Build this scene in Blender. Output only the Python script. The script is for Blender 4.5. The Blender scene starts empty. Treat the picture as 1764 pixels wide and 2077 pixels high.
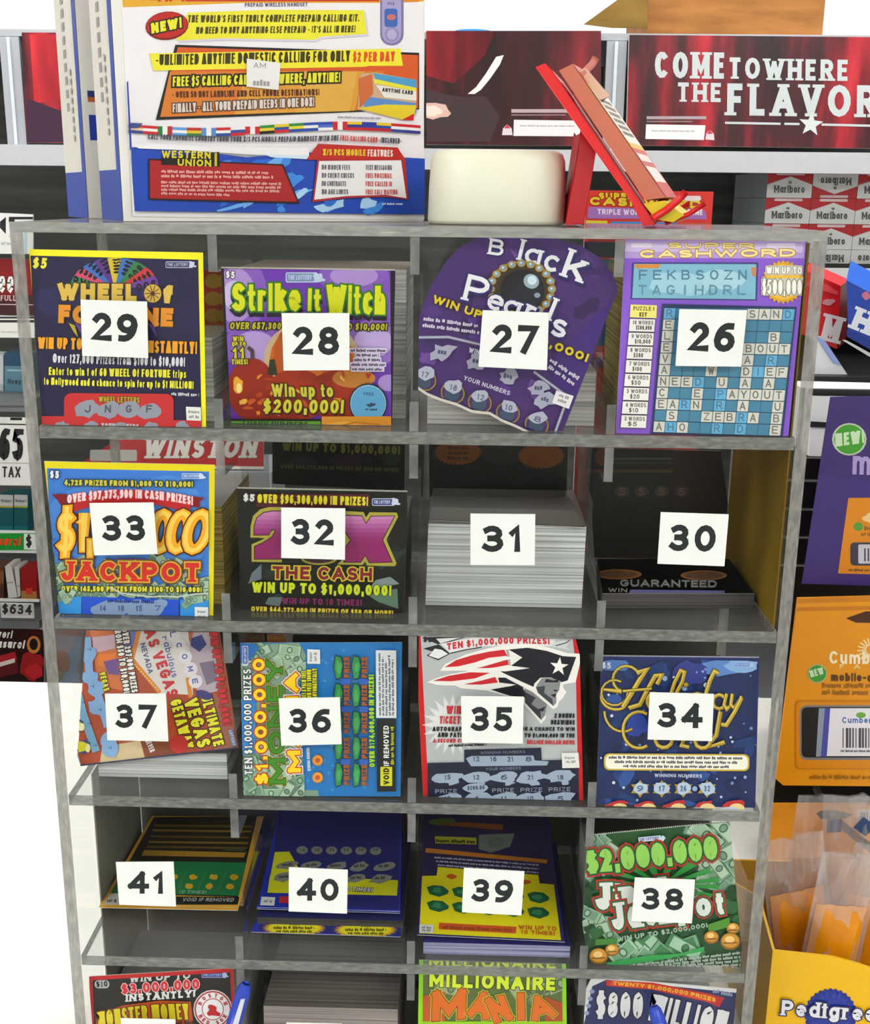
import bpy, math, random
from mathutils import Vector, Matrix
from mathutils.geometry import tessellate_polygon
random.seed(7)
sc = bpy.context.scene
COL = sc.collection
R_ = math.radians
# ------------------------------------------------------------------ camera (fitted to the display case)
ZT = 1.58                      # height of the case's top
CAM = Vector((0.0311, -0.6835, ZT + 0.0153))
FPX, CX, CY = 2350.0, 882.0, 1038.5
ROT = Matrix.Rotation(R_(1.498), 3, 'Z') @ Matrix.Rotation(R_(74.8815), 3, 'X') @ Matrix.Rotation(R_(0.6207), 3, 'Z')
cd = bpy.data.cameras.new('camera'); co = bpy.data.objects.new('camera', cd); COL.objects.link(co)
co.matrix_world = Matrix.Translation(CAM) @ ROT.to_4x4()
cd.sensor_fit = 'HORIZONTAL'; cd.sensor_width = 36.0; cd.lens = 36.0 * FPX / 1764.0; cd.clip_start = 0.02
sc.camera = co

def ray(px, py): return ROT @ Vector(((px - CX) / FPX, -(py - CY) / FPX, -1.0))
def hit(px, py, p0, n):
    d = ray(px, py); return CAM + d * ((p0 - CAM).dot(n) / d.dot(n))
def at(px, py, y): return hit(px, py, Vector((0, y, 0)), Vector((0, 1, 0)))     # point on an upright plane
def atz(px, py, z): return hit(px, py, Vector((0, 0, z)), Vector((0, 0, 1)))    # point on a level plane
def plane_y(y): return (Vector((0, y, 0)), Vector((0, -1, 0)))
def plane3(a, b, c):
    n = (b - a).cross(c - a).normalized()
    if n.dot(CAM - a) < 0: n = -n
    return (a, n)
def quad_plane(q, y0=0.004):
    """plane of a rectangle seen as the four pixel corners q (tl, tr, br, bl); its nearest corner stands at depth y0"""
    wt = (Vector(q[1]) - Vector(q[0])).length; wb = (Vector(q[2]) - Vector(q[3])).length
    dt, db = 1.0 / wt, 1.0 / wb
    P = [ray(*q[0]) * dt, ray(*q[1]) * dt, ray(*q[2]) * db, ray(*q[3]) * db]
    k = (y0 - CAM.y) / min(p.y for p in P)
    P = [CAM + p * k for p in P]
    return plane3(P[0], P[1], (P[2] + P[3]) / 2)

# ------------------------------------------------------------------ materials
def lin(v):
    v /= 255.0
    return v / 12.92 if v <= 0.04045 else ((v + 0.055) / 1.055) ** 2.4
def hx(c): return tuple(min(0.92, lin(int(c[i:i + 2], 16))) for i in (0, 2, 4))
MATS = {}
def M(c, rough=0.45, spec=0.35, bump=0.0, scale=60.0, var=0.05, metal=0.0):
    """a plain surface of colour c (hex) with a slight procedural mottle"""
    key = (c, rough, spec, bump, scale, var, metal)
    if key in MATS: return MATS[key]
    m = bpy.data.materials.new('surface_' + c); m.use_nodes = True; nt = m.node_tree; b = nt.nodes['Principled BSDF']
    r, g, bl = hx(c)
    b.inputs['Roughness'].default_value = rough; b.inputs['Specular IOR Level'].default_value = spec; b.inputs['Metallic'].default_value = metal
    tc = nt.nodes.new('ShaderNodeTexCoord'); no = nt.nodes.new('ShaderNodeTexNoise'); no.inputs['Scale'].default_value = scale; no.inputs['Detail'].default_value = 3
    mx = nt.nodes.new('ShaderNodeMix'); mx.data_type = 'RGBA'
    mx.inputs[6].default_value = (r * (1 - var), g * (1 - var), bl * (1 - var), 1); mx.inputs[7].default_value = (min(1, r * (1 + var)), min(1, g * (1 + var)), min(1, bl * (1 + var)), 1)
    nt.links.new(tc.outputs['Object'], no.inputs['Vector']); nt.links.new(no.outputs['Fac'], mx.inputs[0]); nt.links.new(mx.outputs[2], b.inputs['Base Color'])
    if bump:
        bu = nt.nodes.new('ShaderNodeBump'); bu.inputs['Strength'].default_value = bump; bu.inputs['Distance'].default_value = 0.002
        nt.links.new(no.outputs['Fac'], bu.inputs['Height']); nt.links.new(bu.outputs[0], b.inputs['Normal'])
    MATS[key] = m; return m
def ramp_mat(name, stops, scale=(1, 1, 1), detail=6, rough=0.5, spec=0.3, dist=0.0, nscale=1.0, bump=0.0):
    m = bpy.data.materials.new(name); m.use_nodes = True; nt = m.node_tree; b = nt.nodes['Principled BSDF']
    b.inputs['Roughness'].default_value = rough; b.inputs['Specular IOR Level'].default_value = spec
    tc = nt.nodes.new('ShaderNodeTexCoord'); mp = nt.nodes.new('ShaderNodeMapping'); mp.inputs['Scale'].default_value = scale
    no = nt.nodes.new('ShaderNodeTexNoise'); no.inputs['Scale'].default_value = nscale; no.inputs['Detail'].default_value = detail; no.inputs['Distortion'].default_value = dist
    rp = nt.nodes.new('ShaderNodeValToRGB')
    while len(rp.color_ramp.elements) < len(stops): rp.color_ramp.elements.new(0.5)
    for e, (p, c) in zip(rp.color_ramp.elements, stops): e.position = p; e.color = (*hx(c), 1)
    nt.links.new(tc.outputs['Object'], mp.inputs[0]); nt.links.new(mp.outputs[0], no.inputs['Vector']); nt.links.new(no.outputs['Fac'], rp.inputs[0]); nt.links.new(rp.outputs[0], b.inputs['Base Color'])
    if bump:
        bu = nt.nodes.new('ShaderNodeBump'); bu.inputs['Strength'].default_value = bump; bu.inputs['Distance'].default_value = 0.003
        nt.links.new(no.outputs['Fac'], bu.inputs['Height']); nt.links.new(bu.outputs[0], b.inputs['Normal'])
    return m
def clear_mat(name, tint, ior=1.45, rough=0.03, scratch=True, cloud=0.0, gray=0.5):
    """clear acrylic: lets light straight through, mirrors a little at grazing angles, with faint scratches"""
    m = bpy.data.materials.new(name); m.use_nodes = True; nt = m.node_tree; nt.nodes.remove(nt.nodes['Principled BSDF'])
    out = nt.nodes['Material Output']; tr = nt.nodes.new('ShaderNodeBsdfTransparent'); tr.inputs[0].default_value = (*tint, 1)
    gl = nt.nodes.new('ShaderNodeBsdfGlossy'); gl.inputs['Roughness'].default_value = rough; gl.inputs['Color'].default_value = (.9, .9, .9, 1)
    fr = nt.nodes.new('ShaderNodeFresnel'); fr.inputs['IOR'].default_value = ior
    ge = nt.nodes.new('ShaderNodeNewGeometry'); inv = nt.nodes.new('ShaderNodeMath'); inv.operation = 'SUBTRACT'; inv.inputs[0].default_value = 1.0; nt.links.new(ge.outputs['Backfacing'], inv.inputs[1])
    mu = nt.nodes.new('ShaderNodeMath'); mu.operation = 'MULTIPLY'; nt.links.new(fr.outputs[0], mu.inputs[0]); nt.links.new(inv.outputs[0], mu.inputs[1])
    mx = nt.nodes.new('ShaderNodeMixShader'); nt.links.new(mu.outputs[0], mx.inputs[0]); nt.links.new(tr.outputs[0], mx.inputs[1]); nt.links.new(gl.outputs[0], mx.inputs[2])
    last = mx
    if cloud:
        df = nt.nodes.new('ShaderNodeBsdfDiffuse'); df.inputs[0].default_value = (gray, gray, gray, 1)
        no = nt.nodes.new('ShaderNodeTexNoise'); no.inputs['Scale'].default_value = 40; no.inputs['Detail'].default_value = 5
        tc = nt.nodes.new('ShaderNodeTexCoord'); nt.links.new(tc.outputs['Object'], no.inputs['Vector'])
        mr = nt.nodes.new('ShaderNodeMapRange'); mr.inputs[3].default_value = cloud * 0.5; mr.inputs[4].default_value = cloud * 1.5
        nt.links.new(no.outputs['Fac'], mr.inputs[0])
        m2 = nt.nodes.new('ShaderNodeMixShader'); nt.links.new(mr.outputs[0], m2.inputs[0]); nt.links.new(mx.outputs[0], m2.inputs[1]); nt.links.new(df.outputs[0], m2.inputs[2]); last = m2
    nt.links.new(last.outputs[0], out.inputs[0]); return m
def edge_mat(name, stops, axis_scale, alpha):
    """cut edge of acrylic sheet: cloudy grey with saw streaks"""
    m = ramp_mat(name, stops, axis_scale, 4, 0.25, 0.6, 0.3)
    nt = m.node_tree; out = nt.nodes['Material Output']; b = nt.nodes['Principled BSDF']
    tr = nt.nodes.new('ShaderNodeBsdfTransparent'); mx = nt.nodes.new('ShaderNodeMixShader'); mx.inputs[0].default_value = alpha
    nt.links.new(tr.outputs[0], mx.inputs[1]); nt.links.new(b.outputs[0], mx.inputs[2]); nt.links.new(mx.outputs[0], out.inputs[0]); return m
def sheets_mat(name, c0, c1, freq=900.0, axis='Z'):
    """edges of a folded strip: fine paper layers"""
    m = bpy.data.materials.new(name); m.use_nodes = True; nt = m.node_tree; b = nt.nodes['Principled BSDF']; b.inputs['Roughness'].default_value = .7
    tc = nt.nodes.new('ShaderNodeTexCoord'); mp = nt.nodes.new('ShaderNodeMapping')
    mp.inputs['Scale'].default_value = {'Z': (3, 3, freq), 'Y': (3, freq, 3), 'X': (freq, 3, 3)}[axis]
    no = nt.nodes.new('ShaderNodeTexNoise'); no.inputs['Scale'].default_value = 1; no.inputs['Detail'].default_value = 2
    rp = nt.nodes.new('ShaderNodeValToRGB'); rp.color_ramp.elements[0].position = .35; rp.color_ramp.elements[1].position = .62
    rp.color_ramp.elements[0].color = (*hx(c0), 1); rp.color_ramp.elements[1].color = (*hx(c1), 1)
    nt.links.new(tc.outputs['Object'], mp.inputs[0]); nt.links.new(mp.outputs[0], no.inputs['Vector']); nt.links.new(no.outputs['Fac'], rp.inputs[0]); nt.links.new(rp.outputs[0], b.inputs['Base Color'])
    return m
# ------------------------------------------------------------------ scene tree
def tag(o, label=None, cat=None, group=None, kind=None):
    if label: o['label'] = label
    if cat: o['category'] = cat
    if group: o['group'] = group
    if kind: o['kind'] = kind
    return o
def empty(name, loc, label, cat, group=None):
    o = bpy.data.objects.new(name, None); COL.objects.link(o); o.location = loc; o.empty_display_size = .02
    return tag(o, label, cat, group)
def wloc(o):
    l = Vector((0, 0, 0))
    while o is not None: l = l + o.location; o = o.parent
    return l
class MB:
    """collects polygons with materials, then links them as one mesh object"""
    def __init__(s): s.v = []; s.f = []; s.m = []; s.mats = []
    def mi(s, m):
        if m not in s.mats: s.mats.append(m)
        return s.mats.index(m)
    def face(s, pts, m):
        b = len(s.v); s.v += [tuple(p) for p in pts]; s.f.append(tuple(range(b, b + len(pts)))); s.m.append(s.mi(m))
    def mesh(s, vs, fs, m):
        b = len(s.v); s.v += [tuple(p) for p in vs]; k = s.mi(m)
        for f in fs: s.f.append(tuple(b + i for i in f)); s.m.append(k)
    def box(s, x0, x1, y0, y1, z0, z1, m, ms=None):
        """ms: (x sides, y sides, z sides) materials"""
        mx, my, mz = ms or (m, m, m)
        v = [(x, y, z) for x in (x0, x1) for y in (y0, y1) for z in (z0, z1)]
        b = len(s.v); s.v += v
        for f, mm in (((0, 1, 3, 2), mx), ((4, 6, 7, 5), mx), ((0, 4, 5, 1), my), ((2, 3, 7, 6), my), ((0, 2, 6, 4), mz), ((1, 5, 7, 3), mz)):
            s.f.append(tuple(b + i for i in f)); s.m.append(s.mi(mm))
    def hexa(s, P, m):
        """box from 8 points: front tl tr br bl, back tl tr br bl"""
        mm = m if isinstance(m, (list, tuple)) else [m] * 6
        b = len(s.v); s.v += [tuple(p) for p in P]
        for f, q in zip(((0, 3, 2, 1), (4, 5, 6, 7), (0, 1, 5, 4), (1, 2, 6, 5), (2, 3, 7, 6), (3, 0, 4, 7)), mm):
            s.f.append(tuple(b + i for i in f)); s.m.append(s.mi(q))
    def prism(s, pts, d, m, mside=None):
        """polygon pts (3D, in order) pushed along vector d"""
        n = len(pts); a = [Vector(p) for p in pts]; c = [p + d for p in a]; b = len(s.v); s.v += [tuple(p) for p in a + c]
        tri = tessellate_polygon([a]); k = s.mi(m); ks = [s.mi(x) for x in mside] if isinstance(mside, list) else [s.mi(mside or m)] * n
        for t in tri:
            s.f.append(tuple(b + i for i in t)); s.m.append(k)
            s.f.append(tuple(b + n + i for i in reversed(t))); s.m.append(k)
        for i in range(n):
            j = (i + 1) % n; s.f.append((b + i, b + j, b + n + j, b + n + i)); s.m.append(ks[i])
    def tube(s, pts, r, m, seg=8):
        pts = [Vector(p) for p in pts]; b = len(s.v); k = s.mi(m)
        for i, p in enumerate(pts):
            t = (pts[min(i + 1, len(pts) - 1)] - pts[max(i - 1, 0)]).normalized()
            u = t.cross(Vector((0, 0, 1)) if abs(t.z) < .9 else Vector((1, 0, 0))).normalized(); w = t.cross(u)
            rr = r[i] if isinstance(r, (list, tuple)) else r
            for q in range(seg):
                a = 2 * math.pi * q / seg; s.v.append(tuple(p + u * (rr * math.cos(a)) + w * (rr * math.sin(a))))
        for i in range(len(pts) - 1):
            for q in range(seg):
                q2 = (q + 1) % seg; s.f.append((b + i * seg + q, b + i * seg + q2, b + (i + 1) * seg + q2, b + (i + 1) * seg + q)); s.m.append(k)
        s.f.append(tuple(b + q for q in range(seg))); s.m.append(k)
        e = b + (len(pts) - 1) * seg; s.f.append(tuple(e + q for q in reversed(range(seg)))); s.m.append(k)
    def build(s, name, parent=None, smooth=False, bevel=0, origin=None):
        V = [Vector(v) for v in s.v]
        if parent is not None: o0 = wloc(parent)
        elif origin is not None: o0 = Vector(origin)
        else:
            lo = [min(v[i] for v in V) for i in range(3)]; hi = [max(v[i] for v in V) for i in range(3)]
            o0 = Vector(((lo[0] + hi[0]) / 2, (lo[1] + hi[1]) / 2, lo[2]))
        me = bpy.data.meshes.new(name); me.from_pydata([tuple(v - o0) for v in V], [], s.f)
        for m in s.mats: me.materials.append(m)
        me.polygons.foreach_set('material_index', s.m)
        if smooth: me.polygons.foreach_set('use_smooth', [True] * len(s.f))
        me.update()
        o = bpy.data.objects.new(name, me); COL.objects.link(o)
        if parent is not None: o.parent = parent
        else: o.location = o0
        if bevel:
            bm = o.modifiers.new('bevel', 'BEVEL'); bm.width = bevel; bm.segments = 3; bm.limit_method = 'ANGLE'
        return o
# ------------------------------------------------------------------ stroke lettering
def arc(cx, cy, rx, ry, a0, a1, n=None):
    n = n or max(3, int(abs(a1 - a0) / 32))
    return [(cx + rx * math.cos(R_(a0 + (a1 - a0) * i / n)), cy + ry * math.sin(R_(a0 + (a1 - a0) * i / n))) for i in range(n + 1)]
O_ = arc(.5, .5, .5, .5, 90, 450, 14)
XH = .7
lo_ = lambda: arc(.5, XH / 2, .5, XH / 2, 90, 450, 12)
G = {
 'A': (.74, [[(0, 0), (.5, 1)], [(.5, 1), (1, 0)], [(.2, .3), (.8, .3)]]),
 'B': (.64, [[(0, 0), (0, 1)], [(0, 1), (.6, 1)] + arc(.6, .77, .33, .23, 80, -80) + [(.6, .54), (0, .54)], [(.6, .54)] + arc(.65, .27, .35, .27, 80, -80) + [(.6, 0), (0, 0)]]),
 'C': (.68, [arc(.52, .5, .52, .5, 48, 312, 10)]),
 'D': (.7, [[(0, 0), (0, 1), (.45, 1)] + arc(.45, .5, .55, .5, 75, -75, 7) + [(.45, 0), (0, 0)]]),
 'E': (.56, [[(1, 1), (0, 1), (0, 0), (1, 0)], [(0, .52), (.85, .52)]]),
 'F': (.54, [[(1, 1), (0, 1), (0, 0)], [(0, .5), (.85, .5)]]),
 'G': (.72, [arc(.5, .5, .5, .5, 48, 325, 10) + [(1, .45), (.6, .45)]]),
 'H': (.7, [[(0, 0), (0, 1)], [(1, 0), (1, 1)], [(0, .5), (1, .5)]]),
 'I': (.2, [[(.5, 0), (.5, 1)]]),
 'J': (.5, [[(1, 1), (1, .35)] + arc(.5, .32, .5, .32, -10, -170, 6)]),
 'K': (.68, [[(0, 0), (0, 1)], [(1, 1), (.08, .42)], [(.3, .58), (1, 0)]]),
 'L': (.54, [[(0, 1), (0, 0), (1, 0)]]),
 'M': (.86, [[(0, 0), (0, 1)], [(0, 1), (.5, .25), (1, 1)], [(1, 1), (1, 0)]]),
 'N': (.72, [[(0, 0), (0, 1)], [(0, 1), (1, 0)], [(1, 0), (1, 1)]]),
 'O': (.76, [O_]),
 'P': (.62, [[(0, 0), (0, 1), (.55, 1)] + arc(.55, .73, .45, .27, 80, -80) + [(.55, .46), (0, .46)]]),
 'Q': (.78, [O_, [(.6, .25), (1, -.05)]]),
 'R': (.66, [[(0, 0), (0, 1), (.55, 1)] + arc(.55, .74, .42, .26, 80, -80) + [(.55, .48), (0, .48)], [(.5, .48), (1, 0)]]),
 'S': (.6, [arc(.5, .75, .46, .25, 40, 260, 8) + arc(.5, .25, .5, .25, 85, -140, 8)]),
 'T': (.64, [[(0, 1), (1, 1)], [(.5, 1), (.5, 0)]]),
 'U': (.7, [[(0, 1), (0, .35)] + arc(.5, .35, .5, .35, 190, 350, 7) + [(1, .35), (1, 1)]]),
 'V': (.7, [[(0, 1), (.5, 0)], [(.5, 0), (1, 1)]]),
 'W': (1.0, [[(0, 1), (.26, 0)], [(.26, 0), (.5, .9)], [(.5, .9), (.74, 0)], [(.74, 0), (1, 1)]]),
 'X': (.7, [[(0, 0), (1, 1)], [(0, 1), (1, 0)]]),
 'Y': (.68, [[(0, 1), (.5, .45)], [(1, 1), (.5, .45)], [(.5, .5), (.5, 0)]]),
 'Z': (.62, [[(0, 1), (1, 1), (0, 0), (1, 0)]]),
 'a': (.54, [arc(.5, XH / 2, .5, XH / 2, 60, 300, 8), [(1, XH), (1, 0)]]),
 'b': (.56, [[(0, 1), (0, 0)], arc(.5, XH / 2, .5, XH / 2, 150, -150, 9)]),
 'c': (.5, [arc(.5, XH / 2, .5, XH / 2, 48, 312, 8)]),
 'd': (.56, [arc(.5, XH / 2, .5, XH / 2, 30, 330, 9), [(1, 1), (1, 0)]]),
 'e': (.54, [[(.02, .36), (.98, .36)] + arc(.5, XH / 2, .5, XH / 2, 5, 310, 9)]),
 'f': (.36, [arc(.75, .8, .4, .2, 70, 180, 4) + [(.35, .8), (.35, 0)], [(0, XH - .04), (.9, XH - .04)]]),
 'g': (.54, [arc(.5, XH / 2, .5, XH / 2, 30, 330, 9), [(1, XH), (1, -.1)] + arc(.5, -.1, .5, .2, -10, -160, 5)]),
 'h': (.54, [[(0, 1), (0, 0)], arc(.5, .42, .5, .28, 160, 0, 5) + [(1, .4), (1, 0)]]),
 'i': (.18, [[(.5, XH), (.5, 0)], [(.5, .86), (.5, 1)]]),
 'j': (.25, [[(.7, XH), (.7, -.12), (.3, -.28), (0, -.28)], [(.7, .86), (.7, 1)]]),
 'k': (.52, [[(0, 1), (0, 0)], [(.95, XH), (.1, .3)], [(.35, .42), (1, 0)]]),
 'l': (.18, [[(.5, 1), (.5, 0)]]),
 'm': (.84, [[(0, XH), (0, 0)], arc(.25, .42, .25, .28, 160, 0, 5) + [(.5, .4), (.5, 0)], arc(.75, .42, .25, .28, 180, 0, 5) + [(1, .4), (1, 0)]]),
 'n': (.54, [[(0, XH), (0, 0)], arc(.5, .42, .5, .28, 160, 0, 5) + [(1, .4), (1, 0)]]),
 'o': (.56, [lo_()]),
 'p': (.56, [[(0, XH), (0, -.28)], arc(.5, XH / 2, .5, XH / 2, 150, -150, 9)]),
 'q': (.56, [arc(.5, XH / 2, .5, XH / 2, 30, 330, 9), [(1, XH), (1, -.28)]]),
 'r': (.38, [[(0, XH), (0, 0)], arc(.65, .38, .65, .32, 175, 70, 4)]),
 's': (.46, [arc(.5, XH * .75, .46, XH * .25, 40, 260, 6) + arc(.5, XH * .25, .5, XH * .25, 85, -140, 6)]),
 't': (.36, [[(.4, .95), (.4, .2)] + arc(.75, .2, .35, .2, 190, 290, 3), [(0, XH - .04), (.95, XH - .04)]]),
 'u': (.54, [[(0, XH), (0, .28)] + arc(.5, .28, .5, .28, 190, 345, 5), [(1, XH), (1, 0)]]),
 'v': (.54, [[(0, XH), (.5, 0)], [(.5, 0), (1, XH)]]),
 'w': (.76, [[(0, XH), (.26, 0)], [(.26, 0), (.5, XH)], [(.5, XH), (.74, 0)], [(.74, 0), (1, XH)]]),
 'x': (.52, [[(0, 0), (1, XH)], [(0, XH), (1, 0)]]),
 'y': (.54, [[(0, XH), (.5, .05)], [(1, XH), (.4, -.28), (.05, -.28)]]),
 'z': (.48, [[(0, XH), (1, XH), (0, 0), (1, 0)]]),
 '0': (.62, [O_]),
 '1': (.36, [[(0, .78), (.62, 1), (.62, 0)]]),
 '2': (.58, [arc(.48, .72, .46, .28, 155, -25, 8) + [(.0, 0), (1, 0)]]),
 '3': (.58, [arc(.42, .755, .46, .245, 140, -70, 7) + [(.3, .52)], [(.3, .52)] + arc(.42, .265, .52, .265, 75, -145, 8)]),
 '4': (.64, [[(.72, 0), (.72, 1)], [(.72, 1), (0, .3)], [(0, .3), (1, .3)]]),
 '5': (.58, [[(.92, 1), (.15, 1), (.1, .56)] + arc(.42, .32, .52, .32, 110, -145, 9)]),
 '6': (.6, [arc(.75, .36, .75, .64, 80, 172, 6), arc(.5, .31, .5, .31, 180, 540, 12)]),
 '7': (.58, [[(0, 1), (1, 1), (.32, 0)]]),
 '8': (.6, [arc(.5, .76, .42, .24, 90, 450, 12), arc(.5, .265, .5, .265, 90, 450, 12)]),
 '9': (.6, [arc(.25, .64, .75, .64, -100, -8, 6), arc(.5, .69, .5, .31, 0, 360, 12)]),
 '$': (.58, [arc(.5, .73, .46, .2, 40, 260, 8) + arc(.5, .28, .5, .24, 85, -140, 8), [(.5, -.1), (.5, 1.1)]]),
 '!': (.2, [[(.5, 1), (.5, .3)], [(.5, .14), (.5, 0)]]),
 '.': (.2, [[(.5, .16), (.5, 0)]]), ',': (.22, [[(.6, .16), (.6, 0), (.2, -.16)]]), "'": (.18, [[(.5, 1), (.4, .75)]]),
 '-': (.4, [[(0, .42), (1, .42)]]), ':': (.2, [[(.5, .16), (.5, 0)], [(.5, .7), (.5, .54)]]), '/': (.4, [[(0, 0), (1, 1)]]),
 '&': (.7, [[(1, 0), (.2, .8)] + arc(.42, .82, .22, .18, 180, 0, 5) + [(.6, .7), (.05, .35)] + arc(.4, .22, .38, .22, 160, 340, 6) + [(.95, .5)]]),
 '#': (.6, [[(.3, 0), (.4, 1)], [(.7, 0), (.8, 1)], [(0, .32), (1, .32)], [(0, .68), (1, .68)]]), '+': (.5, [[(0, .45), (1, .45)], [(.5, .2), (.5, .7)]]),
}
def strip(pts, w):
    """left/right offsets of a polyline of width w with mitred joins, as convex quads"""
    n = len(pts)
    if n < 2: return []
    closed = n > 3 and abs(pts[0][0] - pts[-1][0]) + abs(pts[0][1] - pts[-1][1]) < 1e-6
    D = []
    for i in range(n - 1):
        dx, dy = pts[i + 1][0] - pts[i][0], pts[i + 1][1] - pts[i][1]; l = math.hypot(dx, dy) or 1e-9; D.append((dx / l, dy / l))
    L, Rr = [], []
    for i in range(n):
        a = D[i - 1] if i > 0 else (D[-1] if closed else D[0]); b = D[i] if i < n - 1 else (D[0] if closed else D[-1])
        nx, ny = -(a[1] + b[1]), a[0] + b[0]; l = math.hypot(nx, ny)
        if l < .5: nx, ny, l = -b[1], b[0], 1.0
        k = min(1.6, 2.0 / l) if l < 2 else 1.0
        nx, ny = nx / l * k * w / 2, ny / l * k * w / 2
        L.append((pts[i][0] + nx, pts[i][1] + ny)); Rr.append((pts[i][0] - nx, pts[i][1] - ny))
    return [[L[i], L[i + 1], Rr[i + 1], Rr[i]] for i in range(n - 1)]
def hull_clip(poly, clip):
    """Sutherland-Hodgman: convex clip polygon, counter-orientation handled"""
    out = poly
    ar = sum(clip[i][0] * clip[(i + 1) % len(clip)][1] - clip[(i + 1) % len(clip)][0] * clip[i][1] for i in range(len(clip)))
    sg = 1 if ar > 0 else -1
    for i in range(len(clip)):
        a, b = clip[i], clip[(i + 1) % len(clip)]; inp = out; out = []
        if not inp: break
        side = lambda p: sg * ((b[0] - a[0]) * (p[1] - a[1]) - (b[1] - a[1]) * (p[0] - a[0]))
        for j in range(len(inp)):
            p, q = inp[j - 1], inp[j]; sp, sq = side(p), side(q)
            if sq >= 0:
                if sp < 0: t = sp / (sp - sq); out.append((p[0] + (q[0] - p[0]) * t, p[1] + (q[1] - p[1]) * t))
                out.append(q)
            elif sp >= 0:
                t = sp / (sp - sq); out.append((p[0] + (q[0] - p[0]) * t, p[1] + (q[1] - p[1]) * t))
    return out
BOUND = [None]
def inside(P):
    """trim a flat polygon to the compartment it stands in"""
    if BOUND[0]:
        for ax, sg, lim in BOUND[0]:
            out = []
            for j in range(len(P)):
                a, b = P[j - 1], P[j]; da, db = sg * (a[ax] - lim), sg * (b[ax] - lim)
                if (da >= 0) != (db >= 0): out.append(a + (b - a) * (da / (da - db)))
                if db >= 0: out.append(b)
            P = out
            if len(P) < 3: return []
    return P
class Art(MB):
    """a printed sheet: base outline plus flat print, laid out on a plane in the place. Points are read off a crop of the photograph
    (frame = crop origin and zoom) and land on the sheet's own plane."""
    def __init__(s, plane, frame=(0, 0, 1), eps=1.6e-5, rough=.38, spec=.35):
        MB.__init__(s); s.pl = plane; s.fr = frame; s.eps = eps; s.k = 0; s.clip = None; s.rough = rough; s.spec = spec; s.uv = None
    def px(s, p):
        if s.uv: p = s.uv(p)
        return (s.fr[0] + p[0] / s.fr[2], s.fr[1] + p[1] / s.fr[2])
    def w(s, p, k=None):
        q = s.px(p); return hit(q[0], q[1], s.pl[0], s.pl[1]) + s.pl[1] * (s.eps * (s.k if k is None else k))
    def mat(s, c): return c if not isinstance(c, str) else M(c, s.rough, s.spec)
    def add(s, polys, c):
        s.k += 1; m = s.mat(c)
        for p in polys:
            sub = 0.0
            if p and isinstance(p[-1], float): sub = p[-1]; p = p[:-1]
            if s.clip: p = hull_clip(p, s.clip)
            if len(p) >= 3:
                P = inside([s.w(q, s.k + sub) for q in p])
                if len(P) >= 3: s.face(P, m)
        return s
    def base(s, pts, c, t=.0006, back='D8D4CC', clip=True):
        m = s.mat(c); P = inside([s.w(p, 0) for p in pts]); s.prism(P, -s.pl[1] * t, m, M(back)); s.clip = list(pts) if clip else None; s.pts = pts; return s
    def P(s, pts, c):
        if len(pts) <= 3: return s.add([pts], c)
        tr = tessellate_polygon([[Vector((p[0], p[1], 0)) for p in pts]])
        return s.add([[pts[i] for i in t] for t in tr], c)
    def R(s, x0, y0, x1, y1, c): return s.add([[(x0, y0), (x1, y0), (x1, y1), (x0, y1)]], c)
    def Q(s, a, b, c_, d, c): return s.add([[a, b, c_, d]], c)
    def E(s, cx, cy, rx, ry, c, rot=0, n=20):
        ca, sa = math.cos(R_(rot)), math.sin(R_(rot))
        return s.add([[(cx + ca * rx * math.cos(t) - sa * ry * math.sin(t), cy + sa * rx * math.cos(t) + ca * ry * math.sin(t)) for t in [2 * math.pi * i / n for i in range(n)]]], c)
    def S(s, cx, cy, n, r0, r1, c, rot=-90, sy=1.0):
        """star or burst with n points"""
        pts = [(cx + (r1 if i % 2 else r0) * math.cos(R_(rot + 180.0 * i / n)), cy + sy * (r1 if i % 2 else r0) * math.sin(R_(rot + 180.0 * i / n))) for i in range(2 * n)]
        return s.add([[(cx, cy), pts[i], pts[(i + 1) % (2 * n)]] for i in range(2 * n)], c)
    def RR(s, x0, y0, x1, y1, r, c, sh=0.0):
        pts = []
        for cx, cy, a in ((x1 - r, y1 - r, 0), (x0 + r, y1 - r, 90), (x0 + r, y0 + r, 180), (x1 - r, y0 + r, 270)):
            pts += arc(cx, cy, r, r, a, a + 90, 4)
        return s.add([[(x, y + sh * (x - x0)) for x, y in pts]], c)
    def L(s, pts, w, c): return s.add([q + [(j % 2) * .3] for j, q in enumerate(strip(pts, w))], c)
    def blob(s, cx, cy, rx, ry, c, seed=0, n=14, jag=.35, rot=0):
        rd = random.Random(seed * 7 + int(cx)); ca, sa = math.cos(R_(rot)), math.sin(R_(rot)); pts = []
        for i in range(n):
            t = 2 * math.pi * i / n; k = 1 - jag * rd.random(); x, y = rx * k * math.cos(t), ry * k * math.sin(t); pts.append((cx + ca * x - sa * y, cy + sa * x + ca * y))
        return s.add([[(cx, cy), pts[i], pts[(i + 1) % n]] for i in range(n)], c)
    def T(s, t, x0, y0, x1, y1, h, c, wt=.18, out=None, ow=.1, shear=0., bow=0., slab=False, h2=None, gap=.16, up=None, shadow=None, sd=(.06, .08), out2=None, mono=False):
        """line of lettering: baseline from (x0,y0) to (x1,y1), capitals h high"""
        adv = []; x = 0.0
        for ch in t:
            if ch == ' ': x += .34; continue
            g = G.get(ch) or G.get(ch.upper()) or G['-']; gw = .62 if mono else g[0]
            adv.append((x, gw, g[1])); x += gw + gap
        W = max(x - gap, .01); bl = math.hypot(x1 - x0, y1 - y0); dx, dy = (x1 - x0) / bl, (y1 - y0) / bl
        ux, uy = up if up else (dy, -dx)
        sx = bl / W; hw = wt * h / 2
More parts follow.
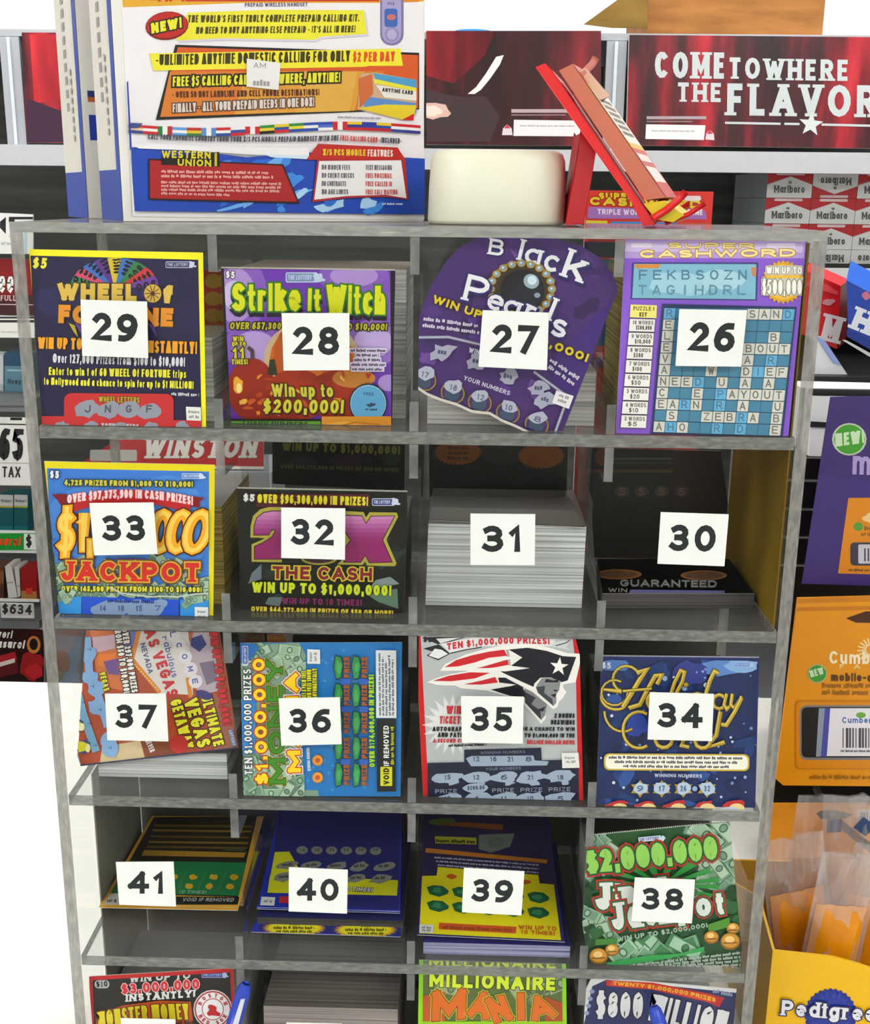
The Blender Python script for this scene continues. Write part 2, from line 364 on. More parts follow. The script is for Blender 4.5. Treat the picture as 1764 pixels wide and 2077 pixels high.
        def mp(u, v, hh):                    # u along the line in px, v up in px
            tt = u / bl; v2 = v * (hh / h) + bow * 4 * tt * (1 - tt)
            u2 = u + shear * v
            return (x0 + dx * u2 + ux * v2, y0 + dy * u2 + uy * v2)
        polys = {0: [], 1: [], 2: []}; si = 0
        passes = [(0, 0.0)] + ([(1, ow * h)] if out else []) + ([(2, ow * h * 2)] if out2 else [])
        for (gx, gw, sts) in adv:
            X0, Wd = gx * sx, gw * sx; w = min(hw, Wd * .27) if gw > .3 else min(hw, Wd * .5)
            for st in sts:
                si += 1
                P = [(X0 + w + a * (Wd - 2 * w), w + b * (h - 2 * w)) for a, b in st]
                closed = abs(P[0][0] - P[-1][0]) + abs(P[0][1] - P[-1][1]) < 1e-4
                def ext(P, e):
                    if closed: return P
                    def mv(a, b):
                        l = math.hypot(a[0] - b[0], a[1] - b[1]) or 1; return (a[0] + (a[0] - b[0]) / l * e, a[1] + (a[1] - b[1]) / l * e)
                    return [mv(P[0], P[1])] + P[1:-1] + [mv(P[-1], P[-2])]
                bars = []
                if slab:
                    for ei, (e, nb) in enumerate(((P[0], P[1]), (P[-1], P[-2]))):
                        if not closed and (abs(e[1] - w) < .03 * h or abs(e[1] - (h - w)) < .03 * h or abs(e[1] - (w + XH * (h - 2 * w))) < .03 * h) and abs(e[1] - nb[1]) > .12 * h:
                            yy = w * .45 if e[1] < h * .3 else e[1] + w * .55
                            bars.append(([(e[0] - w * 1.8, yy), (e[0] + w * 1.8, yy)], w * .95, .72 + .1 * (si % 3) + .04 * ei))
                for k, o in passes:
                    hgt = lambda u: h + ((h2 or h) - h) * (u / bl)
                    for j, q in enumerate(strip(ext(P, w * (.98 if not slab else .6) + o), 2 * w + 2 * o)): polys[k].append([mp(a, b, hgt(a)) for a, b in q] + [(si % 4) * .2 + (j % 2) * .1])
                    for bp, bw, bs in bars:
                        for q in strip(ext(bp, o), bw + 2 * o): polys[k].append([mp(a, b, hgt(a)) for a, b in q] + [bs])
        if shadow: s.add([[(p[0] + sd[0] * h, p[1] + sd[1] * h) for p in q[:-1]] + [q[-1]] for q in polys[1 if out else 0]], shadow)
        if out2: s.add(polys[2], out2)
        if out: s.add(polys[1], out)
        return s.add(polys[0], c)
    def greek(s, x0, y0, x1, y1, h, c, seed=1, frac=.8):
        """a line of print too small to read: a run of short word bars"""
        rd = random.Random(seed); bl = math.hypot(x1 - x0, y1 - y0); dx, dy = (x1 - x0) / bl, (y1 - y0) / bl; u = 0; ps = []
        while u < bl:
            l = min(bl - u, h * (1 + 3.5 * rd.random()))
            n = max(1, int(l / (h * .55)))
            for i in range(n):
                a = u + l * i / n; b = a + l / n * frac; lo = -h * (.1 if rd.random() > .25 else -.1); hi = h * (.75 if rd.random() > .3 else 1)
                ps.append([(x0 + dx * a + dy * lo, y0 + dy * a - dx * lo), (x0 + dx * b + dy * lo, y0 + dy * b - dx * lo), (x0 + dx * b + dy * hi, y0 + dy * b - dx * hi), (x0 + dx * a + dy * hi, y0 + dy * a - dx * hi)])
            u += l + h * .5
        return s.add(ps, c)
    def bills(s, x0, y0, x1, y1, n, seed=1, w=150, cols=('8FAF94', '6E9078', 'A9BFA8'), dark='3E5E4C'):
        """scattered printed banknotes"""
        rd = random.Random(seed)
        for i in range(n):
            cx, cy, a = rd.uniform(x0, x1), rd.uniform(y0, y1), rd.uniform(-60, 60); W, H = w * rd.uniform(.8, 1.2), w * .42
            ca, sa = math.cos(R_(a)), math.sin(R_(a)); r = lambda u, v: (cx + ca * u - sa * v, cy + sa * u + ca * v)
            bx = lambda k: [r(-W / 2 * k, -H / 2 * k), r(W / 2 * k, -H / 2 * k), r(W / 2 * k, H / 2 * k), r(-W / 2 * k, H / 2 * k)]
            k0 = s.k
            s.add([bx(1.06)], dark); s.k += -.75; s.add([bx(1)], cols[i % len(cols)]); s.k += -.75; s.add([bx(.82)], cols[(i + 1) % len(cols)]); s.k += -.75; s.E(cx, cy, H * .3, H * .36, dark, a, 10); s.k += -.75; s.E(cx, cy, H * .2, H * .26, cols[i % len(cols)], a, 8); s.k = k0 + 1.5
        return s
    def lotto(s, x0, y0, x1, y1, fg='C9CBE0', bg='2A2A5A', rot=False):
        """the small lottery badge: a boxed word with a cape-shaped mark at its end"""
        h = y1 - y0
        s.RR(x0, y0, x1, y1, h * .2, fg); s.RR(x0 + h * .08, y0 + h * .1, x1 - h * .35, y1 - h * .1, h * .15, bg)
        s.T('THE LOTTERY', x0 + h * .25, y1 - h * .28, x1 - h * .6, y1 - h * .28, h * .46, fg, .16)
        s.blob(x1, (y0 + y1) / 2, h * .6, h * .7, fg, 3, 9, .5); s.E(x1 + h * .5, (y0 + y1) / 2 + h * .25, h * .25, h * .14, fg); return s
    def grad(s, x0, y0, x1, y1, c0, c1, n=8):
        a = [int(c0[i:i + 2], 16) for i in (0, 2, 4)]; b = [int(c1[i:i + 2], 16) for i in (0, 2, 4)]
        for i in range(n):
            t = i / (n - 1); c = ''.join('%02X' % int(p + (q - p) * t) for p, q in zip(a, b)); s.R(x0, y0 + (y1 - y0) * i / n, x1, y0 + (y1 - y0) * (i + 1) / n, c); s.k -= 1
        s.k += 1; return s
    def perf(s, a, b, n, r, c='C8C4BC'):
        """torn perforation along an edge"""
        ps = []
        for i in range(n):
            t = (i + .5) / n; x, y = a[0] + (b[0] - a[0]) * t, a[1] + (b[1] - a[1]) * t; ps.append([(x - r, y + r * .7), (x, y - r), (x + r, y + r * .7)])
        cl, s.clip = s.clip, None; s.add(ps, c); s.clip = cl; return s
LAMP_STRENGTH = 9.1
# ------------------------------------------------------------------ room
def struct(mb, name): o = mb.build(name); o['kind'] = 'structure'; return o
CT = 0.95                                   # counter height
mw = M('F4F4F0', .8, .2, var=.02)
for nm, b in (('floor', (-3, 3, -3.2, 2.1, -.1, 0)), ('ceiling', (-3, 3, -3.2, 2.1, 2.75, 2.85)), ('wall_back', (-3, 3, 2.1, 2.2, 0, 2.75)), ('wall_front', (-3, 3, -3.3, -3.2, 0, 2.75)),
              ('wall_left', (-3.1, -3, -3.2, 2.1, 0, 2.75)), ('wall_right', (3, 3.1, -3.2, 2.1, 0, 2.75))):
    mb = MB(); mb.box(*b, M('B9B5AC', .5, .3) if nm == 'floor' else mw); struct(mb, nm)
def emit(c, s):
    m = bpy.data.materials.new('lamp_diffuser'); m.use_nodes = True; nt = m.node_tree; nt.nodes.remove(nt.nodes['Principled BSDF'])
    e = nt.nodes.new('ShaderNodeEmission'); e.inputs[0].default_value = (*c, 1); e.inputs[1].default_value = s
    nt.links.new(e.outputs[0], nt.nodes['Material Output'].inputs[0]); return m
LAMP = emit((1, .99, .97), LAMP_STRENGTH * .7); LAMP_AISLE = emit((1, .99, .97), LAMP_STRENGTH * 1.25); LAMP_FRONT = emit((1, .99, .97), LAMP_STRENGTH * 2)
for i, (x, y, wh) in enumerate(((-1.3, -2.1, 'above the customer side, front left'), (1.3, -2.1, 'above the customer side, front right'), (-1.3, -.75, 'over the camera side of the counter, left'),
                            (1.3, -.75, 'over the camera side of the counter, right'), (-.9, 1.2, 'over the aisle by the shelves, left'), (.9, 1.2, 'over the aisle by the shelves, right'))):
    t = empty('ceiling_light', (x, y, 2.75), 'white fluorescent ceiling light ' + wh, 'light', 'ceiling lights')
    mb = MB(); mb.box(x - .62, x + .62, y - .32, y + .32, 2.72, 2.7495, M('E8E8E4')); mb.build('frame', t)
    mb = MB(); mb.box(x - .58, x + .58, y - .28, y + .28, 2.712, 2.7195, LAMP_FRONT if y < -2 else (LAMP_AISLE if y > 1 else LAMP)); mb.build('diffuser', t)
# ------------------------------------------------------------------ counter
t = empty('counter', (0, .2, 0), 'white countertop the clear ticket case stands on', 'counter')
mb = MB(); mb.box(-2.2, 2.2, -.25, .776, CT - .04, CT, M('F2F2EC', .5, .3, var=.01)); mb.build('countertop', t, bevel=.004)
mb = MB(); mb.box(-2.18, 2.18, -.2, .74, 0, CT - .0405, M('C9C6BD')); mb.build('cabinet_body', t)
# ------------------------------------------------------------------ the clear ticket case
W2, DEP = .235, .16
ROWZ = [ZT + z for z in (-.1274, -.2505, -.3752, -.4978, -.6215)]      # undersides of the shelves
TH = .0075
def floor_z(r): return ROWZ[r] + TH + .0003
PX = [-.1175, .0, .1175]
ACR = clear_mat('clear_acrylic', (.975, .98, .975), 1.35)
FRONT = clear_mat('clear_front_acrylic', (.985, .99, .985), 1.18, .05)
SHELF = clear_mat('scuffed_clear_acrylic', (.95, .955, .95), 1.4, .12, cloud=.07, gray=.6)
EDGE_H = edge_mat('acrylic_cut_edge', [(.3, '606260'), (.5, '737573'), (.65, '838581'), (.85, 'A8A8A0')], (150, 150, 420), .85)
EDGE_T = edge_mat('acrylic_bright_edge', [(.3, '868684'), (.5, '969693'), (.65, 'A2A29D'), (.85, 'C4C4BA')], (90, 150, 400), .9)
EDGE_V = edge_mat('acrylic_side_edge', [(.3, '72706B'), (.5, '858380'), (.65, '95928C'), (.85, 'B4B0A6')], (400, 400, 110), .85)
EDGE_P = edge_mat('acrylic_divider_edge', [(.3, '5A5C5B'), (.5, '747675'), (.7, '8A8C8C')], (60, 60, 60), .8)
case = empty('ticket_dispenser_case', (0, DEP / 2, CT), 'clear acrylic case of numbered compartments holding scratch tickets', 'ticket case')
mb = MB(); mb.box(-W2, W2, 0, DEP, ZT - .0058, ZT, SHELF, (EDGE_T, EDGE_T, SHELF)); mb.build('top_panel', case)
for sx in (-1, 1):
    mb = MB(); a, b = sorted((sx * W2, sx * (W2 - TH))); mb.box(a, b, 0, DEP, CT + .0003, ZT - .0059, ACR, (ACR, EDGE_V, EDGE_V)); mb.build('side_panel', case)
xi = W2 - TH - .0003
for r, z in enumerate(ROWZ):
    mb = MB(); mb.box(-xi, xi, .0002, DEP - .004, z, z + TH, SHELF, (EDGE_H, EDGE_H, SHELF)); mb.build('shelf', case)
mb = MB(); mb.box(-xi, xi, DEP - .0035, DEP - .0005, ROWZ[1], ZT - .0061, ACR); tag(mb.build('back_panel', case), 'clear upper back panel')
mb = MB(); mb.box(-xi, xi, DEP - .0035, DEP - .0005, CT + .0005, ROWZ[1] - .0005, M('35332F', .5)); tag(mb.build('back_panel', case), 'dark lower back panel')
mb = MB(); mb.box(-W2 + .0005, W2 - .0005, -.0028, -.0003, CT + .0005, ZT - .0005, FRONT); tag(mb.build('front_panel', case), 'clear front sheet')
tops = [ZT - .0058] + ROWZ[:-1]
for r in range(5):
    z0 = ROWZ[r] + TH + .0003; h = tops[r] - .0003 - z0
    prof = [(.0003, 0), (.0003, .018), (.004, .024), (.012, .03), (.03, .04), (.05, .056), (.05, h - .03), (.042, h - .0225), (.03, h - .0212), (.0003, h - .021), (.0003, h), (DEP - .005, h), (DEP - .005, 0)]
    for x in PX:
        mb = MB(); mb.prism([(x - .0027, y, z0 + z) for y, z in prof], Vector((.0054, 0, 0)), ACR, [EDGE_P, ACR, ACR, ACR, ACR, ACR, ACR, ACR, EDGE_P, EDGE_P, ACR, ACR, ACR]); mb.build('divider', case)
# amber sheet on the right-hand wall paints in the packs' gold reflection; grey liner on the left
mb = MB(); mb.box(xi - .0012, xi - .0002, .006, DEP - .01, ROWZ[1] + TH + .001, ZT - .007, ramp_mat('gold_reflection_tone', [(.3, '6A5410'), (.6, '8E7018'), (.8, 'A8801E')], (3, 20, 3), 3)); tag(mb.build('wall_sheet', case), 'amber sheet painting a gold reflection on right wall')
mb = MB(); mb.box(-xi + .0002, -xi + .0012, .045, DEP - .01, ROWZ[4] + TH + .001, ROWZ[2] - .001, M('7C7A72', .5)); tag(mb.build('wall_sheet', case), 'grey liner on left wall')
# number labels stuck on the front sheet
F3 = (0, 440, 4.009); F4 = (430, 440, 4.1023); F5 = (800, 440, 3.8348); F6 = (1200, 440, 3.1277)
H1 = (0, 860, 3.8348); H2 = (430, 860, 4.1023); H3 = (810, 860, 4.1023); H4 = (1160, 860, 2.9205); H5 = (60, 1250, 4.0091); H6 = (440, 1250, 4.2); H7 = (810, 1250, 4.2); H8 = (1160, 1250, 2.9205)
K1 = (100, 1620, 4.0091); K2 = (450, 1620, 4.1023); K3 = (800, 1620, 4.1023); K4 = (1120, 1620, 2.7391); K5 = (0, 420, 2.0167); K6 = (1440, 340, 3.7099); K7 = (0, 1400, 3.07)
F1 = (0, 0, 2.0045); F2 = (860, 0, 1.9513)
LAB = [('29', F3, [(655, 672), (1195, 688), (1205, 1148), (668, 1130)], (745, 1005, 1115, 1020), 230, -.02), ('28', F4, [(578, 800), (1142, 800), (1143, 1275), (595, 1278)], (672, 1148, 1056, 1150), 236, 0),
 ('27', F5, [(685, 725), (1200, 745), (1185, 1192), (652, 1165)], (748, 1057, 1105, 1068), 224, .04), ('26', F6, [(555, 585), (985, 592), (948, 950), (530, 945)], (610, 852, 900, 858), 186, .07),
 ('33', H1, [(695, 615), (1193, 610), (1225, 1012), (732, 1022)], (803, 910, 1138, 908), 200, -.05), ('32', H2, [(575, 695), (1108, 702), (1105, 1130), (575, 1115)], (660, 1005, 1012, 1012), 218, 0),
 ('31', H3, [(590, 745), (1130, 750), (1125, 1175), (590, 1172)], (690, 1065, 1028, 1065), 220, 0), ('30', H4, [(525, 522), (928, 535), (902, 843), (505, 828)], (574, 752, 845, 758), 158, .05),
 ('37', H5, [(612, 630), (1108, 628), (1128, 1018), (632, 1008)], (703, 908, 1030, 910), 192, 0), ('36', H6, [(525, 700), (1045, 690), (1062, 1090), (548, 1103)], (615, 992, 970, 995), 206, 0),
 ('35', H7, [(525, 680), (1058, 685), (1050, 1085), (530, 1078)], (610, 978, 965, 982), 208, 0), ('34', H8, [(460, 450), (840, 460), (828, 740), (447, 730)], (508, 658, 772, 664), 146, 0),
 ('41', K1, [(540, 515), (1010, 512), (1030, 878), (568, 862)], (640, 772, 945, 774), 180, 0), ('40', K2, [(557, 570), (1047, 592), (1040, 957), (555, 938)], (625, 848, 970, 852), 186, 0),
 ('39', K3, [(577, 575), (1080, 605), (1055, 972), (560, 945)], (640, 855, 975, 868), 190, .05), ('38', K4, [(458, 438), (792, 450), (775, 693), (440, 680)], (497, 615, 726, 622), 122, 0),
 ('', K1, [(580, 1785), (1025, 1795), (1040, 2160), (600, 2150)], None, 0, 0), ('', K2, [(535, 1862), (1000, 1872), (1005, 2240), (545, 2230)], None, 0, 0)]
for s_, fr, q, ln, h, sh in LAB:
    a = Art((Vector((0, -.0034, 0)), Vector((0, -1, 0))), fr, 3e-5, .5, .2); a.base(q, 'E4E8E5', .0003)
    if s_: a.T(s_, *ln, h, '262B2C', .225, shear=sh, gap=.14)
    tag(a.build('number_label', case), 'white square label with black ' + s_ if s_ else 'white label cut off by the frame')
# ------------------------------------------------------------------ scratch ticket packs
CELLX = [(-.2268, -.1206), (-.1144, -.0031), (.0031, .1144), (.1206, .2258)]
PG = 'scratch ticket packs in the clear case'
PAPER = sheets_mat('folded_paper_edges', '8B8A88', 'C9C8C6', 520); PAPER_W = sheets_mat('white_folded_paper_edges', '8A8E90', 'D2D6D6', 620); GOLD = sheets_mat('gold_folded_edges', '6E5B22', 'B09A4A', 600)
DARKP = sheets_mat('dark_folded_edges', '1C1A1C', '4A4648', 600)
def gq(fr, q): return [(fr[0] + x / fr[2], fr[1] + y / fr[2]) for x, y in q]
def root(cell, row, y, label, name='scratch_ticket_pack'):
    lo, hi = CELLX[cell][0] + .0006, CELLX[cell][1] - .0006
    if '27' in label: lo, hi = lo - .0015, hi + .005
    if '37' in label: hi += .004
    if '38' in label: lo -= .005
    BOUND[0] = [(0, 1, lo), (0, -1, hi), (2, 1, floor_z(row)), (2, -1, (ZT - .0061 if row == 0 else ROWZ[row - 1] - .0004))]
    x = sum(CELLX[cell]) / 2; return empty(name, (x, y, floor_z(row)), label, 'scratch tickets', PG)
def stack(rt, cell, row, y0, y1, h, m=None, top='6E675E', x0=.004, x1=.004, z0=0., name='folded_stack', lean=0.):
    a, b = CELLX[cell]; z = floor_z(row) + z0; mb = MB(); mm = m or PAPER
    A, B = a + x0, b - x1
    P = [(A, y0 + lean, z + h), (B, y0 + lean, z + h), (B, y0, z), (A, y0, z), (A, y1, z + h), (B, y1, z + h), (B, y1, z), (A, y1, z)]
    mb.hexa(P, [mm, mm, M(top, .4), mm, mm, mm]); return mb.build(name, rt)
def tilt_plane(p, deg, yaw=0):
    """plane through p leaning back by deg from upright (90 = flat)"""
    n = Vector((math.sin(R_(yaw)) * math.cos(R_(deg)), -math.cos(R_(deg)) * math.cos(R_(yaw)), math.sin(R_(deg)))); return (Vector(p), n)
def stand(fr, pt, row, lean=0, ymin=.004):
    """plane of a ticket whose foot (seen at pt) stands on the shelf floor"""
    b = gq(fr, [pt])[0]; y = max(atz(*b, floor_z(row)).y, ymin); return tilt_plane(at(*b, min(y, .03)), lean)
def front(fr, q, c, y0=.004, name='front_ticket', **k):
    a = Art(quad_plane(gq(fr, q), y0), fr); a.base(q, c, **k); return a

# 29 -----------------------------------------------------------------
rt = root(0, 0, .03, '$5 scratch ticket pack, navy front with thick yellow border, behind number 29')
q = [(200, 262), (1650, 290), (1675, 1730), (275, 1712)]
a = Art(stand(F3, (1000, 1715), 0, 0), F3); a.base(q, 'F2EB14'); a.Q((247, 314), (1612, 348), (1640, 1724), (318, 1708), '1B1740'); c = a.clip; a.clip = [(247, 314), (1612, 348), (1640, 1724), (318, 1708)]
for i, cc in enumerate(('232052', '201C4A', '262358', '1E1A46')): a.blob(450 + i * 330, 700 + (i % 2) * 150, 220, 160, cc, i)
cols = ['2C7C48', 'CC4668', '3B66B8', '5A2E84', 'CDB530', '3A6CB4', '2C7A3E', 'C22E30', '6A3A96']
for i, cc in enumerate(cols):
    a0, a1 = 172 - i * 18.2, 172 - (i + 1) * 18.2; p = lambda an, k: (932 + 362 * k * math.cos(R_(an)), 590 - 258 * k * math.sin(R_(an)))
    a.add([[p(a0, .15), p(a0, 1), p((a0 + a1) / 2, 1.01), p(a1, 1), p(a1, .15)]], cc); am = (a0 + a1) / 2
    a.T(['500', '$350', '$400', '$900', '$5000', '$600', '800', '$450', '300'][i], *p(am + 2, .97), *p(am + 2, .5), 62, '16121F', .26)
a.T('$5', 262, 415, 378, 422, 88, 'E8DE3C', .24, shear=.1, slab=True)
a.lotto(1348, 362, 1560, 414)
a.T('WHEEL', 470, 676, 1112, 684, 140, 'D8B54E', .3, '3A2A18', .06, gap=.12)
a.E(1243, 622, 76, 80, '4A3616'); a.E(1243, 622, 70, 74, 'D0A848')
for i in range(10): a.L([(1243, 622), (1243 + 62 * math.cos(i * .628), 622 + 66 * math.sin(i * .628))], 7, '5A4018')
a.E(1243, 622, 18, 18, '5A2A18'); a.T('f', 1325, 700, 1405, 704, 150, 'D8B54E', .3)
a.T('FORTUNE', 476, 862, 1408, 892, 150, 'DE8E24', .3, '3A2410', .05, gap=.1)
for x, cc in ((600, 'B8A62A'), (650, '6A3A96'), (1245, '5A2E84')): a.Q((x - 40, 860), (x + 10, 880), (x + 40, 980), (x, 930), cc)
a.T('WIN UP TO', 312, 1068, 668, 1078, 92, 'F0A41C', .24, '4A2412', .05); a.T('INSTANTLY!', 1188, 1102, 1602, 1112, 98, 'E8A01C', .24, '4A2412', .05)
a.T('Over 127,000 Prizes from $100 to $10,000!', 432, 1183, 1505, 1215, 74, 'DADAE2', .2)
a.T('Enter to win 1 of 60 WHEEL Of FORTUNE trips', 400, 1283, 1515, 1308, 64, 'E4DE34', .22); a.T('to Hollywood and a chance to spin for up to $1 MILLION!', 360, 1362, 1575, 1396, 60, 'E4DE34', .22)
a.greek(1395, 1448, 1620, 1456, 24, 'C8C8D4', 4)
a.R(300, 1618, 530, 1740, 'C2282A'); a.R(1400, 1650, 1680, 1740, 'C2282A'); a.RR(525, 1430, 1415, 1790, 60, 'C2282A', .008)
a.T('WHEEL LETTERS', 806, 1502, 1138, 1510, 46, 'B8A024', .2, '5A1A10', .1)
for i, (x, ch) in enumerate(((715, 'J'), (880, 'N'), (1050, 'G'), (1215, 'F'))): a.blob(x, 1560 + i * 6, 118, 78, '8C91A0', i + 3, 12, .3, -12); a.T(ch, x - 25, 1588, x + 25, 1590, 62, '4A4C58', .2)
for i, x in enumerate((505, 745, 1230, 1490)): a.blob(x, 1705, 70, 55, '8C91A0', i + 9)
a.T('YOUR LETTERS', 828, 1722, 1130, 1732, 50, 'B9BCC6', .22); a.blob(985, 1700, 60, 40, '8C91A0', 5)
a.Q((1515, 1540), (1640, 1545), (1642, 1655), (1520, 1650), 'E2E2DE'); a.greek(1535, 1590, 1625, 1594, 22, '8A8A88', 2); a.greek(1540, 1630, 1622, 1634, 22, '8A8A88', 3)
a.build('front_ticket', rt); stack(rt, 0, 0, .022, .09, .052, PAPER, '9A958C')
a = Art(plane_y(.11), (0, 0, 1)); a.base([(290, 545), (472, 548), (474, 860), (292, 855)], '8A2018'); [a.E(x, y, 17, 15, '8A6A1E') for x in (350, 392, 432, 458) for y in (570, 606, 640)]; a.R(290, 655, 472, 672, '8A4A18'); a.R(290, 674, 472, 690, 'B8A01C'); a.R(290, 692, 472, 706, '9A4A1C'); a.build('rear_ticket', rt)

# 28 -----------------------------------------------------------------
rt = root(1, 0, .05, '$5 purple pumpkin scratch ticket pack with lime title, behind number 28')
q = [(75, 420), (1525, 440), (1495, 1795), (138, 1782)]
a = Art(stand(F4, (800, 1780), 0, -11, .02), F4); a.base(q, '17101E'); a.perf(q[0], q[1], 90, 9); a.clip = [(97, 432), (1482, 446), (1492, 1790), (160, 1782)]
a.R(0, 300, 1764, 1900, '6A35AC')
for x, y, rx, ry, cc in ((200, 640, 260, 330, '8458BC'), (190, 650, 170, 230, 'A88AD0'), (180, 650, 90, 120, 'C9B6E2'), (1180, 500, 300, 150, '8458BC'), (1180, 490, 200, 90, 'A88AD0'), (350, 1080, 260, 200, '8458BC'), (350, 1090, 190, 140, 'B096D6'), (1340, 1050, 220, 200, '8E66C0'), (1340, 1040, 160, 130, 'B9A2DC'), (1470, 1380, 90, 70, 'A88AD0'), (1460, 720, 80, 200, '7C50B8')): a.E(x, y, rx, ry, cc)
a.T('$5', 112, 506, 188, 512, 58, 'E6E2EC', .24, '2A2038', .1, slab=True); a.lotto(612, 460, 880, 545, 'B9CCE6', '7C8CB8')
for w_, x0, y0, x1, y1, h in (('Strike', 165, 782, 738, 782, 232), ('it', 795, 782, 905, 785, 190), ('Witch', 948, 800, 1440, 812, 240)):
    a.T(w_, x0, y0, x1, y1, h, 'D6DA1A', .21, '2E7420', .06, gap=.1, shadow='1E1428', sd=(.0, .15))
a.T('OVER 657,300', 148, 932, 572, 934, 58, 'B8B428', .22, '1E1A14', .16, shear=.1); a.T('TO $10,000!', 1080, 938, 1452, 942, 56, 'B8B428', .22, '1E1A14', .16, shear=.1)
a.E(830, 1180, 400, 330, 'CDB088'); a.E(830, 1180, 350, 300, 'D2691E'); a.E(640, 1180, 130, 260, 'C65C18'); a.E(830, 1170, 150, 280, 'DD7A26'); a.E(1030, 1180, 130, 250, 'C65C18')
for x, y, rx, ry, cc in ((330, 1430, 200, 260, '96240E'), (700, 1480, 260, 220, 'A8300F'), (1060, 1480, 280, 210, '9C2A0E'), (520, 1560, 330, 130, '8E200C'), (1180, 1340, 180, 80, 'C07A2C')): a.E(x, y, rx, ry, cc)
a.blob(215, 1400, 50, 95, 'E6A82C', 2); a.E(225, 1420, 22, 40, 'F2DC90')
for i in range(26):
    rd = random.Random(i); a.blob(rd.uniform(170, 1120), rd.uniform(1290, 1640), rd.uniform(20, 70), rd.uniform(12, 40), ('E08A24', 'C9581A', 'E8B040', 'B8400F')[i % 4], i, 8, .6, rd.uniform(-60, 60))
a.Q((480, 1185), (520, 1180), (545, 1310), (465, 1310), '2C3420'); a.L([(300, 1080), (335, 1110), (340, 1180)], 30, '4A3438')
for t_, x0, x1, y, h in (('WIN', 175, 262, 1030, 42), ('UP TO', 168, 282, 1075, 40), ('11', 175, 275, 1172, 92), ('TIMES!', 165, 300, 1222, 44)): a.T(t_, x0, y, x1, y, h, 'C9C028', .24, '3A2A18', .12)
for i, (x0, x1) in enumerate(((1155, 1445), (1200, 1390), (1185, 1400), (1160, 1440), (1165, 1425))):
    y = 1118 + i * 39; a.RR(x0 - 10, y - 34, x1 + 10, y + 8, 10, 'CFC4E2'); a.greek(x0, y - 4, x1, y - 2, 20, '3C3450', i + 3)
a.P([(1278, 1295), (1325, 1300), (1300, 1345)], 'B01E1E')
a.T('Win up to', 500, 1488, 1010, 1492, 108, 'CDC43C', .2, '3E2A10', .07, shear=-.05, shadow='4A1C0C'); a.T('$200,000!', 425, 1622, 1092, 1628, 112, 'D2C832', .22, '4A3410', .06, shear=.06, shadow='3A140C')
a.E(1300, 1545, 160, 168, '1C2630'); a.E(1300, 1545, 150, 156, '8EC0DC'); a.E(1300, 1548, 144, 148, '5CA2D0'); a.T('FREE', 1262, 1478, 1345, 1480, 26, '35607E', .2); a.blob(1325, 1555, 45, 26, '2E4C62', 4, 12, .6); a.greek(1275, 1600, 1380, 1602, 16, '2E4C62', 3)
a.R(0, 1672, 912, 1692, '14100E'); a.Q((155, 1690), (905, 1692), (908, 1830), (160, 1830), '5C9A2C'); a.T('LUCKY NUMBERS', 262, 1745, 800, 1750, 52, '23381A', .22, slab=True)
for i, x in enumerate((300, 470, 620, 790, 860)): a.blob(x, 1775, 90, 32, '6EA8CC', i)
a.Q((915, 1652), (1495, 1650), (1495, 1830), (915, 1830), 'D68E28'); a.Q((915, 1720), (1100, 1690), (1490, 1780), (1490, 1830), 'E6A840'); a.L([(930, 1760), (1200, 1700), (1400, 1720)], 12, 'B8701C')
a.build('front_ticket', rt); stack(rt, 1, 0, .042, .135, .093, PAPER, '8A7C6C')

# 27 -----------------------------------------------------------------
rt = root(2, 0, .035, 'torn purple scratch ticket pack with black pearl picture, tilted behind number 27')
q = [(290, 520), (400, 350), (500, 240), (640, 165), (820, 150), (1010, 152), (1250, 168), (1450, 225), (1600, 320), (1700, 450), (1745, 570), (1700, 660), (1500, 1180), (1300, 1690), (1200, 1690), (1050, 1668), (930, 1610), (830, 1570), (740, 1515), (600, 1500), (480, 1445), (360, 1410), (250, 1365), (170, 1310), (30, 1265), (25, 1200)]
pl = stand(F5, (1200, 1690), 0, 2, .009)
a = Art(pl, F5); a.base(q, '43226A', clip=False); a.clip = [(290, 520), (400, 350), (500, 240), (640, 165), (820, 150), (1010, 152), (1250, 168), (1450, 225), (1600, 320), (1700, 450), (1745, 570), (1300, 1690), (1200, 1690), (25, 1280), (25, 1200)]
for i in range(26):
    rd = random.Random(40 + i); a.blob(rd.uniform(200, 1650), rd.uniform(200, 1500), rd.uniform(60, 220), rd.uniform(30, 90), ('56308A', '2E1850', '3A1C60', '6A4296', '4C2A78')[i % 5], i, 12, .5, rd.uniform(-60, 60))
a.P([(1190, 1120), (1700, 640), (1500, 1180), (1330, 1600)], '3C1E72')
def ang(t, pts, h, rots, c='E4E2E8'):
    for ch, (x, y), hh, r in zip(t, pts, h, rots):
        gw = (G.get(ch) or G['a'])[0] * hh * 1.45; d = (math.cos(R_(r)), math.sin(R_(r)))
        a.T(ch, x, y, x + d[0] * gw, y + d[1] * gw, hh, c, .17, '2A2A6A', .05, slab=True, shadow='241A58')
ang('Black', [(725, 288), (945, 330), (1000, 352), (1145, 405), (1290, 455)], [125, 165, 165, 175, 225], [9, 14, 14, 18, 20])
a.E(985, 560, 262, 222, '9A7A20'); a.E(985, 560, 240, 205, '3A2C18')
for i in range(20):
    t = 2 * math.pi * i / 20; x, y = 985 + 238 * math.cos(t), 560 + 200 * math.sin(t); a.E(x, y, 34, 30, 'A8842A', n=10); a.E(x, y, 24, 22, '7E9AA8', n=8); a.E(x - 4, y - 4, 9, 8, 'D2E2EA', n=6)
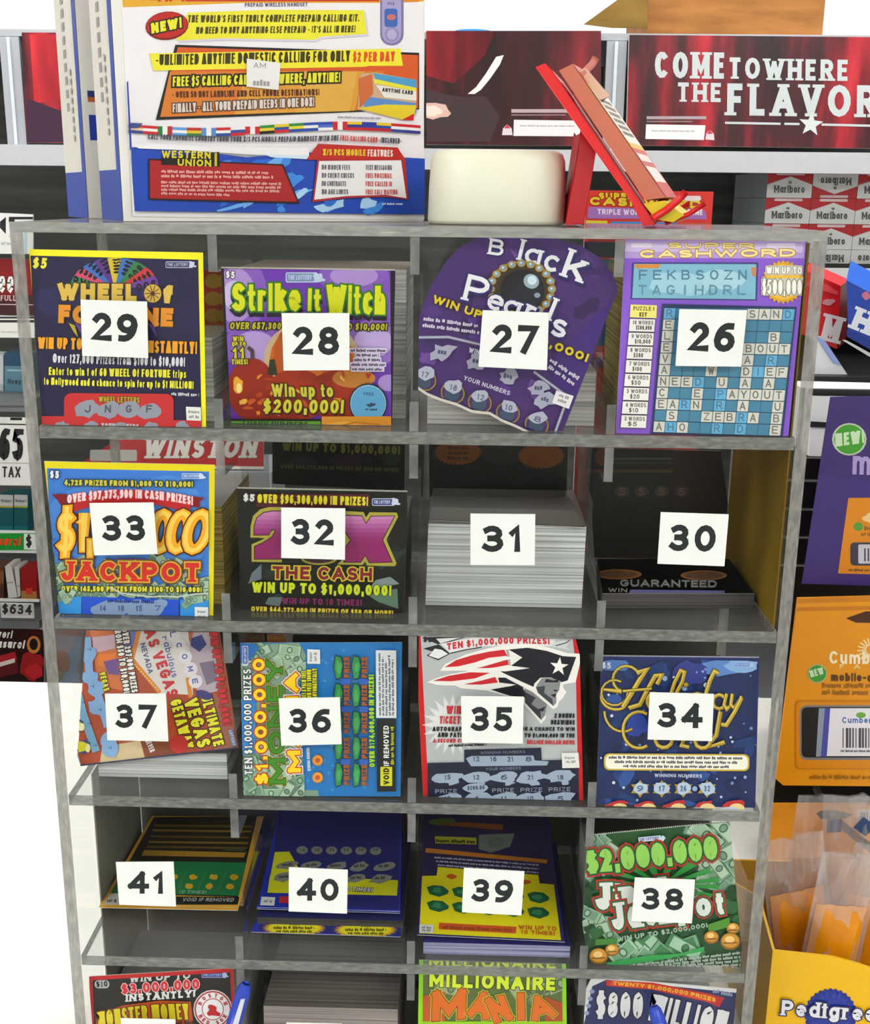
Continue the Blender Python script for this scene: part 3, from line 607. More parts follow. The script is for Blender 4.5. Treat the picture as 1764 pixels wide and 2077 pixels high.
a.E(992, 575, 172, 168, '0E0F16'); a.E(1010, 620, 120, 100, '171A26'); a.E(1062, 500, 62, 56, '8FA6B4', 30); a.E(1068, 492, 36, 36, 'C9DCE6', 30); a.E(1108, 608, 24, 20, '8894A8')
ang('Pearls', [(525, 640), (705, 705), (830, 745), (990, 790), (1170, 790), (1195, 905)], [205, 165, 165, 165, 180, 185], [14, 18, 20, 22, 22, 22])
a.T('WIN UP', 292, 662, 668, 792, 62, 'D2BC1E', .26, '3A2A10', .06); a.T('TO $50,000!', 760, 850, 1492, 1128, 66, 'D2BC1E', .26, '3A2A10', .06)
a.greek(225, 800, 660, 858, 26, 'C9C2D6', 5); a.greek(218, 850, 660, 908, 26, 'C9C2D6', 6); a.greek(1200, 1120, 1430, 1270, 30, 'C9C2D6', 7); a.greek(1190, 1170, 1390, 1310, 28, 'C9C2D6', 8)
for w_, cc in ((26, '6C6A86'), (10, 'B2B4C8')): a.L([(70, 1270), (165, 935), (420, 932), (665, 990)], w_, cc); a.L([(1080, 1200), (1345, 1395), (1240, 1690)], w_, cc)
a.T('WIN', 575, 1050, 655, 1070, 40, 'C9CBE0', .2); a.T('YOUR NUMBERS', 535, 1262, 890, 1385, 34, 'C9C6DA', .2)
for i, (x, y) in enumerate(((370, 1050), (640, 1120), (880, 1240), (1120, 1330), (1170, 1420))): a.blob(x, y, 140 if i == 0 else 100, 80, '9C9EB4', i, 14, .5, -20); a.greek(x - 35, y + 5, x + 35, y + 18, 34, '4A4A66', i)
for i, (x, y) in enumerate(((232, 1245), (452, 1345), (662, 1420), (880, 1500), (1103, 1590))):
    a.E(x, y + 20, 95, 85, '8A7424', 20); a.E(x, y + 20, 84, 74, '3E2258', 20); a.E(x - 5, y + 32, 58, 52, '33465E'); a.blob(x + 8, y - 30, 82, 62, 'A4A8BC', i + 2, 12, .35); a.T(('17', '18', '12', '10', '8')[i], x - 25, y - 8, x + 28, y + 6, 44, '55566E', .2)
a.Q((1255, 1345), (1390, 1388), (1352, 1488), (1222, 1440), 'DCDADE'); a.greek(1272, 1390, 1350, 1415, 22, '8A8890', 4); a.greek(1265, 1425, 1340, 1450, 22, '8A8890', 5)
a.clip = None
tear = [(30, 1265), (170, 1310), (250, 1365), (360, 1410), (480, 1445), (600, 1500), (740, 1515), (830, 1570), (930, 1610), (1050, 1668), (1200, 1690)]
a.L([(x + 3, y + 8) for x, y in tear], 20, 'C6C0B8')
a.build('front_ticket', rt); stack(rt, 2, 0, .026, .12, .034, PAPER, '7A7264')

# 26 -----------------------------------------------------------------
rt = root(3, 0, .03, 'purple crossword scratch ticket pack with blue letter grid, behind number 26')
q = [(205, 142), (1362, 150), (1245, 1405), (135, 1390)]
a = Art(stand(F6, (700, 1395), 0, 1), F6); a.base(q, '8657CE')
a.Q((210, 146), (1355, 154), (1345, 262), (208, 262), 'B89CE0'); a.Q((212, 165), (1340, 175), (1335, 225), (210, 220), 'D2C0EC')
a.T('SUPER', 482, 198, 1030, 202, 36, 'F2DE9A', .26, 'A8742A', .1); a.T('CASHWORD', 305, 260, 1290, 252, 50, 'F6E4A4', .28, 'B8842E', .1)
a.RR(250, 165, 380, 195, 8, 'E4D8F2'); a.RR(1110, 168, 1290, 196, 8, 'E4D8F2')
a.Q((255, 288), (1055, 288), (1048, 530), (245, 522), '3A3F7C'); a.Q((268, 298), (1042, 300), (1036, 522), (256, 514), '7CB4CE'); a.Q((275, 300), (440, 300), (420, 325), (275, 325), 'D88A3A'); a.Q((1010, 320), (1045, 320), (1040, 380), (1015, 375), 'C98050')
a.blob(560, 420, 260, 90, '9CCADC', 2); a.blob(820, 400, 200, 80, 'A4CEDE', 3)
for i, ch in enumerate('FEKBSOZN'): a.T(ch, 298 + i * 90, 398, 352 + i * 90, 398, 62, '4E7E98', .16)
for i, ch in enumerate('TAGIHDRL'): a.T(ch, 292 + i * 90, 492, 346 + i * 90, 494, 62, '5E8EA6', .16)
for i in range(1): a.S(1212, 412, 28, 140, 122, 'D8A022'); a.E(1212, 412, 112, 112, 'E8B83A')
a.RR(1098, 308, 1335, 368, 8, 'C9C4B8'); a.RR(1072, 388, 1350, 498, 10, 'C9C4B8'); a.T('WIN UP TO', 1105, 360, 1330, 362, 44, 'F2F0EA', .22, '8A8474', .08); a.T('$500,000!', 1078, 488, 1345, 492, 92, 'F2F0EA', .22, '8A8474', .06)
a.Q((245, 555), (412, 560), (408, 642), (240, 636), 'ECE07A'); a.T('PUZZLE 1', 262, 592, 395, 595, 26, '6A6434', .2); a.T('KEY', 300, 632, 348, 633, 28, '5A5430', .24)
for i in range(8):
    y = 643 + i * 87; x = 238 - i * 7.6
    a.Q((x, y), (x + 165, y + 4), (x + 158, y + 88), (x - 7, y + 84), '3A3A3A'); a.Q((x + 3, y + 3), (x + 162, y + 7), (x + 156, y + 85), (x - 4, y + 81), 'E8E6E2')
    a.T('%d WORDS' % (10 - i), x + 20, y + 38, x + 150, y + 41, 26, '6A6868', .2); a.T(['$500,000', '$10,000', '$500', '$100', '$50', '$20', '$10', '$5'][i], x + 40, y + 72, x + (140 if i < 2 else 100), y + 74, 28, '5A5858', .2)
g0, g1, g2, g3 = (457, 575), (1285, 582), (1192, 1388), (385, 1364)
a.Q((445, 550), (1296, 570), (1205, 1402), (372, 1374), '22305E'); a.Q(g0, g1, g2, g3, '447F9E')
def gp(c, r):
    u, v = c / 11, r / 11; t = (g0[0] + (g1[0] - g0[0]) * u, g0[1] + (g1[1] - g0[1]) * u); b = (g3[0] + (g2[0] - g3[0]) * u, g3[1] + (g2[1] - g3[1]) * u); return (t[0] + (b[0] - t[0]) * v, t[1] + (b[1] - t[1]) * v)
rows = ['r......SANd', 'E..........', 'L........B.', 'E......BOUT', 'V......A.r.', 'A...W..DiEF', 'NEEd.U.A.A.', 'C..E.pAYOUT', 'EArN.r.A..U', '.S..ZEBrA.B', 'AhO..r.d..E']
for i, rw in enumerate(rows):
    for j, ch in enumerate(rw):
        if ch != '.':
            a.add([[gp(j + .03, i + .04), gp(j + .97, i + .04), gp(j + .97, i + .96), gp(j + .03, i + .96)]], '5CA8D4' if ch.islower() else 'CFCDC4'); a.k -= 1
a.k += 1
for i, rw in enumerate(rows):
    for j, ch in enumerate(rw):
        if ch != '.': p, p2 = gp(j + .24, i + .82), gp(j + .76, i + .82); a.T(ch.upper(), *p, *p2, 50, '55738A' if ch.islower() else '6E6E6C', .16); a.k -= 1
a.k += 1
for i in range(12): a.L([gp(0, i), gp(11, i)], 4, '1E3448')
for j in range(12): a.L([gp(j, 0), gp(j, 11)], 2.5, '2E5A78')
a.build('front_ticket', rt); stack(rt, 3, 0, .02, .11, .098, GOLD, '9A8A9C', x1=.006)

# 33 -----------------------------------------------------------------
rt = root(0, 1, .04, '$5 blue jackpot scratch ticket pack with yellow border, behind number 33')
q = [(325, 292), (1668, 320), (1655, 1532), (390, 1512)]
a = Art(stand(H1, (1000, 1520), 1, -4, .008), H1); a.base(q, 'E6D60A'); ins = [(362, 346), (1624, 372), (1622, 1530), (418, 1512)]; a.add([ins], '3B79D2'); a.clip = ins
a.E(700, 900, 420, 420, '4A88DC'); a.E(1300, 800, 330, 400, '4C8ADE'); a.E(980, 750, 300, 260, '4F8CE0')
a.bills(420, 1060, 1620, 1360, 46, 5, 150); a.P([(380, 960), (420, 1005), (560, 985), (760, 1010), (1000, 1000), (1300, 1010), (1640, 985), (1640, 900), (380, 900)], '3B79D2')
a.T('$5', 388, 418, 460, 422, 58, 'DDE4EE', .26, '1E2A4A', .1, slab=True); a.lotto(1415, 380, 1570, 425, 'C8D8F0', '5A86C8')
a.T('4,725 PRIZES FROM $1,000 TO $10,000!', 502, 474, 1500, 488, 44, 'CFC93A', .26, '26343A', .16)
a.P([(405, 545), (520, 540), (520, 620), (470, 625), (450, 590)], '7E1016'); a.P([(1590, 570), (1500, 560), (1490, 640), (1555, 648), (1550, 610)], '7E1016')
b = arc(1000, 1800, 1300, 1290, -111, -68, 10); b2 = arc(1000, 1800, 1215, 1195, -67, -111.5, 10); a.P(b + b2, 'B81C22')
a.T('OVER $97,375,900 IN CASH PRIZES!', 525, 615, 1500, 628, 66, 'F2D6D8', .22, 'C8484C', .06, bow=48)
for w_, x0, y0, x1, y1, h, sh in (('$', 430, 1020, 585, 1010, 360, .12), ('1', 585, 998, 695, 998, 340, .05), (',', 675, 990, 730, 990, 380, 0), ('0', 1130, 1005, 1335, 1012, 355, -.1), ('0', 1262, 1008, 1470, 1012, 355, -.16), ('0', 1380, 1010, 1608, 1014, 358, -.22)):
    a.T(w_, x0, y0, x1, y1, h, 'F0A81C', .22, '4A1C0C', .03, shear=-sh if w_ == '0' else sh); a.T(w_, x0 + 14, y0 - 14, x1 - 14, y1 - 14, h - 28, 'F6CE5A', .1, shear=-sh if w_ == '0' else sh)
a.T('JACKPOT', 478, 1212, 1558, 1225, 150, 'D02A20', .26, 'C9B23A', .07, slab=True, out2='7A3A12')
a.T('OVER 145,500 PRIZES FROM $100 TO $10,000!', 482, 1296, 1570, 1304, 42, 'D8D034', .26, '2C3A20', .16)
a.Q((418, 1335), (636, 1338), (636, 1492), (425, 1488), '2E90DE'); a.Q((640, 1336), (1396, 1360), (1392, 1540), (640, 1540), '1C50CC'); a.Q((1404, 1364), (1622, 1368), (1622, 1540), (1404, 1540), '2E90DE'); a.Q((420, 1490), (636, 1496), (636, 1530), (420, 1520), '0E2C86')
a.bills(470, 1335, 600, 1350, 3, 3, 110); a.bills(1450, 1350, 1560, 1375, 4, 8, 120)
for x in (810, 930, 1060, 1190): a.blob(x, 1430, 110, 72, '7F97BC', x, 12, .3, -15)
a.E(1230, 1400, 80, 40, '7F97BC', -15); a.greek(840, 1378, 1220, 1388, 24, '16327E', 3)
for x, t_ in ((805, '14'), (945, '18'), (1085, '15'), (1230, '7')): a.T(t_, x - 24, 1448, x + 24, 1450, 46, '3E5A8A', .2)
a.Q((1518, 1415), (1625, 1418), (1625, 1525), (1518, 1522), 'DDE2E4'); a.greek(1538, 1460, 1605, 1462, 20, '8E9498', 2); a.greek(1538, 1500, 1605, 1502, 20, '8E9498', 6)
a.L([(860, 1262), (940, 1305), (1050, 1322), (1190, 1338), (1250, 1332), (1380, 1338), (1500, 1318), (1670, 1304)], 9, 'C9D2CC')
a.build('front_ticket', rt); stack(rt, 0, 1, .03, .125, .066, GOLD, '85837E', x0=.006)

# 32 -----------------------------------------------------------------
rt = root(1, 1, .05, '$5 black scratch ticket pack with big magenta letters, behind number 32')
q = [(205, 532), (1640, 562), (1582, 1662), (240, 1636)]
a = Art(stand(H2, (900, 1648), 1, -12, .02), H2); a.base(q, '0F110D'); a.perf(q[0], q[1], 80, 10, 'A8A8A0')
for i in range(22):
    rd = random.Random(90 + i); a.blob(rd.uniform(280, 1550), rd.uniform(650, 1640), rd.uniform(40, 160), rd.uniform(20, 70), ('1C211C', '23302A', '161B18', '2B3B34')[i % 4], i, 9, .6, rd.uniform(-70, 70))
for pts, cc in (([(330, 1240), (410, 1165), (410, 1290), (300, 1330)], '5E6E78'), ([(1360, 1300), (1480, 1270), (1560, 1330), (1300, 1380)], '7E8C90'), ([(1290, 1420), (1540, 1370), (1550, 1540), (1380, 1480)], '5C7A66'), ([(470, 1440), (590, 1440), (560, 1520), (440, 1500)], '5A6A6C')): a.P(pts, cc)
a.T('$5', 258, 640, 352, 645, 60, 'D8D8D8', .26, '444444', .08); a.R(368, 582, 1310, 690, '4A1220'); a.T('OVER $96,300,000 IN PRIZES!', 376, 655, 1295, 680, 74, 'D8D224', .26); a.lotto(1330, 618, 1520, 680, 'C6CCE4', '2A3478')
gold = 'A8A040'
F2_ = [(350, 920), (352, 850), (375, 780), (430, 738), (500, 725), (575, 725), (575, 1120), (355, 1120), (355, 1020), (430, 985), (500, 940), (530, 890), (510, 870), (480, 892), (470, 918)]
FX_ = [(1100, 760), (1245, 765), (1280, 830), (1325, 768), (1515, 765), (1415, 965), (1495, 1145), (1310, 1150), (1275, 1085), (1235, 1145), (1100, 1145), (1100, 1040), (1155, 965), (1100, 880)]
a.P([(318, 945), (320, 850), (340, 765), (400, 708), (470, 690), (580, 690), (580, 1150), (328, 1145), (328, 1000), (440, 950), (380, 945)], gold); a.E(890, 1120, 150, 52, gold); a.E(890, 1105, 140, 52, '3A1024')
a.P([(1090, 722), (1260, 730), (1280, 775), (1310, 732), (1535, 735), (1548, 770), (1450, 960), (1535, 1160), (1520, 1182), (1290, 1177), (1272, 1145), (1250, 1172), (1040, 1168), (1090, 1120)], gold)
for pts, ox in ((F2_, 1.5), (FX_, 1.5)): a.L(pts + pts[:1], 14, '2A1020'); a.P(pts, '8E1F64')
a.clip0 = a.clip
for pts, x0, x1, y0 in ((F2_, 335, 600, 722), (FX_, 1085, 1530, 755)):
    for i, cc in enumerate(('C27EB4', 'BA6EA8', 'AE5C9A', 'A2488A', '98367A', '92286C')):
        a.clip = [(x0, y0 + i * 36), (x1, y0 + i * 36), (x1, y0 + i * 36 + 36), (x0, y0 + i * 36 + 36)]; a.P(pts, cc); a.k -= 1
    a.k += 1
a.clip = a.clip0
a.T('THE CASH', 500, 1285, 1330, 1302, 106, '7E1A2A', .24, 'C9BA34', .1); a.T('WIN UP TO $1,000,000!', 332, 1398, 1490, 1428, 88, 'C8D81E', .26, '2E3A14', .05)
a.T('WIN UP TO 10 TIMES!', 580, 1494, 1245, 1512, 54, '7A1C58', .26); a.R(320, 1512, 330, 1512, '0F110D'); a.T('OVER $44,272,000 IN PRIZES OF $50 OR MORE!', 325, 1556, 1505, 1592, 42, 'CFC626', .26, '4A1420', .14)
a.Q((595, 1608), (1245, 1628), (1245, 1640), (595, 1622), '4E8A5A'); a.build('front_ticket', rt)
stack(rt, 1, 1, .045, .13, .05, DARKP, '1C1A18')
a = Art(plane_y(.1), H2); q = [(500, 150), (1605, 170), (1600, 560), (500, 500)]; a.base(q, '0D0D0D'); a.T('WIN UP TO $1,000,000!', 582, 222, 1560, 258, 74, '6A6A1C', .26); a.blob(1150, 300, 200, 60, '2C1424', 2); a.blob(750, 310, 150, 40, '1C2228', 3); a.blob(1480, 300, 90, 60, '1E2C22', 4)  # rear ticket's lettering dimmed in colour to stand in for shade
a.T('OVER $44,272,000 IN PRIZES OF $50 OR MORE!', 565, 372, 1555, 400, 34, '4A4A1A', .26); a.build('rear_ticket', rt)

# 31 -----------------------------------------------------------------
rt = root(2, 1, .06, 'tall white-edged stack of folded scratch tickets behind number 31')
fz = floor_z(1); BL = atz(*gq(H3, [(215, 1512)])[0], fz); BR = atz(*gq(H3, [(1512, 1526)])[0], fz); yb = (BL.y + BR.y) / 2
TL, TR = at(*gq(H3, [(240, 815)])[0], yb - .004), at(*gq(H3, [(1556, 872)])[0], yb - .004); h31 = (TL.z + TR.z) / 2 - fz
BL.y = BR.y = yb; dv = Vector((0, min(.095, DEP - .012 - yb), 0)); mb = MB()
tl, tr = Vector((TL.x, yb - .003, fz + h31)), Vector((TR.x, yb - .003, fz + h31))
mb.hexa([tl, tr, BR, BL, tl + dv, tr + dv, BR + dv, BL + dv], [PAPER_W, PAPER_W, M('3A3936', .25), PAPER_W, PAPER_W, PAPER_W]); mb.build('folded_stack', rt)
a = Art((tl + Vector((0, 0, .0003)), Vector((0, 0, 1))), H3); a.base([(262, 600), (1420, 612), (1545, 860), (245, 800)], '2A2724', .0002); a.Q((270, 690), (1460, 720), (1540, 850), (250, 790), '5A5852'); a.build('front_ticket', rt)
a = Art(plane_y(DEP - .01), H3); a.base([(245, 165), (1400, 185), (1390, 640), (250, 610)], '0B090B')
a.blob(900, 250, 300, 100, '1E1A1E', 3)
for x, y in ((485, 235), (1180, 265)): a.S(x, y, 30, 200, 178, '8A4A14', sy=.55)
for i in range(3): a.greek(400, 205 + i * 44, 575, 210 + i * 44, 26, '4A2A10', i)
a.build('rear_ticket', rt)

# 30 -----------------------------------------------------------------
rt = root(3, 1, .07, 'nearly empty dark scratch ticket pack lying flat behind number 30')
fz = floor_z(1) + .011; pl = (Vector((0, 0, fz)), Vector((0, 0, 1)))
a = Art(pl, H4); q = [(180, 1003), (1080, 1003), (930, 800), (150, 800)]; a.base(q, '14110F', .0003)
for x, y in ((275, 890), (780, 897)): a.E(x, y, 138, 30, '8A5416'); a.E(x, y, 118, 22, '5A3410')
a.T('GUARANTEED', 285, 962, 855, 968, 40, '8C8A8A', .2, '2A2A2C', .1); a.T('WIN', 215, 996, 325, 998, 24, '9A9890', .2); a.Q((345, 982), (905, 988), (900, 1008), (335, 1008), '5E5E96'); a.build('front_ticket', rt)
P = [a.w(p, 0) for p in q]; mb = MB(); dn = Vector((0, 0, -.0105)); mb.hexa([P[0], P[1], P[1] + dn, P[0] + dn, P[3], P[2], P[2] + dn, P[3] + dn], DARKP); mb.build('folded_stack', rt)
a = Art(plane_y(DEP - .012), H4); a.base([(85, 140), (880, 160), (930, 520), (940, 860), (90, 850)], '100D0C')
a.R(85, 270, 830, 290, '4A3A10'); a.R(240, 200, 870, 212, '4A4A4E'); a.R(240, 225, 870, 235, '3A3A3E'); a.E(640, 170, 50, 35, '3A3634'); a.Q((590, 160), (880, 165), (880, 500), (600, 490), '241012')
for i, x in enumerate((295, 410, 530, 650)): a.E(x, 400, 44, 34, '3A3230'); a.T('5', x - 20, 422, x + 20, 424, 44, '6E4A40', .2)
for i in range(4): a.L([(110, 560 + i * 75), (900, 575 + i * 75)], 8, '1C1816')
a.build('rear_ticket', rt)
def vt(a, t, x, y0, x2, y1, h, c, **k): return a.T(t, x, y0, x2, y1, h, c, **k)
# 37 -----------------------------------------------------------------
rt = root(0, 2, .05, 'las vegas scratch ticket pack lying sideways, orange and blue, behind number 37')
q = [(265, 110), (1540, 130), (1592, 390), (1700, 1075), (420, 1218), (330, 900), (250, 560), (240, 400)]
b0 = gq(H5, [(1000, 1145)])[0]; p0 = at(*b0, .02); a = Art(tilt_plane(p0, 24), H5); a.base(q, 'A8431C', clip=False); a.clip = [(265, 110), (1540, 130), (1700, 1075), (420, 1218), (320, 900), (242, 500), (240, 400)]
for pts, cc in (([(490, 110), (900, 120), (830, 620), (560, 560)], 'C86A34'), ([(510, 170), (690, 150), (700, 260), (520, 300)], 'C9A8B8'), ([(540, 310), (700, 300), (680, 430), (560, 400)], 'DE7420'), ([(600, 370), (720, 340), (730, 480), (640, 470)], '6A4A8A'), ([(720, 120), (890, 120), (860, 260), (740, 240)], '7A76B8'), ([(590, 1060), (900, 1010), (960, 1170), (570, 1200)], 'C9B48A'), ([(900, 1010), (1280, 1000), (1260, 1130), (940, 1160)], '7A3A1A'), ([(1480, 620), (1620, 700), (1690, 1070), (1500, 1090)], '9A5A44'), ([(1120, 130), (1470, 130), (1560, 600), (1400, 640), (1200, 420)], 'B8A8B4'), ([(1380, 380), (1500, 360), (1530, 520), (1440, 560)], '7A6A84'), ([(1310, 180), (1400, 150), (1440, 230), (1380, 290), (1310, 240)], '2E3A86'), ([(1220, 130), (1330, 130), (1310, 210)], 'B05A2A')): a.P(pts, cc)
a.P([(895, 120), (1290, 120), (1330, 640), (1050, 625), (845, 370)], 'D8D2D0'); a.L([(890, 120), (835, 350), (1060, 622)], 34, 'D8842A'); a.L([(1285, 500), (1310, 660)], 34, 'D8842A')
for i in range(12): a.E(855 + i * 17, 395 + i * 18.5, 6, 6, 'F2DC8A', n=6)
a.T('LAS VEGAS', 905, 60, 1128, 668, 92, 'C22A32', .24); a.T('Fabulous', 1078, 170, 1160, 500, 52, '3A4AA0', .14); a.T('NEVADA', 900, 225, 968, 470, 42, '3A4470', .18)
for ch, x, y in (('L', 1162, 150), ('C', 1212, 238), ('O', 1258, 330), ('M', 1305, 430), ('E', 1342, 530)): a.E(x + 8, y, 56, 56, 'E2DCE2'); a.T(ch, x - 22, y - 18, x - 14, y + 22, 46, '4A5AA8', .2)
a.T('OVER 297,000 PRIZES', 748, 100, 832, 622, 52, 'E8E4E0', .24, '2A2224', .12); a.T('FROM $50 TO $10,000!', 688, 90, 768, 625, 52, 'E8E4E0', .24, '2A2224', .12); a.T('VEGAS', 568, 460, 606, 612, 50, 'D8D02A', .24, '3A2A10', .08)
a.T('WIN UP TO $1,000,000!', 1462, 115, 1572, 890, 66, 'D01E26', .28, '7A1418', .06)
for t_, x0, y0, x1, y1, h in (('ULTIMATE', 1392, 655, 1500, 1062, 88), ('VEGAS', 1255, 690, 1372, 1075, 112), ('GETAWAY', 1142, 690, 1252, 1085, 92)): a.T(t_, x0, y0, x1, y1, h, 'DCD820', .24, '2A1A10', .07)
a.E(1420, 640, 70, 36, '3A3478', 20); a.E(1215, 1040, 76, 76, 'B82420'); a.T("NEVER", 940, 1010, 985, 1110, 44, 'D8D2CC', .22); a.Q((1610, 925), (1655, 915), (1690, 1050), (1645, 1062), '6A7290'); a.T('LOTTERY', 1622, 930, 1655, 1052, 24, 'C9CCD8', .2)
a.L([(375, 160), (362, 360), (380, 560), (440, 800), (545, 1100)], 66, '6E9CBC'); a.L([(470, 170), (480, 300), (490, 460), (560, 640), (640, 900)], 64, '7AA4D2')
for i, (x, y) in enumerate(((470, 300), (500, 500), (540, 580), (550, 740), (650, 1000), (660, 1080))): a.blob(x, y, 86, 80, '7AA4D2', i, 12, .35, 60)
for i, (x, y) in enumerate(((385, 230), (365, 350), (370, 490), (420, 690), (470, 860), (520, 1040), (475, 260), (500, 560), (560, 750), (640, 1060))): a.T('7', x, y, x + 6, y + 24, 26, '3E5E86', .2)
for i, (x, y) in enumerate(((302, 245), (300, 485), (338, 690), (388, 890), (440, 1060))): a.blob(x, y, 70, 66, '33407A', i, 12, .3); a.blob(x - 4, y, 56, 52, 'CFC81E', i + 4, 12, .3); a.blob(x + 40, y + 10, 26, 40, 'E0DCA8', i)
a.L([(245, 190), (235, 400), (245, 560), (330, 900), (420, 1216)], 10, '6EA0C0'); a.L([(420, 1212), (1700, 1068)], 12, '1E2448')
a.build('front_ticket', rt); stack(rt, 0, 2, .026, .1, .019, PAPER_W, '8A8886', x0=.012, x1=.006)
# 36 -----------------------------------------------------------------
rt = root(1, 2, .04, 'blue money scratch ticket pack turned sideways with green leaves, behind number 36')
q = [(197, 226), (1576, 221), (1562, 1535), (232, 1530)]; a = Art(stand(H6, (800, 1532), 2, 7), H6); a.base(q, '1C74BC')
for i in range(40):
    rd = random.Random(200 + i); a.S(rd.uniform(750, 1340), rd.uniform(260, 1500), 4, 22, 6, '4A96D0'); a.k -= 1
a.k += 1
a.P([(197, 226), (330, 230), (360, 280), (300, 360), (200, 330)], '2068B4'); a.P([(200, 330), (330, 240), (700, 226), (760, 340), (700, 500), (740, 1480), (860, 1484), (870, 1534), (232, 1532)], '7C9A82'); sv = a.clip; a.clip = [(200, 226), (760, 226), (745, 1534), (228, 1534)]; a.bills(230, 240, 720, 500, 22, 11, 190); a.bills(230, 1150, 720, 1520, 26, 12, 190); a.Q((200, 700), (330, 660), (330, 1160), (215, 1180), '2E7CC8'); a.P([(197, 226), (330, 230), (360, 270), (290, 360), (200, 400)], '2068B4'); a.clip = sv
a.RR(218, 248, 268, 420, 10, 'C8D2F0'); a.RR(223, 254, 263, 400, 8, '4A5AA8'); a.T('THE LOTTERY', 254, 392, 252, 262, 20, 'D2DAF2', .2)
a.T('TEN $1,000,000 PRIZES', 305, 1345, 292, 445, 66, 'E2E2E0', .2, '2A3A4A', .1, slab=True); a.T('$1,000,000', 440, 1425, 408, 356, 104, 'F2D020', .26, 'B83A1E', .1)
a.T('MONEY', 585, 1418, 558, 372, 138, '3E861E', .24, '1E3A14', .04, slab=True, out2='A89C3A'); a.T('MANIA', 720, 1322, 690, 478, 112, 'F2CE1C', .34, 'C23A1E', .08, out2='D8D8DC')
for i, (x, t_) in enumerate(((760, 'GET A PALM TREE'), (805, 'WIN PRIZE SHOWN'), (852, 'AUTOMATICALLY'))): a.T(t_, x + 2, 696, x, 460 - i * 10, 38, 'D8D428', .24, '3A4A20', .1)
a.Q((772, 275), (880, 280), (882, 400), (772, 398), 'DDE0E2'); a.greek(810, 380, 810, 300, 22, '8E9298', 2); a.greek(850, 375, 850, 300, 22, '8E9298', 3); a.T('WINNING NUMBERS', 800, 1310, 790, 1110, 26, 'C8D4DE', .2)
for y in (1220, 1366): a.S(860, y, 16, 52, 40, 'D8861E'); a.E(860, y, 34, 34, 'E0A038'); a.E(860, y, 22, 22, 'C2562A')
for cx in (1038, 1190):
    for i, y in enumerate((430, 665, 900, 1115, 1340)):
        a.P([(cx - 46 + i * 2, y), (cx - 30 + i * 2, y - 108), (cx + 20, y - 96), (cx + 40, y - 20), (cx + 20, y + 96), (cx - 20, y + 108)], '123A44'); a.P([(cx - 38 + i * 2, y), (cx - 24 + i * 2, y - 96), (cx + 16, y - 86), (cx + 34, y - 20), (cx + 16, y + 84), (cx - 18, y + 96)], '2F8A48'); a.blob(cx, y, 26, 70, '48A05A', i, 10, .5)
        a.T('PRIZE', cx + 92, y + 86, cx + 90, y - 88, 46, 'A2521C', .28, '5A3A1A', .06)
for y in (548, 782, 1230): a.RR(1060, y - 24, 1140, y + 24, 8, '2E5EB4'); a.RR(1215, y - 24, 1290, y + 24, 8, '2E5EB4')
a.T('OVER $174,000,000 IN PRIZES!', 1345, 1272, 1338, 490, 44, '9ECB22', .26, '2A5A3A', .08)
a.Q((1355, 280), (1528, 282), (1530, 856), (1358, 855), 'D2D6DA')
for i in range(5): a.greek(1398 + i * 28, 835, 1392 + i * 28, 300 + (i * 37) % 90, 18, '4E5660', i)
a.Q((1362, 866), (1526, 862), (1524, 1478), (1366, 1480), '171A1C'); a.T('IF REMOVED', 1468, 1262, 1465, 920, 46, 'DADCDC', .22); a.RR(1394, 1270, 1494, 1432, 6, 'C8C81E'); a.T('VOID', 1470, 1420, 1468, 1280, 50, '1E1E10', .24); a.greek(1508, 1250, 1505, 920, 26, 'A8A81E', 8)
a.build('front_ticket', rt); stack(rt, 1, 2, .024, .12, .05, DARKP, '2A2A2C')
a = Art(plane_y(.12), H6); a.base([(130, 150), (1520, 160), (1510, 700), (140, 700)], '171412'); a.P([(405, 150), (640, 150), (610, 222), (385, 222)], 'CC6E3C'); a.P([(560, 150), (650, 150), (640, 222), (590, 222)], 'B8A8A8'); a.T('BONUS', 425, 200, 570, 204, 36, 'E0B84A', .2); a.T('WIN', 230, 215, 340, 216, 40, '5A561C', .24); a.blob(170, 190, 60, 50, '33360E', 3); a.build('rear_ticket', rt)
# 35 -----------------------------------------------------------------
rt = root(2, 2, .03, 'silver football scratch ticket pack with red edges and navy helmeted-man emblem, behind number 35')
q = [(135, 165), (1505, 190), (1558, 1590), (205, 1640)]; pl = stand(H7, (800, 1610), 2, -4, .01)
a = Art(pl, H7); a.base([(135, 165), (1500, 190), (1535, 330), (1565, 1585), (205, 1640)], 'B4B8BC'); a.P([(135, 165), (180, 168), (255, 1640), (200, 1640)], 'C4161E'); a.P([(1475, 190), (1500, 190), (1540, 330), (1570, 1590), (1525, 1590), (1500, 420)], 'C4161E')
for i in range(2): a.S(455, 925, 20, 262 - i * 30, 170 - i * 20, ('D4D6D8', 'DEE0E2')[i], sy=1.0)
a.P([(190, 180), (310, 175), (560, 178), (440, 215), (330, 235), (410, 300), (430, 320), (330, 375), (230, 335), (280, 300), (200, 275), (330, 240)], '1E2024'); a.P([(310, 190), (530, 180), (350, 230)], 'DADCDE'); a.P([(300, 275), (360, 285), (415, 320), (330, 362), (250, 335)], 'E2E4E6')
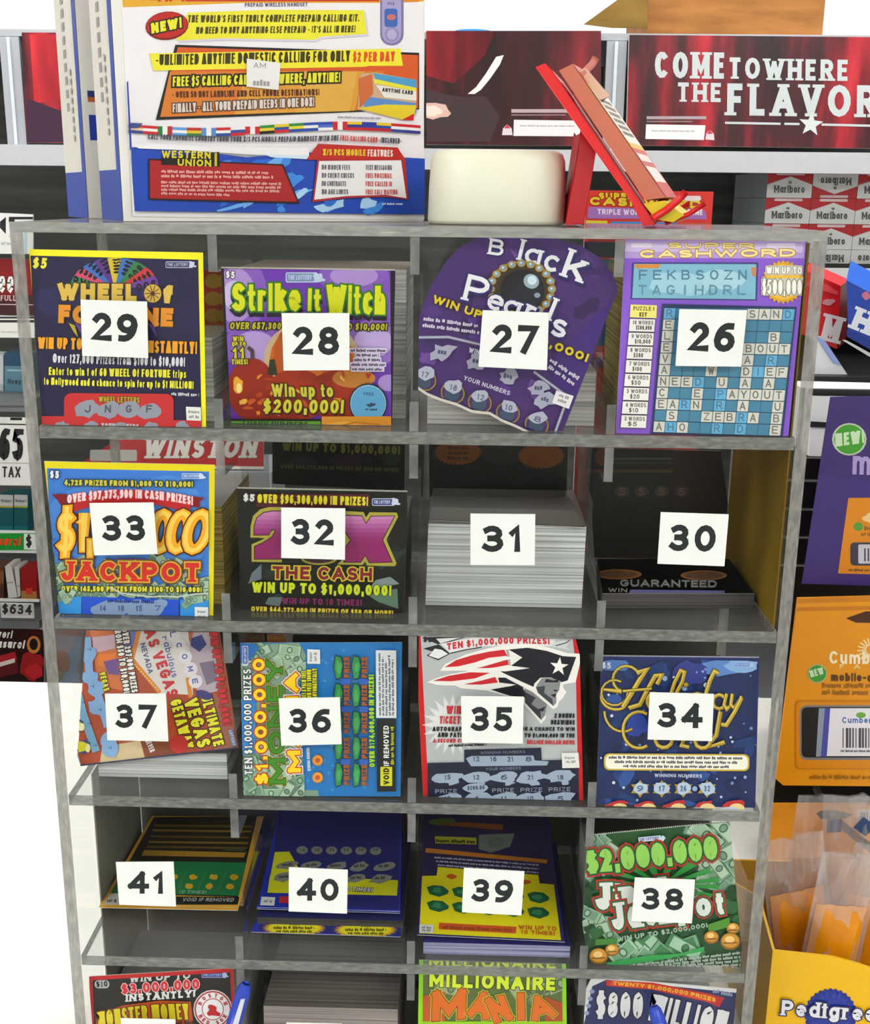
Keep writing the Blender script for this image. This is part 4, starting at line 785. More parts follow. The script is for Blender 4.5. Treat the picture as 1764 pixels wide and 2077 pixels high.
a.P([(350, 235), (620, 180), (1330, 195), (1300, 255), (700, 255), (430, 310)], 'DCDEE0'); a.T('TEN $1,000,000 PRIZES!', 405, 288, 1278, 240, 58, 'C42A3A', .26, bow=26); a.P([(1320, 215), (1450, 200), (1420, 270), (1480, 290), (1290, 255)], 'C9CCD0'); a.L([(1330, 250), (1420, 225), (1450, 200)], 8, '22242A'); a.L([(430, 315), (560, 285), (700, 262)], 9, '22242A'); a.T('$5', 200, 218, 278, 222, 46, '22242A', .26)
W = 'ECEAE6'
a.P([(345, 465), (390, 405), (560, 325), (760, 268), (960, 238), (1150, 238), (1300, 272), (1430, 312), (1555, 318), (1500, 560), (1395, 578), (1392, 605), (1422, 645), (1385, 705), (1362, 720), (1345, 770), (1310, 792), (1240, 730), (1050, 598), (860, 508), (700, 476), (560, 462)], W)
a.P([(232, 560), (330, 520), (440, 490), (600, 462), (830, 480), (900, 520), (1050, 600), (1250, 745), (1245, 870), (1205, 915), (1050, 740), (950, 690), (740, 630), (520, 612), (480, 590), (330, 585)], W)
a.P([(930, 282), (1090, 266), (1250, 292), (1390, 338), (1505, 345), (1432, 545), (1380, 560), (1290, 520), (1200, 522), (1150, 570), (1140, 600), (1050, 560), (860, 470), (1110, 440), (950, 420), (1045, 350)], '0E1220')
a.Q((905, 285), (930, 282), (948, 415), (925, 418), 'A8A4A8')
for pts in ([(385, 432), (480, 372), (620, 330), (760, 300), (892, 282), (915, 335), (760, 352), (640, 392), (500, 425)], [(630, 438), (780, 400), (920, 368), (928, 412), (780, 440)], [(285, 548), (420, 505), (600, 475), (770, 480), (640, 528), (440, 552)], [(548, 578), (700, 545), (815, 515), (838, 562), (700, 580)]): a.P(pts, 'C81E2A')
a.P([(400, 445), (640, 400), (900, 342), (1040, 345), (900, 372), (700, 430), (500, 462)], W); a.P([(650, 450), (900, 425), (1110, 440), (900, 468)], W)
a.P([(775, 622), (950, 592), (1010, 575), (1075, 640), (1070, 690), (940, 675)], '0E1220'); a.P([(840, 520), (900, 520), (1050, 600), (1060, 620), (1000, 580), (850, 562)], '0E1220')
a.P([(1165, 590), (1210, 525), (1290, 522), (1372, 548), (1360, 625), (1335, 660), (1335, 735), (1310, 762), (1180, 650)], '85878A'); a.P([(1235, 560), (1250, 530), (1310, 545), (1355, 535), (1350, 560)], '14161E'); a.P([(1160, 600), (1240, 590), (1230, 650), (1300, 700), (1310, 762), (1180, 650)], '3A3E48'); a.P([(1310, 620), (1355, 628), (1320, 640)], '14161E'); a.P([(1285, 665), (1338, 655), (1320, 690)], '14161E')
a.P([(1065, 610), (1130, 640), (1255, 745), (1240, 840), (1205, 882), (1070, 735)], '7C7E82'); a.P([(1065, 640), (1160, 690), (1120, 745), (1200, 800), (1205, 882), (1070, 735)], '2A2E38'); a.P([(1180, 790), (1245, 765), (1220, 810)], '14161E'); a.L([(1065, 740), (1205, 890)], 14, 'E2E0DC')
a.S(1358, 425, 5, 82, 32, 'F2F0EC', -84)
for t_, x0, x1, y, h, cc in (('WIN', 398, 525, 828, 70, 'C4303E'), ('TICKETS', 340, 545, 912, 66, 'C4303E'), ('AUTOGRAPHED', 280, 620, 976, 40, '1A1C24'), ('AND PATRIOTS', 325, 640, 1026, 40, '1A1C24'), ('A SECOND CHANCE', 285, 650, 1072, 34, 'C4303E'), ('2 BONUS', 1318, 1490, 862, 40, '1A1C24'), ('DRAWINGS', 1288, 1490, 918, 40, '1A1C24'), ('FOR A CHANCE TO WIN', 1010, 1490, 972, 34, '1A1C24'), ('UP TO $1,000,000 IN THE', 1000, 1490, 1028, 36, '1A1C24'), ('MILLION DOLLAR DRIVE', 1085, 1490, 1086, 36, 'C4303E')): a.T(t_, x0, y, x1, y + 2, h, cc, .28, shear=.06)
a.greek(420, 1106, 740, 1096, 20, '1A1C24', 3)
nv = '161C36'; a.Q((552, 1132), (1205, 1116), (1212, 1240), (552, 1250), nv); a.P([(238, 1245), (1535, 1215), (1560, 1590), (245, 1640)], nv); a.P([(1525, 1200), (1568, 1200), (1572, 1590), (1528, 1590)], 'C4161E')
a.T('WINNING NUMBERS', 690, 1170, 1070, 1160, 24, '6A7286', .2); a.T('YOUR NUMBERS', 735, 1310, 1035, 1300, 26, '6A7286', .2)
sc_ = '98A8BE'
a.P([(565, 1205), (610, 1185), (1140, 1180), (1150, 1222), (1270, 1230), (1255, 1265), (610, 1272)], sc_)
for x, t_ in ((655, '12'), (800, '16'), (945, '21'), (1100, '8')): a.T(t_, x - 26, 1232, x + 26, 1230, 42, '33405A', .2)
for r_, y in enumerate((1372, 1552)):
    for i, (x, t_) in enumerate(zip((410, 655, 890, 1115, 1370), (('15', '12', '6', '21', '18'), ('13', '4', '11', '10', '5'))[r_])):
        a.blob(x, y - i * 4, 150, 60, sc_, i + r_ * 5, 14, .35, -6); a.blob(x + 40, y + 40, 60, 30, sc_, i, 9, .5); a.T(t_, x - 26, y + 14, x + 26, y + 12, 42, '33405A', .2)
for i, x in enumerate((395, 655, 880, 1120, 1360)):
    if i == 1: a.blob(650, 1455, 120, 46, sc_, 8, 12, .2); a.T('$200.00', 580, 1470, 725, 1464, 34, '33405A', .22)
    else: a.T('PRIZE', x - 90, 1500 - i * 4, x + 95, 1496 - i * 4, 36, '8A94AA', .18)
a.Q((1380, 1155), (1522, 1152), (1532, 1280), (1385, 1284), 'E2E2E0'); a.greek(1405, 1205, 1500, 1203, 20, '9A9A9C', 2); a.greek(1415, 1240, 1500, 1238, 20, '9A9A9C', 4)
a.build('front_ticket', rt); stack(rt, 2, 2, .03, .12, .05, PAPER, '4A4C48')
# 34 -----------------------------------------------------------------
rt = root(3, 2, .03, 'deep blue snowy scratch ticket pack with gold script title, behind number 34')
q = [(150, 232), (1108, 242), (1084, 1158), (130, 1138)]; a = Art(stand(H8, (600, 1148), 2, 8), H8); a.base(q, '1C2866'); a.perf(q[0], q[1], 90, 6, 'A8A8B0'); ins = [(158, 252), (1098, 262), (1076, 1158), (150, 1138)]; a.add([ins], '16285A'); a.clip = ins
for i in range(46):
    rd = random.Random(300 + i); a.blob(rd.uniform(150, 1090), rd.uniform(240, 1150), rd.uniform(30, 120), rd.uniform(20, 70), ('1C3A7C', '20336A', '12204A', '2A4E92', '18366E')[i % 5], i, 9, .5, rd.uniform(-80, 80))
a.blob(900, 300, 170, 60, '5A86C8', 2); a.blob(1000, 290, 110, 50, '86AEE0', 3); a.blob(250, 290, 110, 40, '4A72B4', 4); a.blob(700, 340, 110, 90, '2E3A8A', 5); a.blob(380, 640, 80, 90, '2440A0', 6)
for i in range(70):
    rd = random.Random(400 + i); r = rd.choice((5, 6, 8, 10, 16)); a.E(rd.uniform(150, 1090), rd.uniform(300, 1130), r, r, ('8EA8D2', 'C0D0E8', '6A8AC0')[i % 3], n=7); a.k -= 1
a.k += 1
a.T('$5', 175, 305, 228, 308, 36, 'D2D6E2', .2, slab=True); a.lotto(960, 272, 1060, 298, 'AFC4E8', '6A90CC')
gd, gdk = 'B89A2A', '4A3C14'
def sw(pts, w_): a.L(pts, w_ + 7, gdk); a.L(pts, w_, gd); a.L([(x - w_ * .2, y - w_ * .15) for x, y in pts], w_ * .3, 'DCC864')
sw(arc(320, 370, 80, 78, -20, -250, 10) + arc(260, 470, 90, 80, -150, -300, 8), 14); sw(arc(250, 450, 78, 75, 0, 300, 12), 10); sw(arc(300, 560, 110, 120, 180, 60, 8), 12); sw(arc(395, 670, 95, 108, -60, -300, 14), 16); sw([(300, 535), (340, 470), (400, 370), (445, 310), (390, 330)], 26); sw([(335, 540), (400, 520), (450, 420), (490, 350), (530, 345), (500, 400)], 24); sw([(300, 440), (420, 430), (470, 425)], 14)
a.T('oliday', 440, 545, 1015, 548, 225, gd, .15, gdk, .02, shear=-.0, gap=.1) if False else None
sw(arc(485, 500, 42, 46, 0, 330, 10), 20); sw([(560, 540), (605, 470), (650, 385), (664, 328), (640, 318), (604, 390), (575, 480), (572, 535), (600, 548), (630, 520)], 20); sw([(650, 465), (622, 530), (638, 548), (672, 515)], 20); a.E(672, 402, 18, 16, gdk); a.E(672, 401, 14, 12, gd)
sw(arc(738, 500, 46, 46, 0, 340, 10), 20); sw([(866, 335), (840, 322), (812, 380), (788, 460), (778, 530), (800, 548), (830, 520)], 22); sw(arc(868, 502, 38, 42, 20, 340, 9), 18); sw([(912, 455), (896, 520), (912, 546), (938, 520)], 18); sw([(945, 455), (936, 520), (958, 540), (1000, 470)], 18)
sw([(1000, 480), (960, 560), (910, 640), (880, 635)], 22); sw([(875, 560), (850, 700), (800, 770), (900, 740)], 24)
sw(arc(540, 725, 50, 48, 0, 340, 10), 20); sw([(640, 770), (680, 680), (720, 580), (700, 570), (660, 680), (650, 760), (690, 770)], 20); sw(arc(770, 730, 46, 46, 0, 340, 10), 20)
a.RR(186, 806, 1046, 906, 32, 'C2A83A', .006); a.RR(196, 815, 1036, 897, 28, 'ECEADC', .006)
for i, (x0, x1) in enumerate(((215, 1010), (250, 975), (300, 925))): a.greek(x0, 836 + i * 26, x1, 841 + i * 26, 15, '33364A', i + 5)
a.T('WINNING NUMBERS', 485, 945, 765, 950, 20, 'B8C4DA', .22)
for i, (x, t_) in enumerate(((400, '9'), (528, '17'), (655, '26'), (795, '32'))): a.S(x, 1015, 6, 62, 36, 'A88A2A', sy=.85); a.blob(x, 1012, 52, 46, 'A9BCD2', i, 11, .35); a.T(t_, x - 18, 1030, x + 18, 1030, 34, '4A6080', .2)
for i, x in enumerate((255, 425, 600, 772, 945)): a.blob(x, 1115, 80, 36, 'B42A2A', i, 10, .4, -15); a.E(x + 25, 1130, 46, 30, 'E0C88A'); a.blob(x - 20, 1150, 80, 34, 'B4C8DC', i + 3, 10, .3)
a.build('front_ticket', rt); stack(rt, 3, 2, .03, .12, .06, DARKP, '1A1A1C')
# 41 -----------------------------------------------------------------
def lying(cell, row, label, fr, q, h, tilt, col, y=.08, bm=None):
    """a folded pack lying flat: the top ticket faces up, its near edge over a low stack"""
    rt = root(cell, row, y, label); bx, by = gq(fr, [((q[0][0] + q[1][0]) / 2, (q[0][1] + q[1][1]) / 2)])[0]
    p0 = atz(bx, by, floor_z(row) + h); pl = tilt_plane(p0, 90 - tilt); a = Art(pl, fr, 2e-5); a.base(q, col, .0004); return rt, a
rt, a = lying(0, 3, 'gold and green scratch ticket pack lying flat at the back, behind number 41', K1, [(400, 884), (1532, 908), (1745, 140), (835, 140)], .012, 4, 'D49E30')
pk = [(480, 800), (1560, 800), (1690, 140), (835, 140)]
a.Q((505, 770), (1535, 800), (1690, 140), (850, 150), '1E180E'); a.Q((1030, 795), (1545, 800), (1530, 862), (1030, 862), '12120E'); a.Q((440, 860), (560, 862), (565, 770), (490, 770), 'B8B4AE'); a.greek(470, 840, 550, 842, 24, '5A564E', 3)
a.Q((500, 765), (1540, 790), (1602, 520), (650, 505), '14763F')
for i, y in enumerate((210, 250, 300, 345, 385, 430)): a.Q((860 - i * 16, y), (1668 - (y - 140) * .235, y + 10), (1664 - (y - 140) * .235, y + 26), (852 - i * 16, y + 16), '8A6A1E' if i % 2 else '6A501A')
a.Q((770, 420), (1590, 440), (1582, 480), (750, 465), 'A87E22'); a.Q((1430, 405), (1590, 408), (1585, 430), (1420, 425), '3A4A30')
for x, y in ((1170, 640), (1335, 640), (1500, 640), (1135, 715), (1300, 715), (1470, 715), (1010, 640), (980, 715)): a.blob(x, y, 40, 28, 'C8A024', x, 9, .3)
for x in (1060, 1225, 1390): a.L([(x + 50, 600), (x - 20, 750)], 5, '4E8A66')
a.T('10 TIMES!', 1050, 775, 1270, 778, 26, '9AB8A4', .2, shear=.4); a.T('VOID IF REMOVED', 1080, 838, 1495, 842, 28, 'B8B8B4', .2, shear=.4); a.L([(405, 868), (1535, 892)], 8, 'D8B45A')
a.build('front_ticket', rt); stack(rt, 0, 3, .062, .145, .01, sheets_mat('tan_folded_edges', '8A7048', 'D0B488', 500), 'B89A5A', x0=.005, x1=.006)
# 40 -----------------------------------------------------------------
rt, a = lying(1, 3, 'blue scratch ticket pack with yellow number panel lying flat, behind number 40', K2, [(290, 915), (1482, 952), (1500, 60), (480, 60)], .016, 6, '1C2CA4', .06)
a.P([(370, 880), (1470, 925), (1490, 60), (480, 60)], '24276E')
for x, y in ((755, 100), (1268, 112)): a.S(x, y, 26, 235, 200, 'D2C81E', sy=.42); a.greek(x - 120, 120, x + 120, 126, 20, '4A4010', 3)
for i, y in enumerate((240, 282, 322)): a.greek(495 + i * 15, y, 1480 - i * 40, y + 14, 18, '9A9CC8', i + 3)
a.P([(440, 445), (572, 442), (590, 360), (1378, 372), (1370, 458), (1482, 462), (1456, 808), (378, 784)], 'D4D41E'); a.P([(400, 640), (1464, 680), (1456, 808), (378, 784)], 'D4D41E')
a.T('WINNING NUMBERS', 810, 378, 1140, 384, 20, '2A2C1C', .22); a.T('YOUR NUMBERS', 815, 498, 1100, 512, 24, '2A2C1C', .22)
for i in range(6): a.E(668 + i * 122, 430 + i * 2, 48, 34, '7E8078'); a.E(668 + i * 122, 430 + i * 2, 34, 24, '8A8C84'); a.T(str(14 + i * 5), 648 + i * 122, 442, 690 + i * 122, 442, 26, '3A3C38', .2)
for i in range(5):
    for j in range(2): a.blob(545 + i * 200 - j * 30, 560 + i * 4 + j * 100, 105, 42, '84867C', i + j * 5, 11, .35, -10); a.greek(500 + i * 200 - j * 30, 566 + i * 4 + j * 100, 590 + i * 200 - j * 30, 560 + i * 4 + j * 100, 22, '34362E', i)
a.T('10 TIMES!', 1010, 776, 1245, 786, 34, 'D8D8CC', .24, '3A3C20', .1, shear=.3); a.Q((330, 825), (445, 830), (435, 900), (318, 896), 'C8CACC'); a.greek(350, 870, 420, 873, 20, '7A7C80', 3); a.Q((480, 822), (560, 824), (555, 880), (475, 876), 'B82A30'); a.L([(285, 915), (1482, 950)], 7, 'B8C0E0')
a.build('front_ticket', rt); stack(rt, 1, 3, .03, .145, .013, DARKP, '1C2058', x0=.004, x1=.004)
a = Art(tilt_plane(atz(*gq(K2, [(860, 1125)])[0], floor_z(3) + .006), 78), K2, 2e-5); a.base([(240, 1108), (1485, 1150), (1492, 962), (318, 928)], '1C2CA4', .0004); a.P([(300, 1100), (1478, 1140), (1488, 965), (340, 935)], '24276E'); a.P([(345, 935), (1488, 968), (1482, 1028), (335, 990)], 'C2641A'); a.P([(520, 942), (1330, 965), (1300, 1000), (500, 975)], 'C2B41E'); a.T('OVER $200,000,000 IN CASH PRIZES', 525, 968, 1320, 990, 26, '3A3010', .24)
for x, y in ((600, 1078), (1195, 1095)): a.S(x, y, 26, 268, 225, 'C89A1E', sy=.26); a.E(x, y, 215, 52, 'D2CC1E'); a.T('OVER', x - 40, y - 22, x + 40, y - 20, 20, '4A3C10', .24); a.greek(x - 170, y + 6, x + 170, y + 8, 22, '4A3C10', 5); a.greek(x - 150, y + 36, x + 150, y + 38, 20, '4A3C10', 7)
a.build('folded_flap', rt)
# 39 -----------------------------------------------------------------
rt, a = lying(2, 3, 'yellow and navy scratch ticket pack with green gems lying flat, behind number 39', K3, [(182, 1132), (1416, 1192), (1275, 140), (228, 130)], .012, 10, '26226A', .05)
a.P([(240, 130), (1260, 140), (1340, 720), (215, 640)], '2A2148'); a.blob(400, 190, 130, 40, '4A5E2A', 2); a.P([(560, 195), (900, 215), (900, 262), (330, 215)], '8A4A1E'); a.P([(335, 312), (680, 325), (680, 382), (340, 372)], 'A8A42A'); a.greek(345, 362, 670, 372, 26, '2A2A10', 2); a.P([(700, 300), (1000, 290), (960, 400), (800, 450), (700, 420)], '6A746C'); a.blob(840, 370, 90, 60, '5A6660', 3)
a.P([(260, 412), (1270, 508), (1268, 540), (256, 448)], 'B4701E')
for i in range(3): a.greek(330 + i * 15, 495 + i * 32, 1200, 560 + i * 32, 14, 'B0AEC8', i)
a.P([(230, 645), (350, 642), (360, 570), (1195, 636), (1206, 706), (1325, 716), (1385, 1180), (205, 1122)], 'DED214')
for i, x in enumerate((470, 620, 780, 940, 1090)): a.blob(x, 648 + i * 12, 55, 28, 'C4521A', i, 9, .4)
for j, y in enumerate((770, 898)):
    for i in range(5):
        x, yy = 362 + i * 209, y + i * 14; a.P([(x - 95, yy - 30), (x - 40, yy - 48), (x + 40, yy - 40), (x + 90, yy), (x + 80, yy + 25), (x + 10, yy + 50), (x - 70, yy + 28)], '175C38'); a.blob(x - 10, yy - 5, 50, 28, '3A8A58', i, 9, .4)
a.P([(370, 1038), (1015, 1072), (1008, 1128), (368, 1092)], 'C2521E'); a.greek(400, 1085, 980, 1112, 26, '8A3A18', 3); a.T('WIN UP TO', 1030, 1092, 1345, 1108, 36, 'C2621E', .26); a.T('10 TIMES!', 1050, 1132, 1330, 1146, 34, 'C2621E', .26); a.Q((208, 1052), (325, 1058), (320, 1126), (206, 1120), 'D2D4D4'); a.greek(225, 1085, 305, 1089, 18, '7A7C80', 3); a.greek(225, 1110, 300, 1113, 18, '7A7C80', 4)
a.build('front_ticket', rt); stack(rt, 2, 3, .012, .145, .009, sheets_mat('lavender_folded_edges', '3A3A72', 'A8AAC8', 1500), '26226A', x0=.005, x1=.005)
# 38 -----------------------------------------------------------------
rt = root(3, 3, .03, 'green holiday scratch ticket pack with banknotes and gold bells, tilted behind number 38')
q = [(100, 215), (985, 128), (1062, 948), (205, 968)]; a = Art(stand(K4, (600, 958), 3, -3, .008), K4); a.base(q, '1C4A26'); a.perf((130, 208), (830, 140), 60, 5)
a.bills(110, 200, 330, 420, 8, 21, 190); a.bills(780, 150, 1020, 420, 9, 22, 190); a.bills(780, 380, 930, 560, 5, 26, 150); a.bills(190, 620, 330, 760, 5, 23, 150); a.bills(350, 800, 800, 900, 12, 24, 180, ('6E9E7A', '3C7A4A', '9ABFA4'))
for i in range(16): a.P([(600, 480), (600 + 330 * math.cos(i * .4), 470 + 140 * math.sin(i * .4)), (600 + 330 * math.cos(i * .4 + .2), 470 + 140 * math.sin(i * .4 + .2))], '2E8A3C')
for i in range(20):
    rd = random.Random(500 + i); a.blob(rd.choice((170, 240, 960, 1000)) + rd.uniform(-40, 40), rd.uniform(460, 820), 50, 40, ('16401E', '225A2C', '0F3218')[i % 3], i, 9, .5)
a.T('$10', 132, 266, 222, 258, 34, 'C8D2CC', .24, '2A4A3A', .1); a.P([(475, 208), (600, 196), (602, 222), (478, 234)], 'C8D0E4'); a.T('THE LOTTERY', 482, 228, 590, 217, 16, '3A4A9A', .2); a.blob(612, 212, 16, 18, 'C8D0E4', 3)
a.T('$2,000,000', 190, 412, 920, 326, 128, '8CC85A', .3, '14502A', .07, slab=True, out2='A8281E', gap=.08)
a.T('Ji', 240, 610, 380, 605, 150, 'D8DCD8', .28, '1A5A34', .06, slab=True, out2='A8281E'); a.T('ngle', 390, 600, 745, 560, 150, 'D8DCD8', .28, '1A5A34', .06, slab=True, out2='A8281E')
a.T('Jackp', 335, 722, 770, 668, 150, 'D8DCD8', .26, '1A5A34', .06, slab=True, out2='A8281E'); a.T('ot', 800, 648, 960, 632, 130, 'D8DCD8', .26, '1A5A34', .06, slab=True, out2='A8281E')
a.P([(860, 690), (980, 650), (985, 700), (865, 735)], '4A8A2A'); a.P([(240, 770), (360, 765), (355, 800), (235, 805)], '3C7A2E'); a.T('WIN UP TO $2,000,000!', 360, 785, 860, 705, 26, '9AB8A0', .24)
for x, y, r in ((255, 866, 46), (985, 782, 48), (880, 760, 36), (330, 830, 34), (1000, 710, 32)): a.E(x, y, r * 1.15, r, '8A5A14'); a.E(x, y - 4, r, r * .82, 'C48A2A'); a.E(x - 4, y - 10, r * .55, r * .4, 'E6C078'); a.L([(x - r * .8, y + 10), (x + r * .8, y + 8)], 5, '5A3A0C')
a.P([(300, 900), (520, 860), (700, 850), (840, 810), (840, 835), (560, 890), (310, 925)], '2E9A4A')
for i in range(6): a.greek(240 + i * 110, 945 - i * 2, 1040, 850 + i * 22, 14, 'A8B4AC', i + 4)
a.build('front_ticket', rt); stack(rt, 3, 3, .035, .12, .05, PAPER, '2A2C2A')
# 42 -----------------------------------------------------------------
rt = root(0, 4, .03, '$10 black and red baseball scratch ticket pack, bottom left compartment')
pl = tilt_plane(at(*gq(K1, [(900, 1900)])[0], .008), 0); a = Art(pl, K1); a.base([(323, 1446), (1492, 1378), (1540, 2560), (360, 2560)], 'B8181E'); ins = [(352, 1476), (1470, 1412), (1510, 2540), (390, 2540)]; a.add([ins], '14100F'); a.clip = ins
a.RR(368, 1476, 488, 1542, 30, 'A8A8A8'); a.T('$10', 382, 1532, 475, 1526, 46, '1A1A1A', .24, slab=True); a.T('WIN UP TO', 652, 1492, 1145, 1462, 54, 'C8C8C8', .26, shear=.1, slab=True); a.T('$3,000,000', 588, 1590, 1222, 1545, 82, 'CC2A34', .26, 'E8C8CC', .06, slab=True); a.T('INSTANTLY!', 622, 1650, 1185, 1612, 58, 'D8D8D8', .28, shear=.1, slab=True); a.lotto(1238, 1412, 1425, 1455, 'A8B4DC', '2A3A86')
a.P([(378, 1750), (600, 1680), (900, 1640), (1150, 1650), (1175, 1850), (1180, 2300), (390, 2300)], 'B8481C'); a.T('MONSTER MONEY', 400, 1865, 1140, 1795, 130, 'D8C81E', .24, '5A2A10', .06, bow=20); a.greek(1030, 1838, 1175, 1830, 30, '3A2A1A', 3); a.R(395, 1900, 1180, 2300, '8A2A16')
cx, cy = 1330, 1710; a.E(cx, cy, 158, 158, 'D8D8DC'); a.E(cx, cy, 150, 150, 'A81C26'); a.E(cx, cy, 138, 138, 'DCDCE0'); a.E(cx, cy, 90, 90, 'B02A34'); a.E(cx, cy, 83, 83, 'E2E2E6')
for t_, s0, s1, rr, fl in (('BOSTON', 205, 335, 98, 1), ('RED SOX', 150, 30, 128, -1)):
    for i, ch in enumerate(t_):
        an = s0 + (s1 - s0) * i / (len(t_) - 1); x, y = cx + rr * math.cos(R_(an)), cy + rr * math.sin(R_(an)); d = (-math.sin(R_(an)) * fl, math.cos(R_(an)) * fl)
        if ch != ' ': a.T(ch, x - d[0] * 12, y - d[1] * 12, x + d[0] * 12, y + d[1] * 12, 32, 'A81C26', .26, slab=True)
a.P([(1300, 1668), (1362, 1690), (1358, 1722), (1392, 1742), (1388, 1765), (1330, 1758), (1295, 1762), (1280, 1742), (1300, 1715)], 'B8181E'); a.blob(1318, 1690, 34, 22, 'B8181E', 4)
a.build('front_ticket', rt); stack(rt, 0, 4, .03, .12, .06, PAPER, '8A8A88')
# 43 -----------------------------------------------------------------
rt = root(1, 4, .06, 'grey-edged stack of folded scratch tickets, bottom row beside the blue pen')
fz = floor_z(4); P = [at(*v, .03) for v in gq(K2, [(345, 1715), (1462, 1762)])]; zt = min((P[0].z + P[1].z) / 2, ROWZ[3] - .004); mb = MB(); st = sheets_mat('rosy_folded_edges', '7A706E', 'A89C9A', 700)
mb.hexa([(P[0].x, .03, zt), (P[1].x, .03, zt), (P[1].x, .03, fz), (P[0].x, .03, fz), (P[0].x, .13, zt), (P[1].x, .13, zt), (P[1].x, .13, fz), (P[0].x, .13, fz)], [st, st, sheets_mat('grey_top_layers', '4E4844', '7A726C', 300, 'Y'), st, st, st]); mb.build('folded_stack', rt)
a = Art(plane_y(.134), K2); a.base([(530, 1440), (1500, 1460), (1500, 1700), (530, 1700)], '5A2C20'); a.R(560, 1440, 640, 1495, '6A625A'); a.R(640, 1450, 1160, 1490, '1E2A28'); a.R(1160, 1450, 1430, 1475, '5A7266'); a.build('rear_ticket', rt)
# 44 -----------------------------------------------------------------
rt = root(2, 4, .03, 'lime and orange millionaire scratch ticket pack, bottom row third from left')
pl = tilt_plane(at(*gq(K3, [(820, 1870)])[0], .016), 0); a = Art(pl, K3); a.base([(205, 1285), (1425, 1300), (1440, 2500), (185, 2500)], '8ED412'); ins = [(240, 1285), (1392, 1300), (1402, 2480), (228, 2480)]; a.add([ins], '5A6A38'); a.clip = ins
a.bills(250, 1300, 1390, 1600, 16, 31, 260, ('7A8A5A', '96A67A', '5E7048')); a.P([(230, 1640), (420, 1600), (420, 1900), (228, 1900)], 'B8561C'); a.P([(1250, 1640), (1400, 1700), (1402, 1900), (1250, 1880)], 'A84A20'); a.Q((228, 1850), (1402, 1850), (1402, 2480), (228, 2480), '8CC416')
a.T('MILLIONAIRE', 285, 1398, 1340, 1416, 96, 'C8D83A', .26, '4A4A1A', .04); a.T('MILLIONAIRE', 288, 1562, 1335, 1594, 122, 'CCE034', .26, '3A3A14', .05)
for ch, x0, y0, x1, y1, h, r in (('M', 310, 1850, 590, 1828, 250, .1), ('A', 600, 1800, 780, 1840, 220, .05), ('N', 830, 1868, 990, 1830, 220, -.15), ('I', 1010, 1840, 1100, 1838, 230, 0), ('A', 1150, 1850, 1350, 1800, 200, -.12)): a.T(ch, x0, y0, x1, y1, h, 'D86A1C', .27, '5A3410', .025, shear=r, out2='C2C834')
a.build('front_ticket', rt); stack(rt, 2, 4, .028, .12, .06, PAPER, '8A8A88')
# 45 -----------------------------------------------------------------
rt = root(3, 4, .03, 'navy and white $800 scratch ticket pack, bottom right compartment')
pl = tilt_plane(at(*gq(K4, [(620, 1250)])[0], .01), 0); a = Art(pl, K4); a.base([(190, 1048), (215, 1000), (300, 995), (1062, 1062), (990, 1500), (80, 1500)], 'D2D2D4'); ins = [(225, 1010), (300, 1005), (1035, 1080), (960, 1500), (110, 1500)]; a.P([(215, 1045), (300, 1005), (1035, 1080), (960, 1500), (110, 1500)], '232A5C'); a.P([(190, 1050), (215, 1000), (222, 1040), (120, 1500), (70, 1500)], 'DADADC')
a.P([(300, 1008), (560, 1022), (880, 1085), (955, 1108), (925, 1158), (860, 1130), (560, 1062), (300, 1040)], 'B81E22'); a.P([(330, 1014), (560, 1030), (900, 1098), (880, 1130), (560, 1055), (320, 1035)], 'CC4A1C'); a.T('TWENTY $1,000,000 PRIZES', 335, 1036, 905, 1130, 22, 'E0B02A', .26, bow=16); a.greek(890, 1075, 1000, 1098, 20, '8A90B4', 3)
a.T('$800', 240, 1212, 500, 1218, 138, 'D2D2D6', .28, '10142E', .05, shear=.02); a.T('MILLION', 530, 1230, 950, 1330, 150, 'D2D2D6', .28, '10142E', .05)
for i in range(4): a.E(190 + i * 10, 1190 - i * 40, 14, 12, '8A94C0')
a.build('front_ticket', rt); stack(rt, 3, 4, .03, .12, .06, PAPER, '8A8A88')
BOUND[0] = None
# keep every pack inside its own compartment
for o in list(COL.objects):
    if o.name.startswith('scratch_ticket_pack') and o.type == 'EMPTY':
        c = min(range(4), key=lambda i: abs(o.location.x - sum(CELLX[i]) / 2)); r = min(range(5), key=lambda i: abs(o.location.z - floor_z(i)))
        lo, hi = CELLX[c][0] + .0006, CELLX[c][1] - .0006
        if '27' in o['label'] or '37' in o['label'] or '38' in o['label']: lo, hi = lo - .006, hi + .006
        ylo = min(v.co.y + o.location.y for ch in o.children for v in ch.data.vertices); dy = max(0, .0006 - ylo)
        for ch in o.children:
            for v in ch.data.vertices:
                w_ = v.co + o.location; w_.y += dy; v.co.x = min(max(w_.x, lo), hi) - o.location.x; v.co.y = min(w_.y, DEP - .0045) - o.location.y; v.co.z = min(max(w_.z, floor_z(r)), (ZT - .0061 if r == 0 else ROWZ[r - 1] - .0004)) - o.location.z
